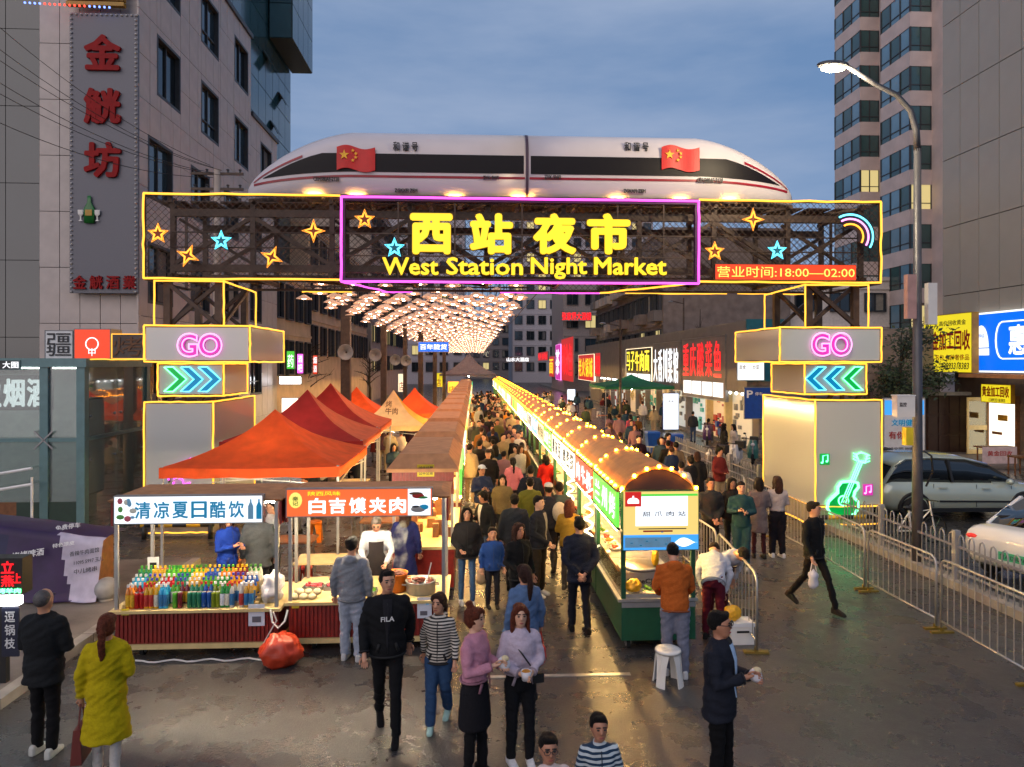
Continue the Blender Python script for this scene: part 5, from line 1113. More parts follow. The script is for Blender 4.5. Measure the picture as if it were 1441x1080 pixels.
# ================================================================== TENTS
def tent(label, cx, cy, wx, wy, ze, zp, m1, m2=None, ridge=0.0, logo=False, val=.18):
    t = thing('canopy_tent', label, 'tent', (cx, cy, 0), group='pop-up canopy tents'); a, b_ = wx/2, wy/2
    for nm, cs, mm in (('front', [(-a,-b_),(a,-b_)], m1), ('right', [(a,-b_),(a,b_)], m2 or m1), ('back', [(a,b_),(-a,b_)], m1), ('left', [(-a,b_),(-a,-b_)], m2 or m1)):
        mb = MB(); n = 10; k = 8; vs_ = []
        for j in range(k+1):
            v = j/k
            for i in range(n+1):
                u = i/n; ex = cs[0][0]+(cs[1][0]-cs[0][0])*u; ey = cs[0][1]+(cs[1][1]-cs[0][1])*u
                px_ = max(-ridge, min(ridge, ex)) if ridge else 0
                zz = ze+(zp+.1-ze)*(.45*v+.55*v**2.6) - .05*sin(pi*u)*(1-v)*sin(pi*min(1,v*2+.15)) + .03*(v*(1-v)*4)*mnoise.noise(Vector((ex*1.6+cx,ey*1.6,v*3))) - .02*abs(sin(u*pi*3+cx))*(1-v)*v*2
                vs_.append((ex*(1-v), ey*(1-v), zz))
        mb.add(vs_, [(j*(n+1)+i, j*(n+1)+i+1, (j+1)*(n+1)+i+1, (j+1)*(n+1)+i) for j in range(k) for i in range(n)])
        vv = [(cs[0][0]+(cs[1][0]-cs[0][0])*i/n, cs[0][1]+(cs[1][1]-cs[0][1])*i/n, ze-val+.012*sin(i*2.1)) for i in range(n+1)]
        o0 = len(mb.v); mb.add([vs_[i] for i in range(n+1)] + vv, [(i, i+n+2-1, i+n+2, i+1) for i in range(n)])
        mb.build('%s_panel' % nm if False else 'canopy_panel', mm, t, smooth=True)
    for x in (-a+.04, a-.04):
        for y in (-b_+.04, b_-.04): MB().bar((x,y,0),(x,y,ze+.02),.04).build('leg', M('galv'), t)
    for x0_, y0_, x1_, y1_ in ((-a,-b_,a,-b_),(a,-b_,a,b_),(a,b_,-a,b_),(-a,b_,-a,-b_)):
        for k_ in (0, 1):
            p_ = Vector((x0_*.96,y0_*.96,ze-.1-.22*k_)); q_ = Vector((x1_*.96,y1_*.96,ze-.1-.22*(1-k_))); MB().bar(p_, q_, .018).build('truss_bar', M('galv'), t)
    MB().bar((0,0,ze),(0,0,zp+.05),.035).build('centre_pole', M('galv'), t)
    MB().ball((0,-.2,ze-.25), .06, 10, 6).build('bulb', emi('tent_bulb', (1,.85,.62), 170), t, smooth=True); MB().tube([(0,-.2,ze-.2),(0,0,ze+.05)], .008, 4).build('bulb_cord', M('black'), t)
    if logo:
        n_ = Vector((0,-(zp-ze),b_)).normalized(); 
        mwl = Matrix.Translation((-.2,-b_*.58,ze+(zp-ze)*.30)) @ Matrix.Rotation(radians(62), 4, 'X'); text(t, 'lettering', '烤\n牛肉', 0, 0, .42, .5, M('wood'), z=.04, mw=mwl, ext=.003)
    return t
O_, R_, K_ = M('orange_fabric'), M('red_fabric'), M('rust_fabric')
tent('large orange canopy tent behind the drinks stall', -3.85, 13.95, 3.05, 3.1, 2.22, 3.02, O_)
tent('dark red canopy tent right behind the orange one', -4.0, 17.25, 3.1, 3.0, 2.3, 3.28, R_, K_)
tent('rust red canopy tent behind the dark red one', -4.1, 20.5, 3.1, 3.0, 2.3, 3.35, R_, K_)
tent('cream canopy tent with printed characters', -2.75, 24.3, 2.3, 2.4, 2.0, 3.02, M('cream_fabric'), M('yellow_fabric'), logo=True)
tent('small orange canopy tent left behind the cream tent', -4.6, 28.0, 2.6, 2.6, 2.1, 3.0, O_)
tent('small orange canopy tent right behind the cream tent', -2.4, 28.6, 2.4, 2.6, 2.1, 2.95, O_)
tent('grey canopy tent closing the far end of the left row', -.6, 70, 5.5, 5.0, 3.0, 5.0, M('grey_fabric'))
tent('green awning tent before the right restaurants', 10.2, 46, 4.5, 6.0, 2.6, 3.2, fabric('green_fabric', '#1c6a48', .8))

# ================================================================== LAMP CANOPY
emi('lamp_shade', (1.0, .55, .36), .34, '#c09878'); emi('lamp_glow', (1.0, .62, .36), 30.0)  # shade has its own faint emission, standing in for bulb light through the straw
lm_shade = MB().lathe([(.04,.12),(.08,.10),(.215,.015),(.22,0),(.205,.0),(.065,.08),(.04,.105)], 14, cap=False).mesh('shade', [M('lamp_shade')], True)
lm_glow = MB().ball((0,0,.035), (.07,.07,.045), 10, 6).mesh('diffuser', [M('lamp_glow')], True)
lm_cord = MB().tube([(0,0,.15),(0,0,.75)], .008, 4).mesh('cord', [M('black')])
random.seed(9); cnt = 0; far_s = MB(); far_g = MB(); lamps = []
for r in range(84):
    y = 19.9+r*.86+r*r*.004
    for c_ in range(14):
        x = -4.7+c_*.45+(.22 if r % 2 else 0)+random.uniform(-.04,.04); lamps.append((x, y+random.uniform(-.08,.08), 5.80+(.0,.2,.38,.1)[(c_*2+r) % 4]+random.uniform(-.03,.03)))
lamps.sort(key=lambda p: p[1])
for i, (x, y, z) in enumerate(lamps):
    if i < 300:
        t = thing('hanging_lamp', 'straw hat shaped warm lamp hanging in the canopy over the market', 'lamp', (x, y, z), group='hat lamps of the light canopy'); t.rotation_euler = (random.uniform(-.05,.05), random.uniform(-.05,.05), 0)
        put('shade', lm_shade, t); put('diffuser', lm_glow, t); put('cord', lm_cord, t)
    else:
        far_s.lathe([(.04,.11),(.215,.015),(.22,0)], 8, (x,y,z), cap=False); far_g.ball((x,y,z+.035), (.07,.07,.045), 6, 4)
o = thing('far_lamp_canopy', 'mass of tiny warm lamps receding over the far market', 'lamps'); o['kind'] = 'stuff'
far_s.build('shades', M('lamp_shade'), o)['kind'] = 'stuff'; far_g.build('diffusers', M('lamp_glow'), o)['kind'] = 'stuff'
fr = thing('lamp_frame', 'thin dark wire frame carrying the hanging lamps', 'frame', (-1.8, 20, 6.6))
for c_ in range(6): MB().tube([(-3.4+c_*1.5, -.3, .0), (-3.4+c_*1.5, 90, .0)], .02, 4).build('cable', M('black'), fr)
for r in range(24): MB().bar((-3.8, r*3.9, -.04), (3.6, r*3.9, -.04), .05).build('cross_beam', M('steel_dark'), fr)
# posts on both sides
for i, (px, Yp, wd) in enumerate(((487, 27.0, .34), (540, 33.5, .26), (592, 44, .3), (570, 38.5, .2), (612, 54, .3), (625, 64, .3))):
    p = at(px, 560, Yp); t = thing('canopy_post', 'dark steel post of the lamp canopy, %s along the left side' % ['nearest','second','fourth','third','fifth','sixth'][i], 'post', (p.x, Yp, 0), group='posts of the lamp canopy')
    MB().box((-wd/2,-wd/2,0),(wd/2,wd/2,6.9)).build('column', SD, t); MB().box((-wd*.8,-wd*.8,0),(wd*.8,wd*.8,.15)).build('base_plate', SD, t); MB().bar((0,0,6.75),(2.2,0,6.75),.12).build('arm', SD, t)
for i, (px, py, Yp, hd) in enumerate(((486, 496, 26.6, 'big horn loudspeaker on the nearest canopy post'), (528, 500, 33.1, 'horn loudspeaker on the second canopy post'), (556, 507, 38.2, 'left one of two horn loudspeakers on the third post'), (571, 508, 38.2, 'right one of two horn loudspeakers on the third post'))):
    t = thing('horn_loudspeaker', hd, 'loudspeaker', at(px, py, Yp), group='horn loudspeakers'); b = MB().lathe([(.05,.35),(.07,.3),(.12,.18),(.30,0),(.28,0),(.1,.17),(.04,.2)], 16, cap=False); b.build('horn', M('grey_plastic'), t, smooth=True, mw=Matrix.Rotation(-pi/2, 4, 'X')); MB().tube([(0,.3,0),(0,.5,0)], .06, 8).build('driver', M('grey_plastic'), t)
# ================================================================== LEFT CLUTTER
mat('kiosk_frame', '#5c7a7c', .4, .3, .1); mat('kiosk_green', '#20362c', .5); GL = glassmat('kiosk_glass', (.80,.88,.86), .16, .03, .86)
KX0, KX1, KY0, KY1, KZ = -14.0, -8.72, 16.4, 19.6, 4.12
kk = thing('glass_kiosk', 'glass walled kiosk with teal steel frame at the left', 'kiosk', (KX1, KY0, .11)); TK = Matrix.Translation((-KX1,-KY0,-.11))
for x in (KX1-.1, KX1-.9, KX1-2.5, KX1-4.0):
    MB().box((x-.09,KY0,.11),(x+.09,KY0+.18,KZ-.2)).build('post', M('kiosk_frame'), kk, mw=TK)
MB().box((KX1-.18,KY1-.18,.11),(KX1,KY1,KZ-.2)).build('post', M('kiosk_frame'), kk, mw=TK)
MB().box((KX0,KY0-.05,KZ-.2),(KX1+.05,KY1,KZ)).build('roof', M('kiosk_frame'), kk, mw=TK)
for z in (2.25,): MB().box((KX0,KY0+.02,z),(KX1,KY0+.12,z+.08)).build('transom', M('kiosk_frame'), kk, mw=TK); MB().box((KX1-.12,KY0+.18,z),(KX1-.02,KY1-.18,z+.08)).build('transom', M('kiosk_frame'), kk, mw=TK)
for a, c in ((KX1-.81,KX1-.19),(KX1-2.41,KX1-.99),(KX1-3.91,KX1-2.59),(KX0,KX1-4.09)):
    for z0, z1 in ((.9,2.25),(2.33,KZ-.2)): MB().box((a,KY0+.06,z0),(c,KY0+.08,z1)).build('pane', GL, kk, mw=TK)
for k in range(2):
    a = KY0+.18+k*1.42
    for z0, z1 in ((.15,2.25),(2.33,KZ-.2)): MB().box((KX1-.08,a,z0),(KX1-.06,a+1.40,z1)).build('pane', GL, kk, mw=TK)
    for z in (1.8,2.8):
        for dy in (.15, 1.25): MB().ball((KX1-.05,a+dy,z), .03, 8, 5).build('glass_fitting', M('steel'), kk, mw=TK)
for x in (KX1-.9, KX1-2.5):
    for dx, dz in ((.2,.2),(-.2,.2),(.2,-.2),(-.2,-.2)): MB().bar((x,KY0+.0,2.29),(x+dx,KY0-.0,2.29+dz),.03).build('spider_arm', M('steel'), kk, mw=TK)
MB().box((KX0,KY0+.02,.11),(KX1-1.5,KY0+.1,.9)).build('lower_panel', M('wood'), kk, mw=TK); MB().box((KX1-1.5,KY0+.02,.11),(KX1-.19,KY0+.1,.9)).build('lower_panel', M('kiosk_green'), kk, mw=TK)
for z in (1.35, 1.0): MB().tube([(KX0,KY0-.25,z-.35),(KX1-1.0,KY0-.25,z+.35)], .035, 6).build('handrail', M('white_paint'), kk, mw=TK)
for x in (KX1-1.0, KX1-2.8): MB().tube([(x,KY0-.25,.11),(x,KY0-.25,1.5)], .03, 6).build('rail_post', M('white_paint'), kk, mw=TK)
neon(wob((KX1+.07,KY0+.1,KZ-.02),(KX1+.07,KY1,KZ-.02)), NY, .015, 'neon_tube', kk, TK)
MB().box((KX0+.5,KY0+.8,KZ-.24),(KX1-.6,KY0+1.1,KZ-.205)).build('ceiling_light', emi('kiosk_light', (.95,1.0,.92), 14), kk, mw=TK); MB().box((KX0,KY1-.15,.11),(KX1-.2,KY1-.05,KZ-.2)).build('back_wall', mat('kiosk_back', '#7f8f8a', .6), kk, mw=TK)
p = at(4, 573, KY0+.5); q = at(75, 533, KY0+.5)
ks = thing('kiosk_sign', 'white glowing tobacco shop characters behind the kiosk glass', 'sign'); ks.matrix_local = frame((p.x-.9, KY0+.5, p.z), FRONT)
for i, ch in enumerate('金盈烟酒'): text(ks, 'character', ch, .10+i*.52 - .2, 0, .46, q.z-p.z, M('letter_white'), z=.02, bold=.04, ext=.03)
MB().box((-.2,-.08,-.05),(2.0,q.z-p.z+.08,.0)).build('board', mat('sign_back','#1d2a2c',.4), ks)
MB().bar((.0,-.08,-.02),(.0,-p.z+.2,-.02),.05).bar((1.8,-.08,-.02),(1.8,-p.z+.2,-.02),.05).build('support', M('kiosk_frame'), ks)
p = at(-30, 521, KY0-.02); sign('kiosk_sign', 'small white characters at the top of the kiosk', (p.x, KY0-.06, p.z), FRONT, .92, .22, M('sign_back'), M('kiosk_frame'), [('大图', .55, .04, .34, .15, M('letter_white'), {})], depth=.03, rim=.01)
# boxes on the roof behind the kiosk
for i, (xa, xb, yt, yb, m, tx, tm, lb) in enumerate(((63,103,465,497,'white_paint','疆',None,'white roof sign box with dark strokes above the kiosk'), (104,156,463,497,'panel_led','中','letter_white','red roof sign box with round emblem above the kiosk'), (157,203,470,499,'shop_wall','烤',None,'brown roof box edged with pale neon above the kiosk'))):
    Yq = 19.2; p = at(xa, yb, Yq); q = at(xb, yt, Yq); w, h = q.x-p.x, q.z-p.z
    s_ = sign('roof_sign_box', lb, (p.x, Yq, KZ), FRONT, w, q.z-KZ, M(m), M('grey_plastic') if i < 2 else NY, [(tx, .05 if i != 1 else .38, .08, w-.1 if i != 1 else .18, q.z-KZ-.16 if i != 1 else .2, M('text_dark') if i == 0 else M('letter_white') if i == 1 else M('wood'), dict(bold=.0))], depth=.6, rim=.02)
    if i == 1: MB().tube([(.47+.16*cos(a), (q.z-KZ)/2+.16*sin(a), .02) for a in [2*pi*k/16 for k in range(16)]], .015, 5, closed=True).build('ring', M('letter_white'), s_)
# utility pole with cross arms and overhead cables
p = at(306, 240, 21.2); up = thing('utility_pole', 'wooden utility pole with cross arms behind the left of the arch', 'pole', (p.x, 21.2, 0)); MB().tube([(0,0,0),(0,0,p.z)], [.14,.10], 10).build('shaft', M('beige_wall_b'), up, smooth=True)
for z in (p.z-.1, p.z-.55, p.z-.95):
    MB().bar((-.75,0,z),(.75,0,z),.07).build('cross_arm', M('steel_dark'), up)
    for x in (-.65,-.3,.3,.65): MB().lathe([(0,0),(.04,0),(.03,.05),(.05,.09),(0,.12)], 8, (x,0,z+.03)).build('insulator', M('frame_dark'), up)
for i, (ya, xb, yb) in enumerate(((25,296,233),(60,300,236),(78,312,240),(112,298,243),(130,314,247),(175,300,250))):
    A_, B_ = at(-40, ya-20, 15.5), at(xb, yb, 21.2); pts = [A_.lerp(B_, k/14) - Vector((0,0,.35*4*(k/14)*(1-k/14))) for k in range(15)]
    tag(MB().tube(pts, .009, 4).build('overhead_cable', M('black')), 'thin black overhead cable, %s from the top at the upper left' % ['first','second','third','fourth','fifth','sixth'][i], 'cable', 'overhead cables at the upper left')
# purple printed tarpaulin over a low cart
def tarp():
    t = thing('covered_cart', 'low cart covered with a purple printed tarpaulin at the left', 'cart', gr(70, 860)); L = t.location.copy()
    nx_, ny_ = 40, 18; x0, x1 = at(-40, 740, 12.4).x, at(158, 740, 12.4).x
    def P(u, v):
        x = x0+(x1-x0)*u; zb = 1.36-.30*u; fold = .03*sin(u*22+v*3)+.02*mnoise.noise(Vector((u*7,v*5,3)))
        if v < .45: y = 13.0-.9*v/.45; z = zb+.05*sin(pi*v/.45)+.03*mnoise.noise(Vector((u*5,v*4,1)))
        else:
            k = (v-.45)/.55; y = 12.1-.16*k-.10*k*k+fold*k; z = zb-.95*k*(1-.30*sin(u*5+1))
        return (x-L.x, y-L.y, max(z, .14))
    m = bpy.data.materials.new('tarp_print'); m.use_nodes = True
    vs = [P(i/nx_, j/ny_) for j in range(ny_+1) for i in range(nx_+1)]; me_f = [(j*(nx_+1)+i, j*(nx_+1)+i+1, (j+1)*(nx_+1)+i+1, (j+1)*(nx_+1)+i) for j in range(ny_) for i in range(nx_)]
    b = MB(); 
    for f in me_f:
        i = f[0] % (nx_+1); j = f[0]//(nx_+1); b.add([], [], 0)
    b.v = vs; b.f = [list(f) for f in me_f]; b.m = [1 if (f[0] % (nx_+1))/nx_ + .28*(.5-(f[0]//(nx_+1))/ny_) > .70 and (f[0]//(nx_+1)) > 6 else (2 if (f[0] % (nx_+1)) < nx_*.35 and (f[0]//(nx_+1)) > 8 else 0) for f in me_f]
    b.build('tarpaulin', [mat('tarp_purple','#2b1440',.6,0,.2), mat('tarp_white','#a9a2b4',.6,0,.12), mat('tarp_navy','#141640',.6,0,.2)], t, smooth=True)
    for txt, px, py, w, h, c in (('烧烤啤酒', 30, 783, .5, .12, 'white_paint'), ('小龙虾', 62, 752, .45, .1, 'white_paint'), ('免费停车', 92, 742, .4, .09, 'white_paint'), ('特色凉皮', 88, 766, .34, .07, 'white_paint'), ('香辣牛肉面馆', 112, 778, .46, .08, 'text_dark'), ('11095 5997 玉儿', 118, 790, .46, .07, 'text_dark'), ('中儿烤串', 118, 803, .36, .08, 'text_dark')):
        q_ = at(px-14, py+6, 11.93 if py > 760 else 12.3); text(t, 'lettering', txt, 0, 0, w, h, M(c), z=0, mw=Matrix.Translation((q_.x-L.x, q_.y-L.y-(.0), q_.z)) @ Matrix.Rotation(radians(70), 4, 'X') @ Matrix.Rotation(radians(9), 4, 'Z'), ext=.003)
    MB().box((x0-L.x+.1, 12.25-L.y, .2), (x1-L.x-.25, 12.95-L.y, .98)).build('cart_box', M('wood'), t)
    for x in (x0+.5, x1-.5): MB().tube([(x-L.x-.03,12.3-L.y,.24),(x-L.x+.03,12.3-L.y,.24)], .14, 12).build('wheel', M('rubber'), t)
tarp()
for i, (px, py) in enumerate(((150, 845), (141, 858))):
    if i: continue
    g = gr(px, py, .1); o = MB().ball((0,0,.19), .19, 20, 12).build('stone_ball', mat('ball_stone','#8a8784',.5,0,.15,8), None, smooth=True); o.location = g; tag(o, 'grey stone ball bollard beside the drinks stall', 'bollard'); MB().lathe([(0,-.02),(.13,-.02),(.11,.05),(0,.05)], 14).build('foot', M('kerb'), o)
# led sign box at the left edge
lx = thing('led_sign_box', 'black led sign box with red and green characters at the left edge', 'sign'); p = at(-34, 838, 8.9); lx.matrix_local = frame((p.x, 8.9, p.z), FRONT)
MB().box((0,0,-.2),(.54,.44,0)).build('case', M('black'), lx); MB().bar((.27,-.02,-.1),(.27,-p.z+.11,-.1),.08).build('stand', M('black'), lx)
for ch, x, y, w, h, m in (('立', .3,.26,.15,.15,'letter_red'), ('燕', .3,.10,.15,.14,'letter_red'), ('上', .44,.14,.09,.12,'letter_red'), ('烤羊肉', .26,.02,.27,.06,'neon_green')): text(lx, 'character', ch, x, y, w, h, M(m), z=.004, ext=.01, bold=.03)
MB().box((.2,-.12,-.05),(.52,-.02,.05)).build('lamp', M('tube_white'), lx)
MB().box((.3,-.75,-.02),(.50,-.16,.0)).build('lower_board', mat('navy_board','#141a30',.5), lx)
for i, ch in enumerate('逗锅枝'): text(lx, 'character', ch, .34, -.33-i*.16, .12, .13, M('white_paint'), z=.004)
# eating area furniture behind the front stalls
def table(lbl, x, y, m, w=.8, d=.6, h=.7):
    t = thing('folding_table', lbl, 'table', (x, y, 0), group='tables of the eating areas'); MB().box((-w/2,-d/2,h-.03),(w/2,d/2,h)).build('table_top', m, t)
    for sx in (-1,1):
        for sy in (-1,1): MB().tube([(sx*(w/2-.06),sy*(d/2-.06),0),(sx*(w/2-.1),sy*(d/2-.1),h-.03)], .015, 6).build('leg', M('steel'), t)
def stool(lbl, x, y, m, h=.45, group='stools of the eating areas', sc=1.0, z=0.0):
    t = thing('plastic_stool', lbl, 'stool', (x, y, z), group=group); t.scale = (sc,)*3
    MB().lathe([(0,h-.02),(.15,h-.02),(.165,h-.03),(.16,h),(.14,h+.012),(.03,h+.012),(.02,h+.004),(0,h+.004)], 18).build('seat', m, t, smooth=True)
    for k in range(4):
        a0 = pi/4+k*pi/2; rings = []
        for z, r0, r1, da in ((h-.03,.135,.155,.62),(h*.62,.15,.168,.42),(h*.3,.165,.18,.34),(0,.18,.198,.32)):
            rings.append([(r0*cos(a0-da), r0*sin(a0-da), z),(r1*cos(a0-da), r1*sin(a0-da), z),(r1*cos(a0), r1*sin(a0), z),(r1*cos(a0+da), r1*sin(a0+da), z),(r0*cos(a0+da), r0*sin(a0+da), z),(r0*cos(a0), r0*sin(a0), z)])
        MB().loft(rings).build('leg', m, t)
    for z in (.06, .11): MB().lathe([(.19,z),(.203,z),(.203,z+.018),(.19,z+.018)], 24).build('band', m, t) if False else None
g = gr(940, 962); stool('stack of cream plastic stools standing before the front arched stall', g.x, g.y, M('plastic_white'), .43, None, 1.0)
tn = ['wooden folding table by the drinks stall','small folding table under the orange tent','folding table with dishes under the dark red tent','folding table beside the left stall row','folding table under the rust red tent','folding table beside the cream tent']
for i, (x, y) in enumerate(((-2.6,12.2),(-3.4,13.6),(-3.2,17.0),(-2.0,15.2),(-3.4,20.3),(-2.1,19.0))): table(tn[i], x, y, M('wood' if i % 2 else 'counter_top'))
random.seed(14); stn = ['orange stool under the orange tent','purple stool behind the drinks stall','orange stool behind the meat bun stall','red stool at the wooden table','blue stool near the left row','orange stool under the dark red tent','red stool under the rust red tent','orange stool beside the cream tent']
for i, (x, y) in enumerate(((-4.2,13.2),(-4.25,12.0),(-2.25,12.9),(-3.0,12.6),(-1.9,14.2),(-3.6,16.2),(-3.0,19.6),(-2.0,18.2))): stool(stn[i], x, y, [M('pot_orange'), mat('purple_plastic','#4a2a5a',.4), M('pot_orange'), M('red_plastic'), M('blue_plastic')][i % 5])
rt_ = [gr(850,600), gr(880,596), gr(830,588), gr(905,590)]
for i, g in enumerate(rt_):
    table(['orange topped table outside the right restaurants','plain table beside the teal chairs','table under the green awning','table near the tall white light box'][i], g.x, g.y, M('pot_orange') if i == 0 else M('counter_top')); stool(['teal stool beside the orange table','teal stool by the light box','white stool under the green awning','teal stool at the far table'][i], g.x+.7, g.y+.2, M('teal_plastic') if i != 2 else M('plastic_white'))
for i, (px, py, lb) in enumerate(((918, 640, 'blue wheelie bin beside the right crowd'), (950, 645, 'dark blue bin next to the wheelie bin'))):
    g = gr(px, py); t = thing('rubbish_bin', lb, 'bin', g); MB().loft([[(-.2,-.2,.08),(.2,-.2,.08),(.2,.2,.08),(-.2,.2,.08)],[(-.28,-.28,.95),(.28,-.28,.95),(.28,.28,.95),(-.28,.28,.95)]]).build('body', M('blue_plastic'), t); MB().loft([[(-.3,-.3,.95),(.3,-.3,.95),(.3,.3,.95),(-.3,.3,.95)],[(-.26,-.26,1.03),(.26,-.26,1.03),(.26,.26,1.03),(-.26,.26,1.03)]]).build('lid', M('blue_plastic'), t)
    for s in (-1,1): MB().tube([(s*.18-.02,.26,.09),(s*.18+.02,.26,.09)], .09, 10).build('wheel', M('rubber'), t)
# ================================================================== BARRIERS
bf = MB(); W_ = 1.86
bf.tube([(.03,0,.06),(.03,0,.98),(.06,0,1.06),(.14,0,1.1),(W_-.14,0,1.1),(W_-.06,0,1.06),(W_-.03,0,.98),(W_-.03,0,.06)], .019, 6); bf.tube([(.03,0,.17),(W_-.03,0,.17)], .016, 6)
bf_me = bf.mesh('frame', [M('galv')], True); bb_me = MB().tube([(0,0,.17),(0,0,1.09)], .009, 5).mesh('bar', [M('galv')]); mat('foot_yellow', '#6e5a10', .6, 0, .2); ft_me = MB().box((-.03,-.17,0),(.03,.17,.03)).box((-.02,-.02,.03),(.02,.02,.08)).mesh('foot', [M('foot_yellow')])
def barrier(lbl, p, q):
    p = Vector(p); q = Vector(q); d = q-p; t = thing('crowd_barrier', lbl, 'barrier', (p.x, p.y, 0), math.atan2(d.y, d.x), 'metal crowd barriers'); t.scale = (d.length/W_, 1, 1)
    put('frame', bf_me, t)
    for k in range(11): put('bar', bb_me, t, Matrix.Translation((.03+(k+1)*(W_-.06)/12, 0, 0)))
    put('foot', ft_me, t, Matrix.Translation((.05,0,0))); put('foot', ft_me, t, Matrix.Translation((W_-.05,0,0)))
ys = [6.5, 8.4, 10.28, 12.18, 14.1, 16.0, 17.9, 19.8, 21.7, 23.6]
for i in range(9): barrier('metal crowd barrier, %s of the long line right of the path' % ordn[i], (6.93-.04*(i % 2), ys[i]+.03, 0), (6.93-.04*((i+1) % 2), ys[i+1]-.03, 0))
barrier('metal crowd barrier closing the far end of the long line', (6.9, 23.8, 0), (5.3, 25.2, 0))
a, c = gr(1066, 922), gr(1010, 838); barrier('metal crowd barrier beside the front arched stall', (a.x,a.y,0), (c.x,c.y,0)); e_ = gr(985, 800); barrier('metal crowd barrier behind the bending vendors', (c.x,c.y+.06,0), (c.x-.05,c.y+1.9,0))
# white guard rail with arched pickets
mat('rail_white', '#8f9090', .45, .2, .1); pk = MB().tube([(0,0,.16),(0,0,.86),(.02,0,.93),(.065,0,.96),(.11,0,.93),(.13,0,.86),(.13,0,.16)], .014, 5).mesh('picket', [M('rail_white')], True)
def guard(lbl, X, y0, y1, z=.15):
    t = thing('guard_rail', lbl, 'fence', (X, y0, 0)); t.rotation_euler = (0,0,pi/2); n = int((y1-y0)/.26)
    for k in range(n): put('picket', pk, t, Matrix.Translation((k*.26+.06, 0, 0)))
    for zz in (.3, .74): MB().bar((0,0,zz),(n*.26,0,zz),.03,.04).build('rail', M('rail_white'), t)
    for k in range(0, n+1, 9): MB().box((k*.26-.05,-.05,.02),(k*.26+.05,.05,1.02)).build('post', M('rail_white'), t); 
guard('white arched guard rail beside the parked cars', 8.6, 7.6, 16.2); guard('white arched guard rail in front of the scooters', 8.4, 20.6, 31.0)
# ================================================================== STREET LAMP
g = gr(1291, 800); sl = thing('street_lamp', 'tall grey street lamp with curved arm and glowing head', 'street lamp', g); tz = at(1285, 150, g.y).z; hx = at(1172, 96, g.y)
zc = at(1289, 210, g.y).z
pole = [(0,0,0),(0,0,2.5),(0,0,zc)]; 
MB().tube([(0,0,0),(0,0,2),(0,0,zc-.0)], [.105,.092,.065], 12).build('pole', mat('pole_grey','#47474c',.45,.3,.15), sl, smooth=True)
lx_ = hx.x-g.x; lz = hx.z
MB().tube([(0,0,zc-.05),(-.02,0,zc+.35),(-.14,0,zc+.75),(-.42,0,zc+1.05),(-.85,0,zc+1.25),(lx_+.25,0,lz+.06)], [.065,.06,.055,.05,.045,.04], 10).build('arm', M('pole_grey'), sl, smooth=True)
MB().ball((lx_,0,lz+.06), (.32,.14,.08), 16, 8).build('head', M('pole_grey'), sl, smooth=True); MB().ball((lx_,0,lz-.01), (.24,.11,.06), 14, 8).build('lens', emi('street_lens', (1,.85,.5), 60), sl, smooth=True)
lt = bpy.data.lights.new('street_lamp_light', 'POINT'); lt.energy = 420; lt.color = (1,.80,.52); lt.shadow_soft_size = .15; lo = bpy.data.objects.new('lamp_light', lt); COL.objects.link(lo); lo.parent = sl; lo.location = (lx_,0,lz-.22)
for px, py, h, m, nm in ((1280, 418, .85, mat('antenna_pink','#b08a80',.5), 'antenna_panel'), (1309, 428, .8, M('plastic_white'), 'antenna_panel')):
    p = at(px, py, g.y-.12); MB().box((p.x-g.x-.09,-.2,p.z-h/2),(p.x-g.x+.09,-.08,p.z+h/2)).build(nm, m, sl); MB().bar((p.x-g.x,-.08,p.z),(0,0,p.z),.05).build('antenna_arm', M('steel_dark'), sl)
p = at(1272, 572, g.y-.2); MB().box((p.x-g.x-.19,-.3,p.z-.2),(p.x-g.x+.16,-.12,p.z+.2)).build('control_box', M('plastic_white'), sl); MB().box((p.x-g.x-.2,-.31,p.z+.2),(p.x-g.x+.17,-.1,p.z+.22)).build('box_hood', M('white_paint'), sl); text(sl, 'lettering', '监控', 0, 0, .14, .08, M('text_dark'), mw=frame((p.x-g.x-.15,-.303,p.z), FRONT), z=0)
p = at(1277, 615, g.y-.2); MB().box((p.x-g.x-.06,-.26,p.z-.16),(p.x-g.x+.08,-.12,p.z+.18)).build('meter_box', M('tag_yellow'), sl)
MB().tube([(.12,.0,2.3),(.25,-.05,2.2),(.28,-.05,1.9),(.16,-.02,1.6)], .02, 5).build('cable_loop', M('black'), sl)
# slim dark lamp posts in the market
for i, (px, Yp, h) in enumerate(((873, 36, 6.3), (962, 48, 8.5))):
    p = at(px, 560, Yp); t = thing('slim_post', ['slim grey post with small lamp by the right row','tall dark post before the beige flats'][i], 'post', (p.x, Yp, 0)); MB().tube([(0,0,0),(0,0,h)], [.08,.05], 8).build('shaft', M('steel_dark'), t); MB().bar((0,0,h-.4),(-.9,0,h-.2),.06).build('arm', M('steel_dark'), t); MB().ball((-.9,0,h-.25),(.18,.1,.06),10,6).build('lamp', M('grey_plastic'), t)

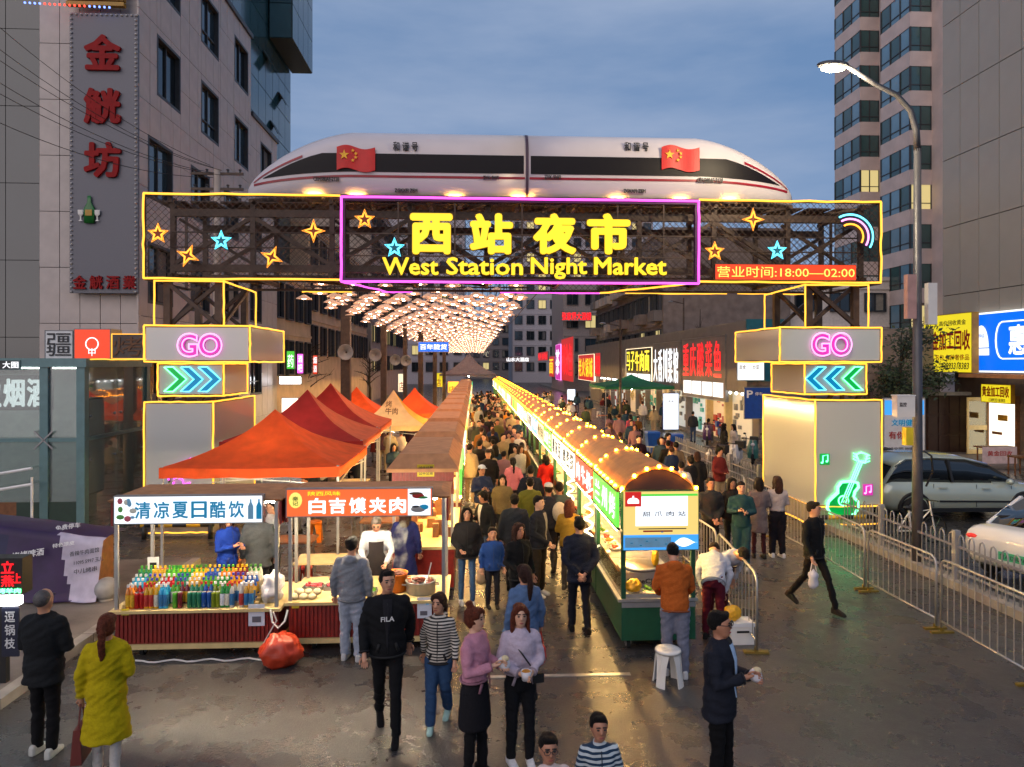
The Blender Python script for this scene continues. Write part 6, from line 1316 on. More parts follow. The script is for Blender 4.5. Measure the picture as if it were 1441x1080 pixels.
# ================================================================== VEHICLES
mat('car_silver', '#a9b3a6', .22, .35, .04, 2, coat=.6); mat('car_white', '#cfd0ce', .22, 0, .04, 2, coat=.6); mat('car_dark', '#22262c', .2, .3, .05, 2, coat=.6); mat('car_glass', '#0b1014', .05, 0, .1, spec=1.0); mat('tyre', '#0c0c0d', .9); mat('alloy', '#8d9092', .3, .8); emi('tail_red', (.7,.02,.02), .6); mat('trim_black', '#0e0e0f', .5)
def car(lbl, loc, rz, paint, L=4.7, Wd=1.9, Ht=1.65, kind='suv'):
    t = thing('parked_car', lbl, 'car', loc, rz); hw = Wd/2
    suv = kind == 'suv'
    belt = 1.02 if suv else .92
    st = [(0,.55,.85*1.0,.80),(.06,.42,belt-.06,.93),(.35,.30,belt+.02,.98),(1.0,.24,belt+.03,1.0),(2.4,.24,belt,1.0),(3.4,.24,belt-.03,1.0),(4.2,.27,belt-.12,.96),(4.58,.34,belt-.22,.88),(4.7,.48,belt-.34,.72)]
    if not suv: st = [(0,.50,.80,.82),(.05,.40,.95,.92),(.3,.28,1.0,.98),(.9,.22,.98,1.0),(2.4,.22,.92,1.0),(3.4,.22,.90,1.0),(4.2,.25,.80,.96),(4.58,.32,.70,.88),(4.7,.45,.58,.72)]
    rings = []
    for x, zb, zt, k in st:
        w = hw*k; h = zt-zb; rings.append([(x,-w*.86,zb),(x,-w*.97,zb+h*.18),(x,-w,zb+h*.45),(x,-w*.985,zb+h*.75),(x,-w*.93,zt-.03),(x,-w*.80,zt+.01),(x,0,zt+.035),(x,w*.80,zt+.01),(x,w*.93,zt-.03),(x,w*.985,zb+h*.75),(x,w,zb+h*.45),(x,w*.97,zb+h*.18),(x,w*.86,zb),(x,0,zb-.02)])
    MB().loft(rings).build('body', paint, t, smooth=True)
    if suv: gh = [(.12,.0,.86,.90),(.42,.36,.88,.84),(.75,.54,.90,.80),(1.5,.58,.92,.78),(2.3,.56,.92,.78),(2.9,.42,.90,.80),(3.3,.2,.88,.86),(3.62,.0,.84,.84)]
    else: gh = [(.62,.0,.84,.84),(1.0,.26,.88,.80),(1.5,.46,.90,.74),(2.0,.52,.91,.72),(2.6,.50,.91,.72),(3.0,.32,.89,.76),(3.45,.0,.84,.84)]
    rings = []; roofpts = []
    def bz(x):
        for (x0,_,z0,_),(x1,_,z1,_) in zip(st, st[1:]):
            if x0 <= x <= x1: return z0+(z1-z0)*(x-x0)/(x1-x0)
        return belt
    for x, h, kb_, kt in gh:
        b0 = bz(x)-.03; rings.append([(x,-hw*kb_,b0),(x,-hw*(kb_*.4+kt*.6),b0+(h+.02)*.6),(x,-hw*kt,b0+h+.02),(x,0,b0+h+.055),(x,hw*kt,b0+h+.02),(x,hw*(kb_*.4+kt*.6),b0+(h+.02)*.6),(x,hw*kb_,b0)])
    MB().loft(rings).build('glasshouse', M('car_glass'), t, smooth=True)
    mid = [(x,h,kb_,kt) for x,h,kb_,kt in gh if h > .3]
    MB().loft([[(x,-hw*kt-.01,bz(x)+h-.03),(x,-hw*kt*.9,bz(x)+h+.035),(x,0,bz(x)+h+.062),(x,hw*kt*.9,bz(x)+h+.035),(x,hw*kt+.01,bz(x)+h-.03),(x,0,bz(x)+h+.02)] for x,h,kb_,kt in mid]).build('roof', paint, t, smooth=True)
    for s in (-1,1):
        pil = [gh[0], gh[-1]]
        a_, b_ = gh[0], mid[0]; c_, d_ = mid[-1], gh[-1]
        for (u, v) in ((a_, b_), (c_, d_)): MB().bar((u[0], s*hw*u[2], bz(u[0])-.02), (v[0], s*hw*v[3], bz(v[0])+v[1]), .07).build('pillar', paint, t)
        xm = (gh[0][0]+gh[-1][0])/2; MB().bar((xm, s*(hw*.93), bz(xm)-.02),(xm-.05, s*(hw*.80), bz(xm)+.54*(1 if suv else .9)), .06).build('pillar', M('trim_black'), t)
        MB().bar((.5,s*(hw+.005),.33),(4.2,s*(hw+.005),.33),.03,.09).build('sill_trim', M('trim_black'), t); MB().bar((1.5,s*(hw+.008),.55),(3.4,s*(hw+.008),.53),.02,.04).build('door_trim', M('trim_black'), t)
        for xd in (1.35, 2.45, 3.35): MB().bar((xd,s*(hw*1.0+.001),.4),(xd+.02,s*(hw*.965),bz(xd)-.06),.008).build('door_gap', M('trim_black'), t)
        for xd in (1.5, 2.6): MB().bar((xd,s*(hw+.01),bz(xd)-.16),(xd+.2,s*(hw+.01),bz(xd)-.16),.03).build('door_handle', paint, t)
        MB().ball((3.25,s*(hw+.08),belt+.02),(.09,.1,.08),10,6).build('mirror', paint, t, smooth=True)
        for xw in (.88, 3.72):
            w = MB().lathe([(.20,-.1),(.30,-.1),(.345,-.06),(.345,.06),(.30,.1),(.20,.1)], 22, cap=False).build('wheel', M('tyre'), t, smooth=True, mw=Matrix.Translation((xw, s*(hw-.08), .345)) @ Matrix.Rotation(-s*pi/2, 4, 'X'))
            b = MB().lathe([(0,.07),(.21,.07),(.215,.05),(.0,.02)], 20)
            b.build('rim', M('alloy'), w); 
            for k in range(5): MB().bar((.03*cos(k*1.257),.03*sin(k*1.257),.075),(.2*cos(k*1.257),.2*sin(k*1.257),.075),.05,.02).build('spoke', M('alloy'), w)
            MB().tube([(xw+.40*cos(a), s*(hw*.985), .345+.40*sin(a)) for a in [pi*k/12 for k in range(13)]], .045, 6).build('wheel_arch', M('trim_black') if suv else paint, t)
        MB().ball((.06,s*hw*.72,belt-.12 if suv else .82),(.06,.18,.07),10,6).build('tail_light', M('tail_red'), t, smooth=True); MB().ball((4.52,s*hw*.66,belt-.33),(.12,.18,.06),10,6).build('headlight', M('white_paint'), t, smooth=True)
    MB().box((-.02,-.24,.52),(.04,.24,.66)).build('number_plate', emi('plate_green', (.05,.35,.15), .35) if not suv else M('blue_plastic'), t)
    text(t, 'plate_lettering', '甘A·D3076', 0, 0, .42, .09, M('text_dark'), mw=frame((-.024,.21,.545), WEST), z=0)
    return t
car('silver green sport utility car parked behind the lamp post', (10.15, 18.2, 0), radians(-1), M('car_silver'))
g = gr(1402, 838); car('white taxi seen from its rear at the right edge', (g.x+.42, g.y+.15, 0), radians(22), M('car_white'), kind='sedan')
car('dark car mostly hidden behind the silver car', (9.9, 21.4, 0), radians(-2), M('car_dark'), kind='sedan')
# shared bicycle behind the guard rail
bk = thing('bicycle', 'pale bicycle leaning behind the white guard rail', 'bicycle', (9.3, 15.2, .0), radians(8))
for x in (0, .95):
    w = MB().tube([(x+.3*cos(a),0,.31+.3*sin(a)) for a in [2*pi*k/20 for k in range(20)]], .018, 6, closed=True).build('wheel', M('rubber'), bk)
    for k in range(6): MB().bar((x,0,.31),(x+.29*cos(k*1.05),0,.31+.29*sin(k*1.05)),.005).build('spoke', M('steel'), w)
MB().tube([(0,0,.31),(.35,0,.3),(.3,0,.75),(.35,0,.3),(.85,0,.75),(.3,0,.70),(.0,0,.31)], .02, 6).build('frame', M('plastic_white'), bk); MB().tube([(.95,0,.31),(.85,0,.75),(.82,0,.95)], .018, 6).build('fork', M('plastic_white'), bk); MB().tube([(.82,-.25,.98),(.80,0,.96),(.82,.25,.98)], .015, 6).build('handlebar', M('black'), bk); MB().ball((.28,0,.82),(.12,.07,.035),10,6).build('saddle', M('black'), bk)
# scooters by the shops
def scooter(lbl, loc, rz, m):
    t = thing('scooter', lbl, 'scooter', loc, rz, 'scooters parked by the shops')
    for x in (-.55,.55):
        w = MB().lathe([(.12,-.05),(.19,-.05),(.22,0),(.19,.05),(.12,.05)], 16, cap=False).build('wheel', M('tyre'), t, smooth=True, mw=Matrix.Translation((x,0,.22)) @ Matrix.Rotation(pi/2,4,'X')); MB().lathe([(0,.03),(.13,.03),(.13,-.03),(0,-.03)],12).build('rim', M('alloy'), w)
    MB().loft([[(-.75,-.06,.42),(-.75,.06,.42),(-.75,.06,.55),(-.75,-.06,.55)],[(-.45,-.16,.36),(-.45,.16,.36),(-.45,.16,.68),(-.45,-.16,.68)],[(-.1,-.16,.28),(-.1,.16,.28),(-.1,.14,.66),(-.1,-.14,.66)],[(.05,-.14,.22),(.05,.14,.22),(.05,.14,.30),(.05,-.14,.30)],[(.35,-.14,.22),(.35,.14,.22),(.35,.14,.30),(.35,-.14,.30)]]).build('body', m, t)
    MB().loft([[(.34,-.2,.25),(.34,.2,.25),(.40,.2,.25),(.40,-.2,.25)],[(.30,-.22,.6),(.30,.22,.6),(.42,.14,.6),(.42,-.14,.6)],[(.22,-.14,.95),(.22,.14,.95),(.32,.1,.95),(.32,-.1,.95)]]).build('leg_shield', m, t)
    MB().ball((-.32,0,.72),(.34,.15,.07),12,6).build('seat', M('black'), t, smooth=True); MB().tube([(.2,-.32,1.0),(.26,0,.98),(.2,.32,1.0)],.02,6).build('handlebar', M('black'), t)
    for s in (-1,1): MB().tube([(.22,s*.22,1.0),(.2,s*.3,1.18)],.008,5).ball((.2,s*.32,1.2),(.015,.06,.04),8,5).build('mirror', M('black'), t)
    MB().ball((.40,0,.78),(.05,.08,.07),10,6).build('headlight', M('white_paint'), t); MB().box((-.85,-.17,.72),(-.52,.17,1.0)).build('top_box', M('black') if m != M('blue_plastic') else M('blue_plastic'), t); MB().tube([(.55,0,.22),(.3,0,.95)],.03,6).build('fork', M('steel'), t)
for i, (px, py, rz, m, lb) in enumerate(((995, 625, -1.9, mat('scooter_purple','#3a1850',.3), 'purple scooter before the tall light box'), (1018, 622, -1.6, M('blue_plastic'), 'blue delivery scooter before the red fish restaurant'), (1004, 668, -2.4, mat('scooter_grey','#3c3c44',.3), 'dark scooter behind the crowd barriers'), (1035, 660, -2.2, M('car_white'), 'pale scooter behind the white rail'), (1060, 652, -2.0, mat('scooter_teal','#2a6a64',.3), 'teal scooter beside the right gantry leg'))):
    g = gr(px, py); scooter(lb, g, rz, m)
# white cooler box and yellow bag near the vendors; bench and board by the gold shop
g = gr(1040, 903); t = thing('cooler_box', 'white cooler box with a yellow bag by the barrier', 'box', g); MB().box((-.17,-.13,0),(.17,.13,.26)).build('case', M('plastic_white'), t); MB().box((-.18,-.14,.26),(.18,.14,.31)).build('lid', M('white_paint'), t); MB().box((-.08,-.135,.17),(.1,-.128,.2)).build('handle', M('black'), t); lumpy('yellow_bag', (g.x-.1,g.y+.0,.31), (.12,.08,.12), gm[4], 'yellow plastic bag on top of the white cooler', 'bag', 71)
g = gr(1400, 655); t = thing('promo_table', 'table with a red and white printed cloth before the gold shop', 'table', g); MB().box((-.7,-.25,.7),(.7,.25,.75)).build('table_top', M('wood'), t); MB().box((-.7,-.262,.1),(.7,-.25,.75)).build('printed_cloth', mat('cloth_pale','#c9b4b4',.7), t); text(t, 'lettering', '黄金回收', -.5, 0, 1.0, .2, M('text_red'), mw=frame((0,-.266,.4), FRONT), z=0)
for s in (-1,1): MB().bar((s*.6,.15,0),(s*.6,.15,.7),.04).build('leg', M('wood'), t)
g = gr(1432, 668); t = thing('wooden_stool', 'small dark wooden stool by the gold shop', 'stool', g); MB().box((-.25,-.2,.62),(.25,.2,.68)).build('seat', M('wood'), t)
for sx in (-1,1):
    for sy in (-1,1): MB().bar((sx*.22,sy*.16,0),(sx*.22,sy*.16,.62),.04).build('leg', M('wood'), t)
# ================================================================== TREES
mat('leaf_dark', '#1d2a16', .7, 0, .4, 2); mat('leaf_mid', '#2d3d1e', .7, 0, .4, 2); mat('bark', '#3a2e24', .9, 0, .3, 6, .4, 20)
def tree(lbl, x, y, h, R, seed, leaves=1500, bare=False, trunk=.3):
    random.seed(seed); t = thing('street_tree', lbl, 'tree', (x, y, 0)); b = MB(); b.tube([(0,0,0),(.05,.02,h*.3),(-.03,.05,h*trunk+.4),(.02,0,h*.9)], [.14,.11,.09,.02], 8); tips = []
    for k in range(14):
        a = random.random()*6.28; z0 = h*(trunk+.6*random.random()*(1-trunk)); l = R*random.uniform(.6,1); d = Vector((cos(a)*l, sin(a)*l, l*random.uniform(.2,.7))); p0 = Vector((0,0,z0)); b.tube([p0, p0+d*.5+Vector((0,0,.1)), p0+d], [.05,.03,.01], 5); tips += [p0+d*q for q in (.5,.75,1)]
        for q in (.45,.7): e = Vector((random.uniform(-1,1),random.uniform(-1,1),random.uniform(0,1)))*l*.45; b.tube([p0+d*q, p0+d*q+e], [.018,.005], 4); tips.append(p0+d*q+e)
    b.build('trunk', M('bark'), t)
    if not bare:
        lf = MB()
        for k in range(leaves):
            c = random.choice(tips)+Vector((random.gauss(0,.28),random.gauss(0,.28),random.gauss(0,.25))); u = Vector((random.uniform(-1,1),random.uniform(-1,1),random.uniform(-1,1))).normalized()*random.uniform(.06,.13); v = u.orthogonal().normalized()*u.length*.55
            lf.add([c-u, c+v, c+u, c-v], [(0,1,2,3)], random.randrange(2))
        lf.build('crown', [M('leaf_dark'), M('leaf_mid')], t, fix=False)
p = at(1268, 560, 30); tree('dark leafy tree behind the lamp post at the right', p.x, 30, 6.0, 2.0, 3, 3000, trunk=.25); p = at(1225, 560, 34); tree('second dark leafy tree half behind the right gantry leg', p.x, 34, 5.5, 1.8, 5, 2200)
p = at(985, 560, 47); tree('thin bare tree before the beige flats', p.x, 47, 8.5, 1.6, 8, bare=True); p = at(1003, 560, 50); tree('second thin bare tree before the beige flats', p.x, 50, 7.5, 1.4, 9, bare=True)
for i, (px, Y) in enumerate(((450, 55), (430, 48), (520, 60))): p = at(px, 560, Y); tree('leafless street tree before the beige block, %s' % ['middle one','nearest one','farthest one'][i], p.x, Y, 6.5, 1.8, 20+i, bare=True)
# ================================================================== PEOPLE
SKIN = [mat('skin_a', '#b9876a', .5, 0, .08, 20), mat('skin_b', '#a8755a', .5, 0, .08, 20), mat('skin_c', '#c79a7e', .5, 0, .08, 20)]
mat('lips', '#8a4640', .5); mat('eye_dark', '#14100e', .3)
HAIRC = {'black': mat('hair_black', '#14110f', .6, 0, .4, 45, .9, 130, spec=.15), 'brown': mat('hair_brown', '#33201a', .6, 0, .4, 45, .9, 130, spec=.15), 'rust': mat('hair_rust', '#5a2c1c', .6, 0, .4, 45, .9, 130, spec=.15), 'grey': mat('hair_grey', '#4a4644', .5, 0, .3, 30, .4, 90)}
def cloth(col): return mat('cloth_'+col, col, .9, 0, .10, 30, .35, 60, spec=.2)
def V(*a): return Vector(a)
POSES = {
 'stand': dict(arms={1:((.255,.03,1.13),(.25,-.04,.88)), -1:((-.255,.03,1.13),(-.25,-.04,.88))}, legs={1:(.10,-.02,0), -1:(-.10,.03,0)}),
 'walk':  dict(arms={1:((.25,.10,1.15),(.24,.12,.90)), -1:((-.25,-.02,1.13),(-.24,-.16,.91))}, legs={1:(.08,-.24,.0), -1:(-.08,.26,.06)}),
 'walk2': dict(arms={-1:((-.25,.10,1.15),(-.24,.12,.90)), 1:((.25,-.02,1.13),(.24,-.16,.91))}, legs={-1:(-.08,-.20,.0), 1:(.08,.22,.05)}),
 'stride':dict(arms={1:((.26,.12,1.15),(.27,.16,.90)), -1:((-.26,-.04,1.13),(-.27,-.16,.91))}, legs={1:(.06,-.36,.02), -1:(-.08,.40,.10)}),
 'front': dict(arms={1:((.25,-.02,1.13),(.06,-.24,1.08)), -1:((-.25,-.02,1.13),(-.06,-.24,1.08))}, legs={1:(.10,-.03,0), -1:(-.10,.02,0)}),
 'eat':   dict(arms={1:((.25,-.02,1.13),(.07,-.26,1.16)), -1:((-.25,-.04,1.14),(-.07,-.25,1.20))}, legs={1:(.09,-.04,0), -1:(-.10,.03,0)}),
 'clasp': dict(arms={1:((.25,.0,1.12),(.04,-.20,.93)), -1:((-.25,.0,1.12),(-.03,-.20,.93))}, legs={1:(.11,0,0), -1:(-.11,0,0)}),
 'behind':dict(arms={1:((.25,.10,1.13),(.05,.19,.93)), -1:((-.25,.10,1.13),(-.04,.20,.93))}, legs={1:(.09,-.10,0), -1:(-.10,.12,.02)}),
 'carry': dict(arms={1:((.255,.03,1.13),(.25,-.04,.88)), -1:((-.25,.02,1.13),(-.12,-.25,1.02))}, legs={1:(.10,-.06,0), -1:(-.10,.08,0)}),
 'reach': dict(arms={1:((.24,-.10,1.14),(.16,-.36,1.06)), -1:((-.24,-.10,1.14),(-.16,-.36,1.02))}, legs={1:(.11,-.03,0), -1:(-.11,.06,0)}, lean=14, pitch=18),
 'bend':  dict(arms={1:((.25,-.10,1.16),(.16,-.30,.98)), -1:((-.25,-.10,1.16),(-.16,-.32,.95))}, legs={1:(.12,-.03,0), -1:(-.12,.08,0)}, lean=58, pitch=20),
 'sit':   dict(arms={1:((.25,-.04,1.13),(.12,-.28,1.08)), -1:((-.25,-.04,1.13),(-.10,-.30,1.05))}, legs={1:(.12,-.42,0), -1:(-.12,-.40,0)}, sit=.43, lean=10),
 'phone': dict(arms={1:((.255,.03,1.13),(.24,-.06,.90)), -1:((-.25,-.04,1.13),(-.05,-.26,1.24))}, legs={1:(.10,-.02,0), -1:(-.10,.03,0)}, pitch=16),
}
def remesh(mb, vox, sm=3):
    me = mb.mesh('r'); out = evalmesh(me, [('REMESH', dict(mode='VOXEL', voxel_size=vox, use_smooth_shade=True)), ('SMOOTH', dict(factor=.5, iterations=sm))]); bpy.data.meshes.remove(me); return out
def folds(me, amp, seed):
    import numpy as np
    o = Vector((seed*1.7, seed*.9, 0)); n = len(me.vertices); co = np.empty(n*3); no = np.empty(n*3)
    me.vertices.foreach_get('co', co); me.vertex_normals.foreach_get('vector', no); co = co.reshape(-1,3); no = no.reshape(-1,3); d = np.empty((n,1))
    for i, (x, y, z) in enumerate(co.tolist()):
        q = Vector((x*6+z*2.5, y*6-z*2, z*12+x*4))+o; d[i,0] = amp*(.5-2*abs(mnoise.noise(q))+.5*mnoise.noise(q*2.3))
    me.vertices.foreach_set('co', (co+no*d).ravel()); me.update()
PCACHE = {}; PN = [0]
def person_meshes(sex, pose, top, bottom, hair, near, headk=1.0, yaw=0.0, fat=1.0, seed=0):
    key = (sex, pose, top, bottom, hair, near, headk, yaw, fat, seed if near else 0)
    if key in PCACHE: return PCACHE[key]
    P = POSES[pose]; vx = {2:.0145, 1:.021, 0:.034}[near]; vc = {2:.0185, 1:.025, 0:.036}[near]; sm = {2:4, 1:3, 0:2}[near]
    drop = P.get('sit', 0) ; lean = radians(P.get('lean', 0)); pitch = radians(P.get('pitch', 0))
    piv = V(0, 0, .92)
    def U(p): q = Vector(p)-piv; q = Matrix.Rotation(lean, 3, 'X') @ q; return q+piv+V(0, 0, -drop)
    nk = V(0, .01, 1.47)
    RH = Matrix.Rotation(yaw, 3, 'Z') @ Matrix.Rotation(pitch, 3, 'X')
    def Hd(p): q = RH @ ((Vector(p)-nk)*headk) + nk; return U(q)
    f = sex == 'f'; sw = .88 if f else 1.0
    prof = [(.84,.150,.115),(.95,.160,.120),(1.08,.128 if f else .148,.100),(1.20,.148 if f else .165,.115),(1.32,.165 if f else .182,.112),(1.40,.148 if f else .168,.09),(1.45,.085,.07)]
    # limb points
    arms = {}; legs = {}
    for s in (1, -1):
        E_, W_ = P['arms'][s]; sh = U((s*.175*sw, .005, 1.385)); arms[s] = (sh, U((E_[0]*(.93 if f else 1), E_[1], E_[2])), U(W_))
        hx, fy, lift = P['legs'][s]; hip = V(s*.088, 0, .90-drop); ank = V(hx, fy, .085+lift)
        if drop: knee = V(s*.13, -.43, .50); hip = V(s*.09, 0, .90-drop+.06)
        else:
            d = (hip-ank).length; off = min(.02+.55*max(0, .815-d)+(.09 if lift > .03 else 0)+(.02 if fy < -.1 else 0), .22); knee = hip.lerp(ank, .5)+V(0, -off, 0)
        legs[s] = (hip, knee, ank)
    # body (skin)
    b = MB(); k = .80
    b.tube([U((0, 0, z)) for z, _, _ in prof]+[U((0,.01,1.53))], [(rx*k, ry*k) for _, rx, ry in prof]+[(.05,.052)], 14)
    hb = MB(); hb.ball((0,-.005,1.615), (.077,.095,.115), 18, 12); hb.ball((0,-.035,1.545), (.056,.060,.055), 14, 8); hb.tube([(0,-.098,1.625),(0,-.113,1.585)], [(.009,.009),(.015,.011)], 8)
    for s in (1,-1): hb.ball((s*.077,.005,1.605), (.011,.020,.030), 8, 6)
    b.tube([U(nk), Hd((0,-.005,1.56))], [.052,.05], 12)
    hb.v = [tuple(Hd(p)) for p in hb.v]; b.add(hb.v, hb.f)
    fingers = MB()
    for s in (1,-1):
        sh, el, wr = arms[s]; d = (wr-el).normalized(); b.tube([sh, el, wr, wr+d*.03], [.045,.036,.027,.028], 10)
        l = d.cross(V(0,-1,0) if abs(d.y) < .8 else V(0,0,1)).normalized(); inn = d.cross(l).normalized()
        if inn.y > 0 and abs(inn.y) > .3: inn = -inn
        b.tube([wr+d*.01, wr+d*.045, wr+d*.085], [(.026,.018),(.036,.018),(.034,.015)], 8)
        if near:
            for i in range(4):
                r0 = wr+d*.08+l*((i-1.5)*.018); ln = (.060,.070,.066,.052)[i]; fingers.tube([r0, r0+d*ln*.5+inn*.008, r0+d*ln*.85+inn*.03], [.0092,.0085,.0065], 6)
            tl = -s if d.z < -.5 else s; r0 = wr+d*.03+l*(.028*tl); fingers.tube([r0, r0+d*.035+l*(.022*tl)+inn*.012, r0+d*.065+l*(.018*tl)+inn*.02], [.011,.0095,.007], 6)
        hip, kn, an = legs[s]; b.tube([hip, kn, an], [.06,.045,.034], 10)
    body = remesh(b, vx, sm)
    bm_ = MB(); bm_.v = [tuple(v.co) for v in body.vertices]; bm_.f = [list(p.vertices) for p in body.polygons]; bm_.m = [0]*len(bm_.f)
    bm_.add(fingers.v, fingers.f, 0)
    if near:
        e = MB()
        for s in (1,-1): e.ball((s*.031,-.094,1.627), (.014,.010,.0075), 8, 6, 0); e.box((s*.031-.02,-.104,1.648),(s*.031+.02,-.092,1.655), 0)
        e.ball((0,-.094,1.553), (.024,.010,.0065), 8, 6, 1)
        e.v = [tuple(Hd(p)) for p in e.v]; o = len(bm_.v); bm_.v += e.v
        for ff, mm in zip(e.f, e.m): bm_.f.append([i+o for i in ff]); bm_.m.append(1+mm)
    R = {}
    R['body'] = bm_.mesh('body', [SKIN[0], M('eye_dark'), M('lips')], True)
    # top garment
    hem = {'jacket':.84,'tee':.86,'crop':1.0,'coat':.46,'dress':.56,'hoodie':.84,'suit':.76,'vest':.84,'apron':.84}[top]; infl = {'coat':.030,'hoodie':.030,'suit':.024,'jacket':.026}.get(top, .018)
    tb = MB(); zs = []; rs = []
    if hem < .84:
        for q in (0, .5):
            z = hem+(.84-hem)*q; fl = (.235 if top == 'coat' else .19 if top == 'suit' else .2)*(1-q)+.185*q; zs.append(V(0, .01, z-drop)); rs.append((fl*fat, fl*.78*fat))
        ptsU = zs
    else: ptsU = []
    pts = list(ptsU)+[U((0,0,max(z,hem))) for z, _, _ in prof if z >= hem-.13 or z > hem]+[U((0,.012,1.475))]
    rr = list(rs)+[((rx+infl)*fat, (ry+infl)*fat) for z, rx, ry in prof if z >= hem-.13 or z > hem]+[(.064,.064)]
    # drop duplicates
    P2, R2 = [], []
    for p_, r_ in zip(pts, rr):
        if P2 and (p_-P2[-1]).length < .02: continue
        P2.append(p_); R2.append(r_)
    tb.tube(P2, R2, 18)
    for s in (1,-1):
        sh, el, wr = arms[s]; d = (wr-el).normalized(); end = wr-d*.015
        if top == 'tee': end = sh.lerp(el, .75); tb.tube([sh, end], [.066*fat,.058*fat], 12)
        elif top == 'vest' and False: pass
        else: tb.tube([U((s*.10*sw,.005,1.40)), sh, sh.lerp(el,.5), el, el.lerp(end,.55), end], [.06*fat,.070*fat,.064*fat,.056*fat,.050*fat,.044*fat], 12)
        tb.ball(sh, .066*fat, 10, 8)
    if top in ('jacket','suit','coat'): tb.tube([U((.055*cos(a), .015+.06*sin(a), 1.475)) for a in [2*pi*i/12 for i in range(12)]], .018, 6, closed=True)
    if top == 'hoodie': hh = MB().ball((0,.095,1.43), (.11,.065,.075), 12, 8); hh.v = [tuple(U(p)) for p in hh.v]; tb.add(hh.v, hh.f)
    R['top'] = remesh(tb, vc, sm)
    if near: folds(R['top'], .012, seed)
    if near == 2 and top in ('jacket','suit','hoodie') :
        pb_ = MB(); rows_ = []
        zz_ = [1.455, 1.40, 1.32, 1.20, 1.08, .97]
        for z in zz_:
            i = min(range(len(prof)), key=lambda q: abs(prof[q][0]-z)); lo = max([p_ for p_ in prof if p_[0] <= z], key=lambda p_: p_[0]); hi_ = min([p_ for p_ in prof if p_[0] >= z] or [prof[-1]], key=lambda p_: p_[0]); kk_ = 0 if hi_[0] == lo[0] else (z-lo[0])/(hi_[0]-lo[0]); ry = lo[2]+(hi_[2]-lo[2])*kk_
            wdt = (.050 if z > 1.35 else .050-.040*min(1,(1.38-z)/.34)) if top != 'hoodie' else .008
            rows_.append([U((x_*wdt, -(ry+infl)*fat-(.010 if abs(x_) < .9 else .002), z)) for x_ in (-1,-.5,0,.5,1)])
        pb_.add([p_ for r_ in rows_ for p_ in r_], [(i*5+j, i*5+j+1, (i+1)*5+j+1, (i+1)*5+j) for i in range(len(rows_)-1) for j in range(4)]); R['placket'] = pb_.mesh('placket', [], True)
    if near == 2 and top in ('jacket','suit','hoodie','crop','coat'):
        tm = MB()
        for s in (1,-1):
            sh, el, wr = arms[s]; d = (wr-el).normalized(); u_ = d.orthogonal().normalized(); w_ = d.cross(u_); c0 = wr-d*.025
            tm.tube([c0+(u_*cos(a)+w_*sin(a))*.045*fat for a in [2*pi*i/14 for i in range(14)]], .009, 5, closed=True)
        if hem >= .84:
            lo = prof[0] if hem < .95 else prof[1]; rx_, ry_ = (lo[1]+infl)*fat*1.01, (lo[2]+infl)*fat*1.01
            tm.tube([U((rx_*cos(a), ry_*sin(a), hem+.015)) for a in [2*pi*i/26 for i in range(26)]], .013, 5, closed=True)
            for s in (1,-1): tm.bar(U((s*.085,-(.120+infl)*fat*.93,1.0)), U((s*.115,-(.115+infl)*fat*.88,.91)), .012, .03)
        if top in ('jacket','coat','hoodie'): tm.tube([U((0,-(ry+infl)*fat-.004, z)) for z, ry in ((.90,.118),(1.08,.102),(1.20,.116),(1.32,.113),(1.42,.085))], .006, 5)
        R['trim'] = tm.mesh('trim', [], True)
    # bottoms
    lb = MB(); loose = {'trousers':1.0,'wide':1.25,'slim':.86,'skirt':.98,'shorts':1.0}.get(bottom, 1.0)
    lb.tube([V(0,0,.80-drop+.02), V(0,0,.90-drop), V(0,0,1.0-drop)], [(.14,.105),(.168,.126),(.155,.112)], 16)
    for s in (1,-1):
        hip, kn, an = legs[s]; a2 = an+V(0,0,-.02); lb.tube([hip, hip.lerp(kn,.5), kn, kn.lerp(a2,.5), a2], [.092*loose if loose > .85 else .088, .080*loose, .064*loose, .062*loose, .054*loose], 12)
    R['bottom'] = remesh(lb, vc, sm)
    if near: folds(R['bottom'], .011, seed+5)
    if bottom == 'skirt':
        sk = MB().tube([V(0,0,.52), V(0,0,.70), V(0,0,.90), V(0,0,1.0)], [(.205,.165),(.195,.155),(.178,.138),(.15,.11)], 20); R['skirt'] = remesh(sk, vc, sm)
    # apron panel
    if top == 'apron' or bottom == 'apron':
        ap_ = MB(); rows_ = []
        for i in range(9):
            z = .55+i*.1; rows_.append([U(( (u-.5)*.34*(1 if z < 1.15 else .7), -.155-.02*sin(pi*u), z)) for u in [j/6 for j in range(7)]])
        n_ = 7; ap_.add([p for r_ in rows_ for p in r_], [(i*n_+j, i*n_+j+1, (i+1)*n_+j+1, (i+1)*n_+j) for i in range(8) for j in range(6)]); R['apron'] = ap_.mesh('apron', [], True)
    # hair
    if hair != 'bald':
        hm = MB(); hm.ball((0,.020,1.640), (.087,.099,.103), 16, 10); hm.ball((0,-.042,1.704), (.068,.048,.034), 12, 8)
        if hair in ('long','pony','bun','bob'): hm.ball((0,.022,1.615), (.09,.10,.11), 16, 10); hm.ball((.055,-.045,1.672),(.032,.045,.045),10,8); hm.ball((-.055,-.045,1.672),(.032,.045,.045),10,8)
        if hair in ('long','bob'):
            zb = 1.34 if hair == 'long' else 1.46
            for s in (1,-1): hm.tube([(s*.072,-.015,1.66),(s*.088,-.012,1.56),(s*.085,-.02,(zb+1.5)/2),(s*.075,-.03,zb+.02)], [(.022,.05),(.024,.05),(.026,.045),(.012,.02)], 8)
            hm.tube([(0,.06,1.66),(0,.085,1.55),(0,.09,(zb+1.5)/2),(0,.105,zb-.03)], [(.085,.05),(.092,.045),(.09,.04),(.05,.015)], 12)
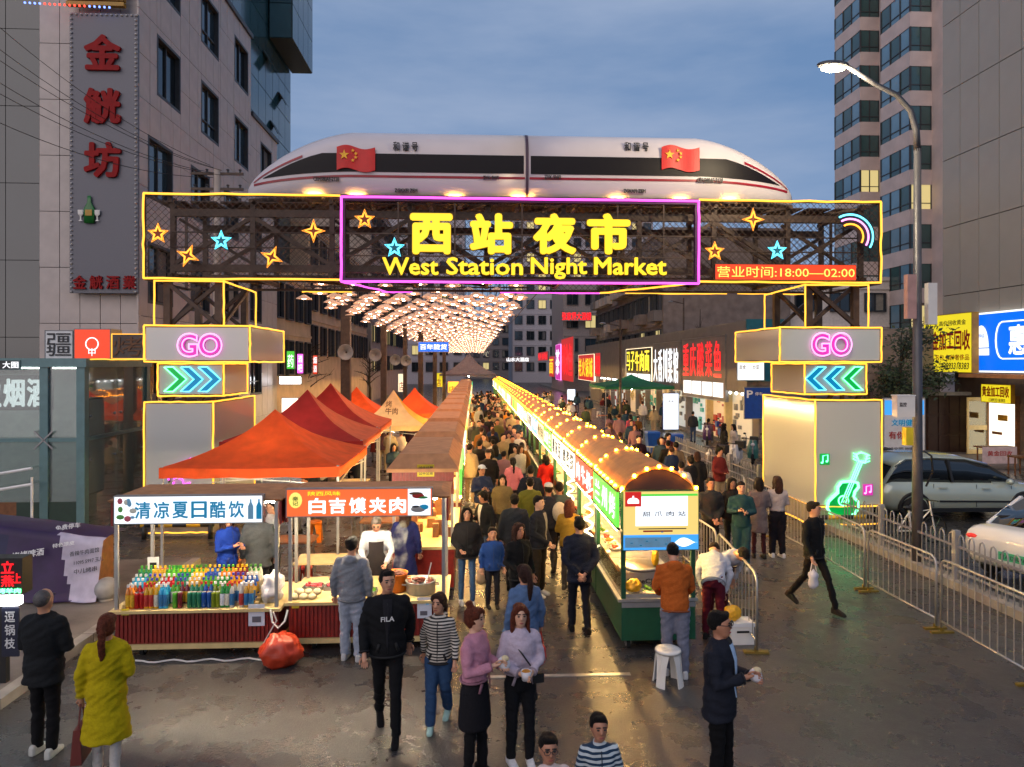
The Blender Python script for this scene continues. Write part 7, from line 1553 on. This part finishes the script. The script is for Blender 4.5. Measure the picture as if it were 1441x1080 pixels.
        if hair == 'pony': hm.tube([(0,.10,1.67),(0,.145,1.62),(0,.16,1.50),(0,.145,1.36),(0,.13,1.28)], [.03,.036,.036,.03,.012], 10)
        if hair == 'bun': hm.ball((0,.06,1.755), (.045,.045,.04), 10, 8)
        hm.v = [tuple(Hd(p)) for p in hm.v]; R['hair'] = remesh(hm, vx if near else vc*.8, 2 if near else 1)
        if near: folds(R['hair'], .011, seed+9)
    if hair == 'bald':
        hm = MB(); hm.ball((0,.028,1.637), (.0805,.090,.092), 16, 10); hm.v = [tuple(Hd(p)) for p in hm.v]; R['hair'] = remesh(hm, vx, 2)
    R['_feet'] = {s: (legs[s][2], P['legs'][s]) for s in (1,-1)}; R['_hand'] = {s: arms[s][2]+(arms[s][2]-arms[s][1]).normalized()*.07 for s in (1,-1)}; R['_head'] = Hd
    PCACHE[key] = R; return R
sb = MB().loft([[(sx*w, y, z) for sx, z in ((-1,0),(1,0),(1,h*.6),(.7,h),(-.7,h),(-1,h*.6))] for y, w, h in ((.085,.030,.09),(.06,.038,.105),(.0,.037,.10),(-.06,.042,.075),(-.13,.044,.055),(-.175,.030,.035))])
SHOE = remesh(sb, .012, 3)
def setm(o, m):
    if not o.data.materials: o.data.materials.append(m)
    o.material_slots[0].link = 'OBJECT'; o.material_slots[0].material = m
def person(label, pos, h, rz, sex='m', top='jacket', tc='#1b1b20', bottom='trousers', bc='#15151a', hair='short', hc='black', pose='stand', shoe='#1a1a1a', near=0, skin=0, headk=1.0, yaw=0, fat=1.0, group=None, topmat=None, hood=None, apron=None, z=0.0, inner=None):
    PN[0] += 1; pr = person_meshes(sex, pose, top, bottom, hair, near, headk, radians(yaw), fat, PN[0] % 5)
    t = thing('person', label, 'person', (pos[0], pos[1], z), radians(rz), group); sc = h/(1.735 + (headk-1)*.25); t.scale = (sc,)*3
    o = put('body', pr['body'], t); setm(o, SKIN[skin])
    o = put({'coat':'coat','dress':'dress','suit':'suit_jacket','tee':'shirt','hoodie':'hoodie'}.get(top, 'jacket'), pr['top'], t); setm(o, topmat or cloth(tc))
    o = put('trousers' if bottom != 'skirt' else 'tights', pr['bottom'], t); setm(o, cloth(bc))
    if 'skirt' in pr: o = put('skirt', pr['skirt'], t); setm(o, cloth('#17161a'))
    if 'hair' in pr: o = put('hair', pr['hair'], t); setm(o, HAIRC[hc])
    if 'trim' in pr: o = put('trim', pr['trim'], t); setm(o, mat('trim_'+tc, tuple(c*.55 for c in lin(tc)[:3]), .8))
    if 'placket' in pr and inner: o = put('shirt_front', pr['placket'], t); setm(o, cloth(inner or ('#1a1a1c' if tc < '#20' else '#2a2a2e')))
    if 'apron' in pr: o = put('apron', pr['apron'], t); setm(o, cloth(apron or '#2a2a30'))
    for s in (1,-1):
        a, (fx, fy, lift) = pr['_feet'][s]; o = put('shoe', SHOE, t, Matrix.Translation((a.x, a.y, max(a.z-.085, 0))) @ Matrix.Rotation(radians(-s*6), 4, 'Z') @ (Matrix.Rotation(radians(28), 4, 'X') if lift > .04 else Matrix.Identity(4))); setm(o, cloth(shoe))
    return t, pr
def away_(rz): return cos(radians(rz)) < -.2
def hp(px, hy, h): t = (H-h)*F/(hy-HZ); dx = (px-CX)/F; return (t*(SY+dx*CY), t*(CY-dx*SY))
def fp(px, fy): g = gr(px, fy); return (g.x, g.y)
def held(name, lbl, cat, t, pr, s, kind, m, dz=-.12):
    hw = t.matrix_world if False else (Matrix.Translation(t.location) @ Matrix.Rotation(t.rotation_euler[2], 4, 'Z') @ Matrix.Scale(t.scale[0], 4)) @ pr['_hand'][s]
    if kind == 'bag':
        o = thing(name, lbl, cat, (hw.x, hw.y, hw.z)); b = MB().ball((0,0,-.27), (.09,.06,.16), 20, 14); 
        for i, v in enumerate(b.v): k = (1+.45*mnoise.noise(Vector(v)*9+Vector((hw.x,0,0)))+.3*(.3-abs(mnoise.noise(Vector(v)*24))))*(.45 if v[2] > -.17 else 1); b.v[i] = (v[0]*k, v[1]*k, v[2])
        b.build('sack', m, o, smooth=True); MB().tube([(-.05,0,-.15),(-.02,0,0),(.02,0,0),(.05,0,-.15)], .008, 5).build('handle', m, o)
    elif kind == 'tote':
        o = thing(name, lbl, cat, (hw.x, hw.y, hw.z), t.rotation_euler[2]); MB().loft([[(-.05,-.15,-.52),(.05,-.15,-.52),(.05,.15,-.52),(-.05,.15,-.52)],[(-.03,-.13,-.20),(.03,-.13,-.20),(.03,.13,-.20),(-.03,.13,-.20)]]).build('sack', m, o); MB().tube([(0,-.08,-.2),(0,-.02,.0),(0,.02,0),(0,.08,-.2)], .008, 5).build('handle', m, o)
    elif kind == 'cup':
        o = thing(name, lbl, cat, (hw.x, hw.y, hw.z)); MB().lathe([(0,-.03),(.04,-.03),(.055,.06),(.05,.06),(.04,.0),(0,.0)], 14).build('cup', m, o, smooth=True); MB().ball((0,0,.05), (.045,.045,.02), 8, 5).build('food', gm[0], o)
    elif kind == 'wrap':
        o = thing(name, lbl, cat, (hw.x, hw.y, hw.z)); b = MB().ball((0,0,.03), (.07,.06,.06), 12, 8)
        for i, v in enumerate(b.v): k = 1+.3*mnoise.noise(Vector(v)*14); b.v[i] = tuple(c*k for c in v)
        b.build('paper', m, o, smooth=True); MB().ball((.01,-.01,.08), (.04,.04,.03), 8, 6).build('food', gm[3], o)
    return o
BW = M('bag_white')
# --- foreground
person('bald man in a black shirt walking away at the far left', fp(62, 1062), 1.70, 172, top='suit', tc='#191b1d', bottom='trousers', bc='#101012', hair='bald', hc='grey', pose='front', shoe='#b8b8b0', near=2, fat=1.12)
t, pr = person('woman in a long yellow coat with a ponytail walking away', fp(150, 1100), 1.60, 190, 'f', 'coat', '#a8960a', 'slim', '#b0aca6', 'pony', 'rust', 'carry', '#c8c4bc', near=2, fat=1.05); held('handbag', 'brown red handbag held by the woman in the yellow coat', 'bag', t, pr, 1, 'tote', mat('bag_brown', '#5e2018', .5))
t, pr = person('man in a black jacket walking hand in hand with the striped girl', fp(545, 1030), 1.76, 8, top='jacket', tc='#131416', bottom='trousers', bc='#0f1012', pose='walk', near=2, fat=1.10, shoe='#0e0e10', yaw=12, inner='#1e1e22')
text(t, 'chest_print', 'FILA', -.07, 0, .14, .05, M('white_paint'), mw=Matrix.Translation((0,-.168,1.24)) @ Matrix.Rotation(pi/2,4,'X'), z=0, bold=.03)
person('girl in a black and white striped hoodie and blue jeans', fp(618, 1018), 1.45, -8, 'f', 'hoodie', '#1a1a1c', 'wide', '#2a4466', 'pony', 'brown', 'walk2', '#9fc0b8', near=2, headk=1.14, yaw=-14, topmat=mat('stripe_knit', '#1a1a1c', .85, 0, .1, 9, stripes=(2, 26.0, '#b8b2a8', .5)))
t, pr = person('woman in a pink jacket and black skirt with hair in a bun', fp(668, 1092), 1.64, 62, 'f', 'crop', '#b07a8a', 'skirt', '#101012', 'bun', 'rust', 'eat', '#111111', near=2, skin=2); held('snack', 'snack in a paper wrap held by the woman in pink', 'food', t, pr, 1, 'wrap', BW)
t, pr = person('young woman in a white sweater and black trousers holding a bowl', fp(732, 1075), 1.60, 12, 'f', 'crop', '#b3a6b4', 'trousers', '#101216', 'long', 'rust', 'front', '#c9c9cc', near=2, skin=2, yaw=-6); held('food_bowl', 'white paper bowl of noodles held by the woman in the white sweater', 'bowl', t, pr, -1, 'cup', BW)
MB().tube([(-.15,-.02,1.42),(-.02,-.15,1.25),(.12,-.15,1.05),(.17,-.05,.98)], .009, 5).build('bag_strap', M('black'), t); MB().box((.10,-.17,.93),(.22,-.13,1.03)).build('shoulder_bag', M('black'), t)
def glasses(t, pr):
    Hd = pr['_head']; b = MB()
    for s in (1,-1):
        b.tube([Hd((s*.033+.026*cos(a), -.108, 1.627+.021*sin(a))) for a in [2*pi*i/12 for i in range(12)]], .0035, 4, closed=True); b.tube([Hd((s*.06,-.106,1.63)), Hd((s*.08,0,1.625))], .003, 4)
    b.tube([Hd((-.008,-.11,1.63)), Hd((.008,-.11,1.63))], .003, 4); b.build('glasses', M('black'), t)
t, pr = person('boy with black glasses and a white shirt at the bottom edge', hp(772, 1033, 1.26), 1.26, 6, top='tee', tc='#c4b6b4', bc='#2a2c38', pose='stand', near=2, headk=1.22, skin=1); glasses(t, pr)
person('boy in a blue and white striped shirt at the bottom edge', hp(843, 1005, 1.22), 1.22, 4, top='jacket', tc='#14304a', bc='#23252c', pose='clasp', near=2, headk=1.25, skin=1, topmat=mat('stripe_tee', '#12314a', .85, 0, .1, 9, stripes=(2, 17.0, '#b9c2c4', .5)))
t, pr = person('man in a dark suit and glasses eating a snack at the lower right', hp(1013, 860, 1.72), 1.72, 55, top='suit', tc='#1c1f28', bottom='trousers', bc='#0c0c0e', pose='eat', near=2, shoe='#0c0c0c', fat=1.05, skin=1, inner='#9db6d0'); held('snack', 'paper wrapped snack in the hands of the man in the dark suit', 'food', t, pr, 1, 'wrap', BW); glasses(t, pr)
t, pr = person('man in black striding towards the guard rail with a plastic bag', fp(1145, 858), 1.76, 28, top='jacket', tc='#101113', bottom='slim', bc='#0d0d10', pose='stride', near=2, fat=.98, yaw=20); held('carrier_bag', 'white and red carrier bag held by the man in black', 'bag', t, pr, -1, 'bag', BW)
person('man in an orange hoodie standing at the front arched stall', fp(950, 950), 1.68, 172, top='hoodie', tc='#a5521c', bottom='wide', bc='#6a6d7c', pose='reach', near=2, shoe='#c2c2c2')
person('vendor in a white and navy jacket bending over by the barrier', fp(1004, 900), 1.62, 160, top='jacket', tc='#a6acb8', bottom='trousers', bc='#4a1020', pose='bend', near=2, apron='#4a1020')
person('vendor in a maroon apron stooping behind the front stall', fp(1010, 872), 1.62, 20, top='apron', tc='#b2b4ba', bottom='trousers', bc='#3a0f1a', pose='bend', near=2, apron='#4a1020')
person('man in a navy suit walking up the aisle with hands behind his back', fp(815, 890), 1.72, 186, top='suit', tc='#161b2a', bottom='trousers', bc='#12151e', pose='behind', near=2, shoe='#0e0e0e', fat=1.05)
person('man in a grey hoodie and pale trousers at the meat bun stall', fp(495, 928), 1.66, 176, top='hoodie', tc='#767a80', bottom='wide', bc='#8c94a2', pose='stand', near=2, shoe='#b0b0b0')
person('vendor in a white shirt and dark apron behind the meat bun counter', (at(530,760,11.35).x, 11.35), 1.66, 6, top='apron', tc='#b4bac4', bottom='trousers', bc='#1b1c22', hair='short', pose='reach', near=2, skin=0, apron='#26262c', hc='grey')
person('woman in a navy coat with long hair behind the meat bun stall', (at(570,740,11.9).x, 11.9), 1.64, 180, 'f', 'coat', '#1a2050', 'trousers', '#14141a', 'long', 'brown', 'stand', near=2)
person('person in a blue varsity vest behind the drinks stall', (at(320,760,11.5).x, 11.5), 1.66, 60, 'f', 'jacket', '#10308a', 'skirt', '#23252c', 'long', 'brown', 'eat', near=2)
person('person in a slate grey jacket behind the drinks stall', (at(364,760,11.6).x, 11.6), 1.72, 185, top='suit', tc='#3a4148', bc='#191b20', pose='stand', near=2, fat=1.1)
person('waiter in a white shirt among the tables behind the stalls', (at(383,760,12.6).x, 12.6), 1.62, -60, top='tee', tc='#b8bab4', bc='#15161a', pose='front', near=1)
# --- aisle, near part
A_ = [
 ('woman in a black cardigan and blue jeans with long hair facing the camera', 657, 713, 1.63, 5, 'f','jacket','#1e1e20','slim','#35557c','long','black','carry','#c0c0c0',2),
 ('boy in a blue jacket beside the woman in blue jeans', 693, 742, 1.32, 10, 'm','jacket','#1c3c78','trousers','#1a1c24','short','black','stand','#222222',2),
 ('woman with wavy brown hair in a black leather jacket', 730, 736, 1.62, 30, 'f','jacket','#0f1012','slim','#101014','long','brown','carry','#111111',2),
 ('woman in a denim jacket with a ponytail seen from behind', 738, 795, 1.60, 205, 'f','jacket','#50688a','trousers','#2a2c34','pony','brown','stand','#222222',2),
 ('young woman in a leather jacket over a white shirt looking left', 682, 690, 1.62, -50, 'f','jacket','#14161a','slim','#3a4a60','pony','black','phone','#bbbbbb',2),
 ('man in a grey blazer seen from behind in the aisle', 724, 695, 1.70, 182, 'm','suit','#2c2e30','trousers','#1a1a1c','short','black','stand','#111111',1),
 ('man in a dark jacket looking right with hands together', 758, 698, 1.72, 60, 'm','jacket','#1d1f26','trousers','#2a241c','short','black','clasp','#b8b8b8',2),
 ('man in a charcoal jacket and white cap walking away', 772, 680, 1.70, 178, 'm','jacket','#22242a','trousers','#1c1c20','short','black','walk','#111111',1),
 ('man in a plaid shirt with a pale backpack', 787, 678, 1.72, 175, 'm','jacket','#34403e','trousers','#131316','short','black','stand','#222222',1),
 ('woman in a mustard top with brown hair at the lantern stall', 801, 703, 1.60, 165, 'f','jacket','#a8802a','trousers','#2a2a30','long','rust','front','#333333',1),
 ('person in an olive jacket walking away mid aisle', 746, 672, 1.68, 180, 'm','jacket','#5c5a1e','trousers','#22242a','short','black','walk2','#222222',1),
 ('person in a striped scarf and khaki top facing the camera', 707, 668, 1.62, 0, 'f','jacket','#6a5a3a','trousers','#25262c','bob','black','walk','#333333',1),
 ('man with a pale blue cap in a navy jacket looking down', 678, 655, 1.66, 20, 'm','jacket','#1e2a48','trousers','#b8a888','short','black','eat','#444444',1),
 ('man in a black jacket and flat cap facing the camera', 687, 633, 1.70, -5, 'm','jacket','#141416','trousers','#1c1c20','short','grey','walk','#111111',1),
 ('woman in a pink top walking away in the aisle', 722, 644, 1.60, 185, 'f','jacket','#b86a70','trousers','#2c2c34','pony','black','walk2','#c0c0c0',1),
 ('man in a dark suit jacket beside the olive jacket', 747, 655, 1.72, 170, 'm','suit','#1a1c26','trousers','#17181c','short','black','walk','#111111',1),
 ('person in bright red clothes beside the right stalls', 768, 640, 1.60, 200, 'f','jacket','#a81a10','trousers','#7a1410','bob','black','stand','#222222',1),
 ('woman in a purple jacket and cream trousers walking away', 738, 593, 1.64, 178, 'f','jacket','#2c1c58','wide','#c2ae8a','pony','black','walk','#c0c0c0',1),
 ('man in a dark coat beside the purple jacket', 752, 597, 1.70, 182, 'm','coat','#26262a','trousers','#1c1c20','short','black','stand','#222222',1),
 ('man in an olive hoodie facing the camera', 700, 590, 1.74, 0, 'm','hoodie','#55562e','trousers','#221e1c','short','black','walk','#222222',1),
 ('man in a green grey jacket and pale trousers by the left stalls', 674, 592, 1.72, 5, 'm','jacket','#3a443c','trousers','#9a9a92','short','black','stand','#c8c8c8',1),
 ('person in a white top at the right stall counter', 727, 585, 1.62, 150, 'f','tee','#b8b4ac','trousers','#3a3c44','pony','brown','front','#333333',1),
 ('person in a blue jacket behind the dark coat', 745, 584, 1.70, 170, 'm','jacket','#1c3058','trousers','#22242a','short','black','stand','#222222',1),
 ('person in an orange top in the crowd', 712, 578, 1.60, 20, 'f','jacket','#b8741a','trousers','#2c2c30','bob','black','walk','#333333',1),
 ('man in a black bomber jacket left of the olive hoodie', 689, 585, 1.70, 170, 'm','jacket','#17181c','trousers','#2a2c34','short','black','walk','#222222',1),
]
bp_t = None
for (lb, px, hy, h, rz, sx, tp, tcol, bt, bcol, hr, hcol, ps, sh, nr) in A_:
    t, pr = person(lb, hp(px, hy, h), h, rz, sx, tp, tcol, bt, bcol, hr, hcol, ps, sh, nr, skin=(px % 3), headk=1.18 if h < 1.4 else 1.0, fat=1.0+((px*7) % 10)/100, inner='#b8b4b0' if 'leather jacket over' in lb else '#8a8478' if nr == 2 and 'dark jacket' in lb else None)
    if 'backpack' in lb: MB().ball((0,.20,1.18), (.14,.08,.20), 14, 10).build('backpack', cloth('#b0a490'), t, smooth=True)
    if 'cap' in lb and 'flat' not in lb or 'flat cap' in lb: 
        Hd = pr['_head']; b = MB().ball((0,.005,1.69), (.092,.108,.062), 14, 8); b.box((-.07,-.17,1.672),(.07,-.06,1.684)); b.v = [tuple(Hd(p)) for p in b.v]; b.build('cap', cloth('#a9b6c4' if 'blue' in lb else '#b8b4ac' if 'white' in lb else '#2a2622'), t, smooth=True)
    if 'denim jacket' in lb: held('carrier_bag', 'bright red carrier bag held by the woman in denim', 'bag', t, pr, -1, 'bag', mat('bag_bright_red', '#c02a18', .4))
    if 'black cardigan' in lb: held('carrier_bag', 'clear snack bag held by the woman in the black cardigan', 'bag', t, pr, 1, 'bag', mat('bag_clear', '#a08a70', .4))
# --- right path
for lb, px, hy, h, rz, sx, tp, tcol, bt, bcol, hr, hcol, ps, sh, nr in [
 ('man in a dark jacket with clasped hands right of the front arched stall', 1000, 672, 1.74, 5, 'm','jacket','#24262a','trousers','#17171a','short','black','clasp','#111111',1),
 ('person in a teal jacket holding a snack by the gantry leg', 1043, 678, 1.70, -12, 'm','jacket','#1a3a40','wide','#22424a','short','black','eat','#8a8a8a',1),
 ('woman in a taupe dress seen from behind by the gantry leg', 1068, 672, 1.66, 170, 'f','dress','#6a5e5c','slim','#3a1a20','bob','black','front','#222222',1),
 ('woman with long hair and a pale top seen from behind', 1094, 670, 1.68, 178, 'f','crop','#a89c96','wide','#15131a','long','brown','front','#c8c8c8',1),
 ('person in black half hidden behind the teal jacket', 1030, 672, 1.68, 0, 'f','jacket','#131316','trousers','#17171a','long','black','stand','#222222',1),
 ('woman sitting sideways with long hair by the parking board', 1032, 597, 1.62, -80, 'f','jacket','#b0a8a4','trousers','#2a2a30','long','black','stand','#222222',1),
 ('person in black standing by the parking board', 1019, 596, 1.68, 90, 'm','coat','#141418','trousers','#17171a','long','black','stand','#222222',1),
 ('person in a beige jacket seen from behind beside the barriers', 951, 622, 1.68, 180, 'm','jacket','#7a6a54','trousers','#3a3436','short','black','stand','#222222',1),
 ('woman in a mustard coat beside the blue bin', 928, 618, 1.62, 170, 'f','coat','#7a6020','trousers','#2a2a2c','bun','black','stand','#222222',1),
 ('child in a red jacket beside the arched roofs', 912, 636, 1.25, 190, 'f','jacket','#a01c30','trousers','#22242a','bob','black','stand','#222222',1),
 ('man in a plum jacket facing the camera behind the roofs', 899, 613, 1.72, 10, 'm','jacket','#2c1c28','trousers','#22242a','short','black','stand','#222222',1),
 ('person in black between mustard coat and beige jacket', 940, 620, 1.66, 175, 'm','jacket','#121214','trousers','#1a1a1c','short','black','stand','#222222',1),
 ('woman in a pink top and black trousers near the restaurant tables', 887, 584, 1.62, 200, 'f','jacket','#b04a58','trousers','#15151a','pony','black','stand','#222222',1)]:
    person(lb, hp(px, hy, h), h, rz, sx, tp, tcol, bt, bcol, hr, hcol, ps, sh, nr, skin=(px % 3), headk=1.2 if h < 1.4 else 1.0)
# --- crowd further down the aisle and on both sides
random.seed(101)
TC = [('#a8a49c','pale'),('#9a8a6a','sand'),('#17181c','black'),('#22262e','charcoal'),('#3a3d40','grey'),('#1c2a4a','navy'),('#5a1c1c','dark red'),('#8a7a5a','beige'),('#b4b0aa','white'),('#3a4434','green'),('#3c2834','plum'),('#6e4a22','rust'),('#22384a','blue'),('#7a5a5e','pink')]
BC_ = [('#15151a','black'),('#2a3a58','blue'),('#5a5a5e','grey'),('#8a7c64','khaki')]
variants = [('m','jacket','trousers','short','walk'),('m','jacket','trousers','short','stand'),('m','hoodie','trousers','short','walk2'),('f','jacket','slim','long','walk'),('f','coat','slim','bob','stand'),('f','jacket','wide','pony','walk2'),('m','suit','trousers','short','stand'),('f','hoodie','trousers','bun','front')]
used = set()
def crowd(n, xr, yr, where, grp, poses=None, bias=1.6):
    placed = []
    tries = 0
    while len(placed) < n and tries < n*40:
        tries += 1
        y = yr[0]+(yr[1]-yr[0])*random.random()**bias; x = random.uniform(*xr)
        if any((x-a)**2+(y-b)**2 < .34**2 for a, b in placed): continue
        placed.append((x, y)); v = random.choice(variants if not poses else [(a,b,c,d,random.choice(poses)) for a,b,c,d,_ in variants[:6]]); tc_, tn_ = random.choice(TC); bc_, bn_ = random.choice(BC_)
        away = random.random() < .5; rz = (180 if away else 0)+random.uniform(-35, 35)
        u = (x-xr[0])/(xr[1]-xr[0]); side = 'left side' if u < .36 else 'middle' if u < .66 else 'right side'
        gname = {'jacket':'jacket','hoodie':'hoodie','coat':'long coat','suit':'suit jacket'}[v[1]]
        if y < 34: lb = 'person in %s %s, %s trousers, %s, %s of %s' % (tn_, gname, bn_, 'turned away' if away else 'facing us', side, where)
        else: lb = 'tiny figure in a %s %s far down %s' % (tn_, gname, where)
        if lb in used and y < 34:
            for extra in ('squeezed', 'half-hidden', 'nearer', 'farther', 'slim'):
                l2 = extra + ' ' + lb
                if l2 not in used: lb = l2; break
        used.add(lb)
        person(lb, (x, y), random.uniform(1.56, 1.78), rz, v[0], v[1], tc_, v[2], bc_, v[3], random.choice(['black','black','brown']), v[4], random.choice(['#1a1a1a','#b0b0b0']), 0, skin=random.randrange(3), group=grp if y < 34 else grp+', %s %s' % (tn_, gname), z=0.1 if x > 12.4 else 0)
crowd(84, (-.15, 1.85), (19.5, 62), 'the market aisle', 'crowd in the market aisle', bias=1.25)
crowd(42, (3.6, 6.6), (17, 60), 'the path right', 'crowd right of the arched stalls', bias=1.0)
crowd(20, (7.2, 12.0), (30, 62), 'the terrace', 'crowd before the restaurants', ['stand','sit','sit'], bias=.9)
crowd(30, (-4.9, -1.6), (12.8, 34), 'the tent tables', 'diners among the tents', ['sit','stand','sit','eat'], bias=.8)
bpy.data.scenes.remove(TMP)
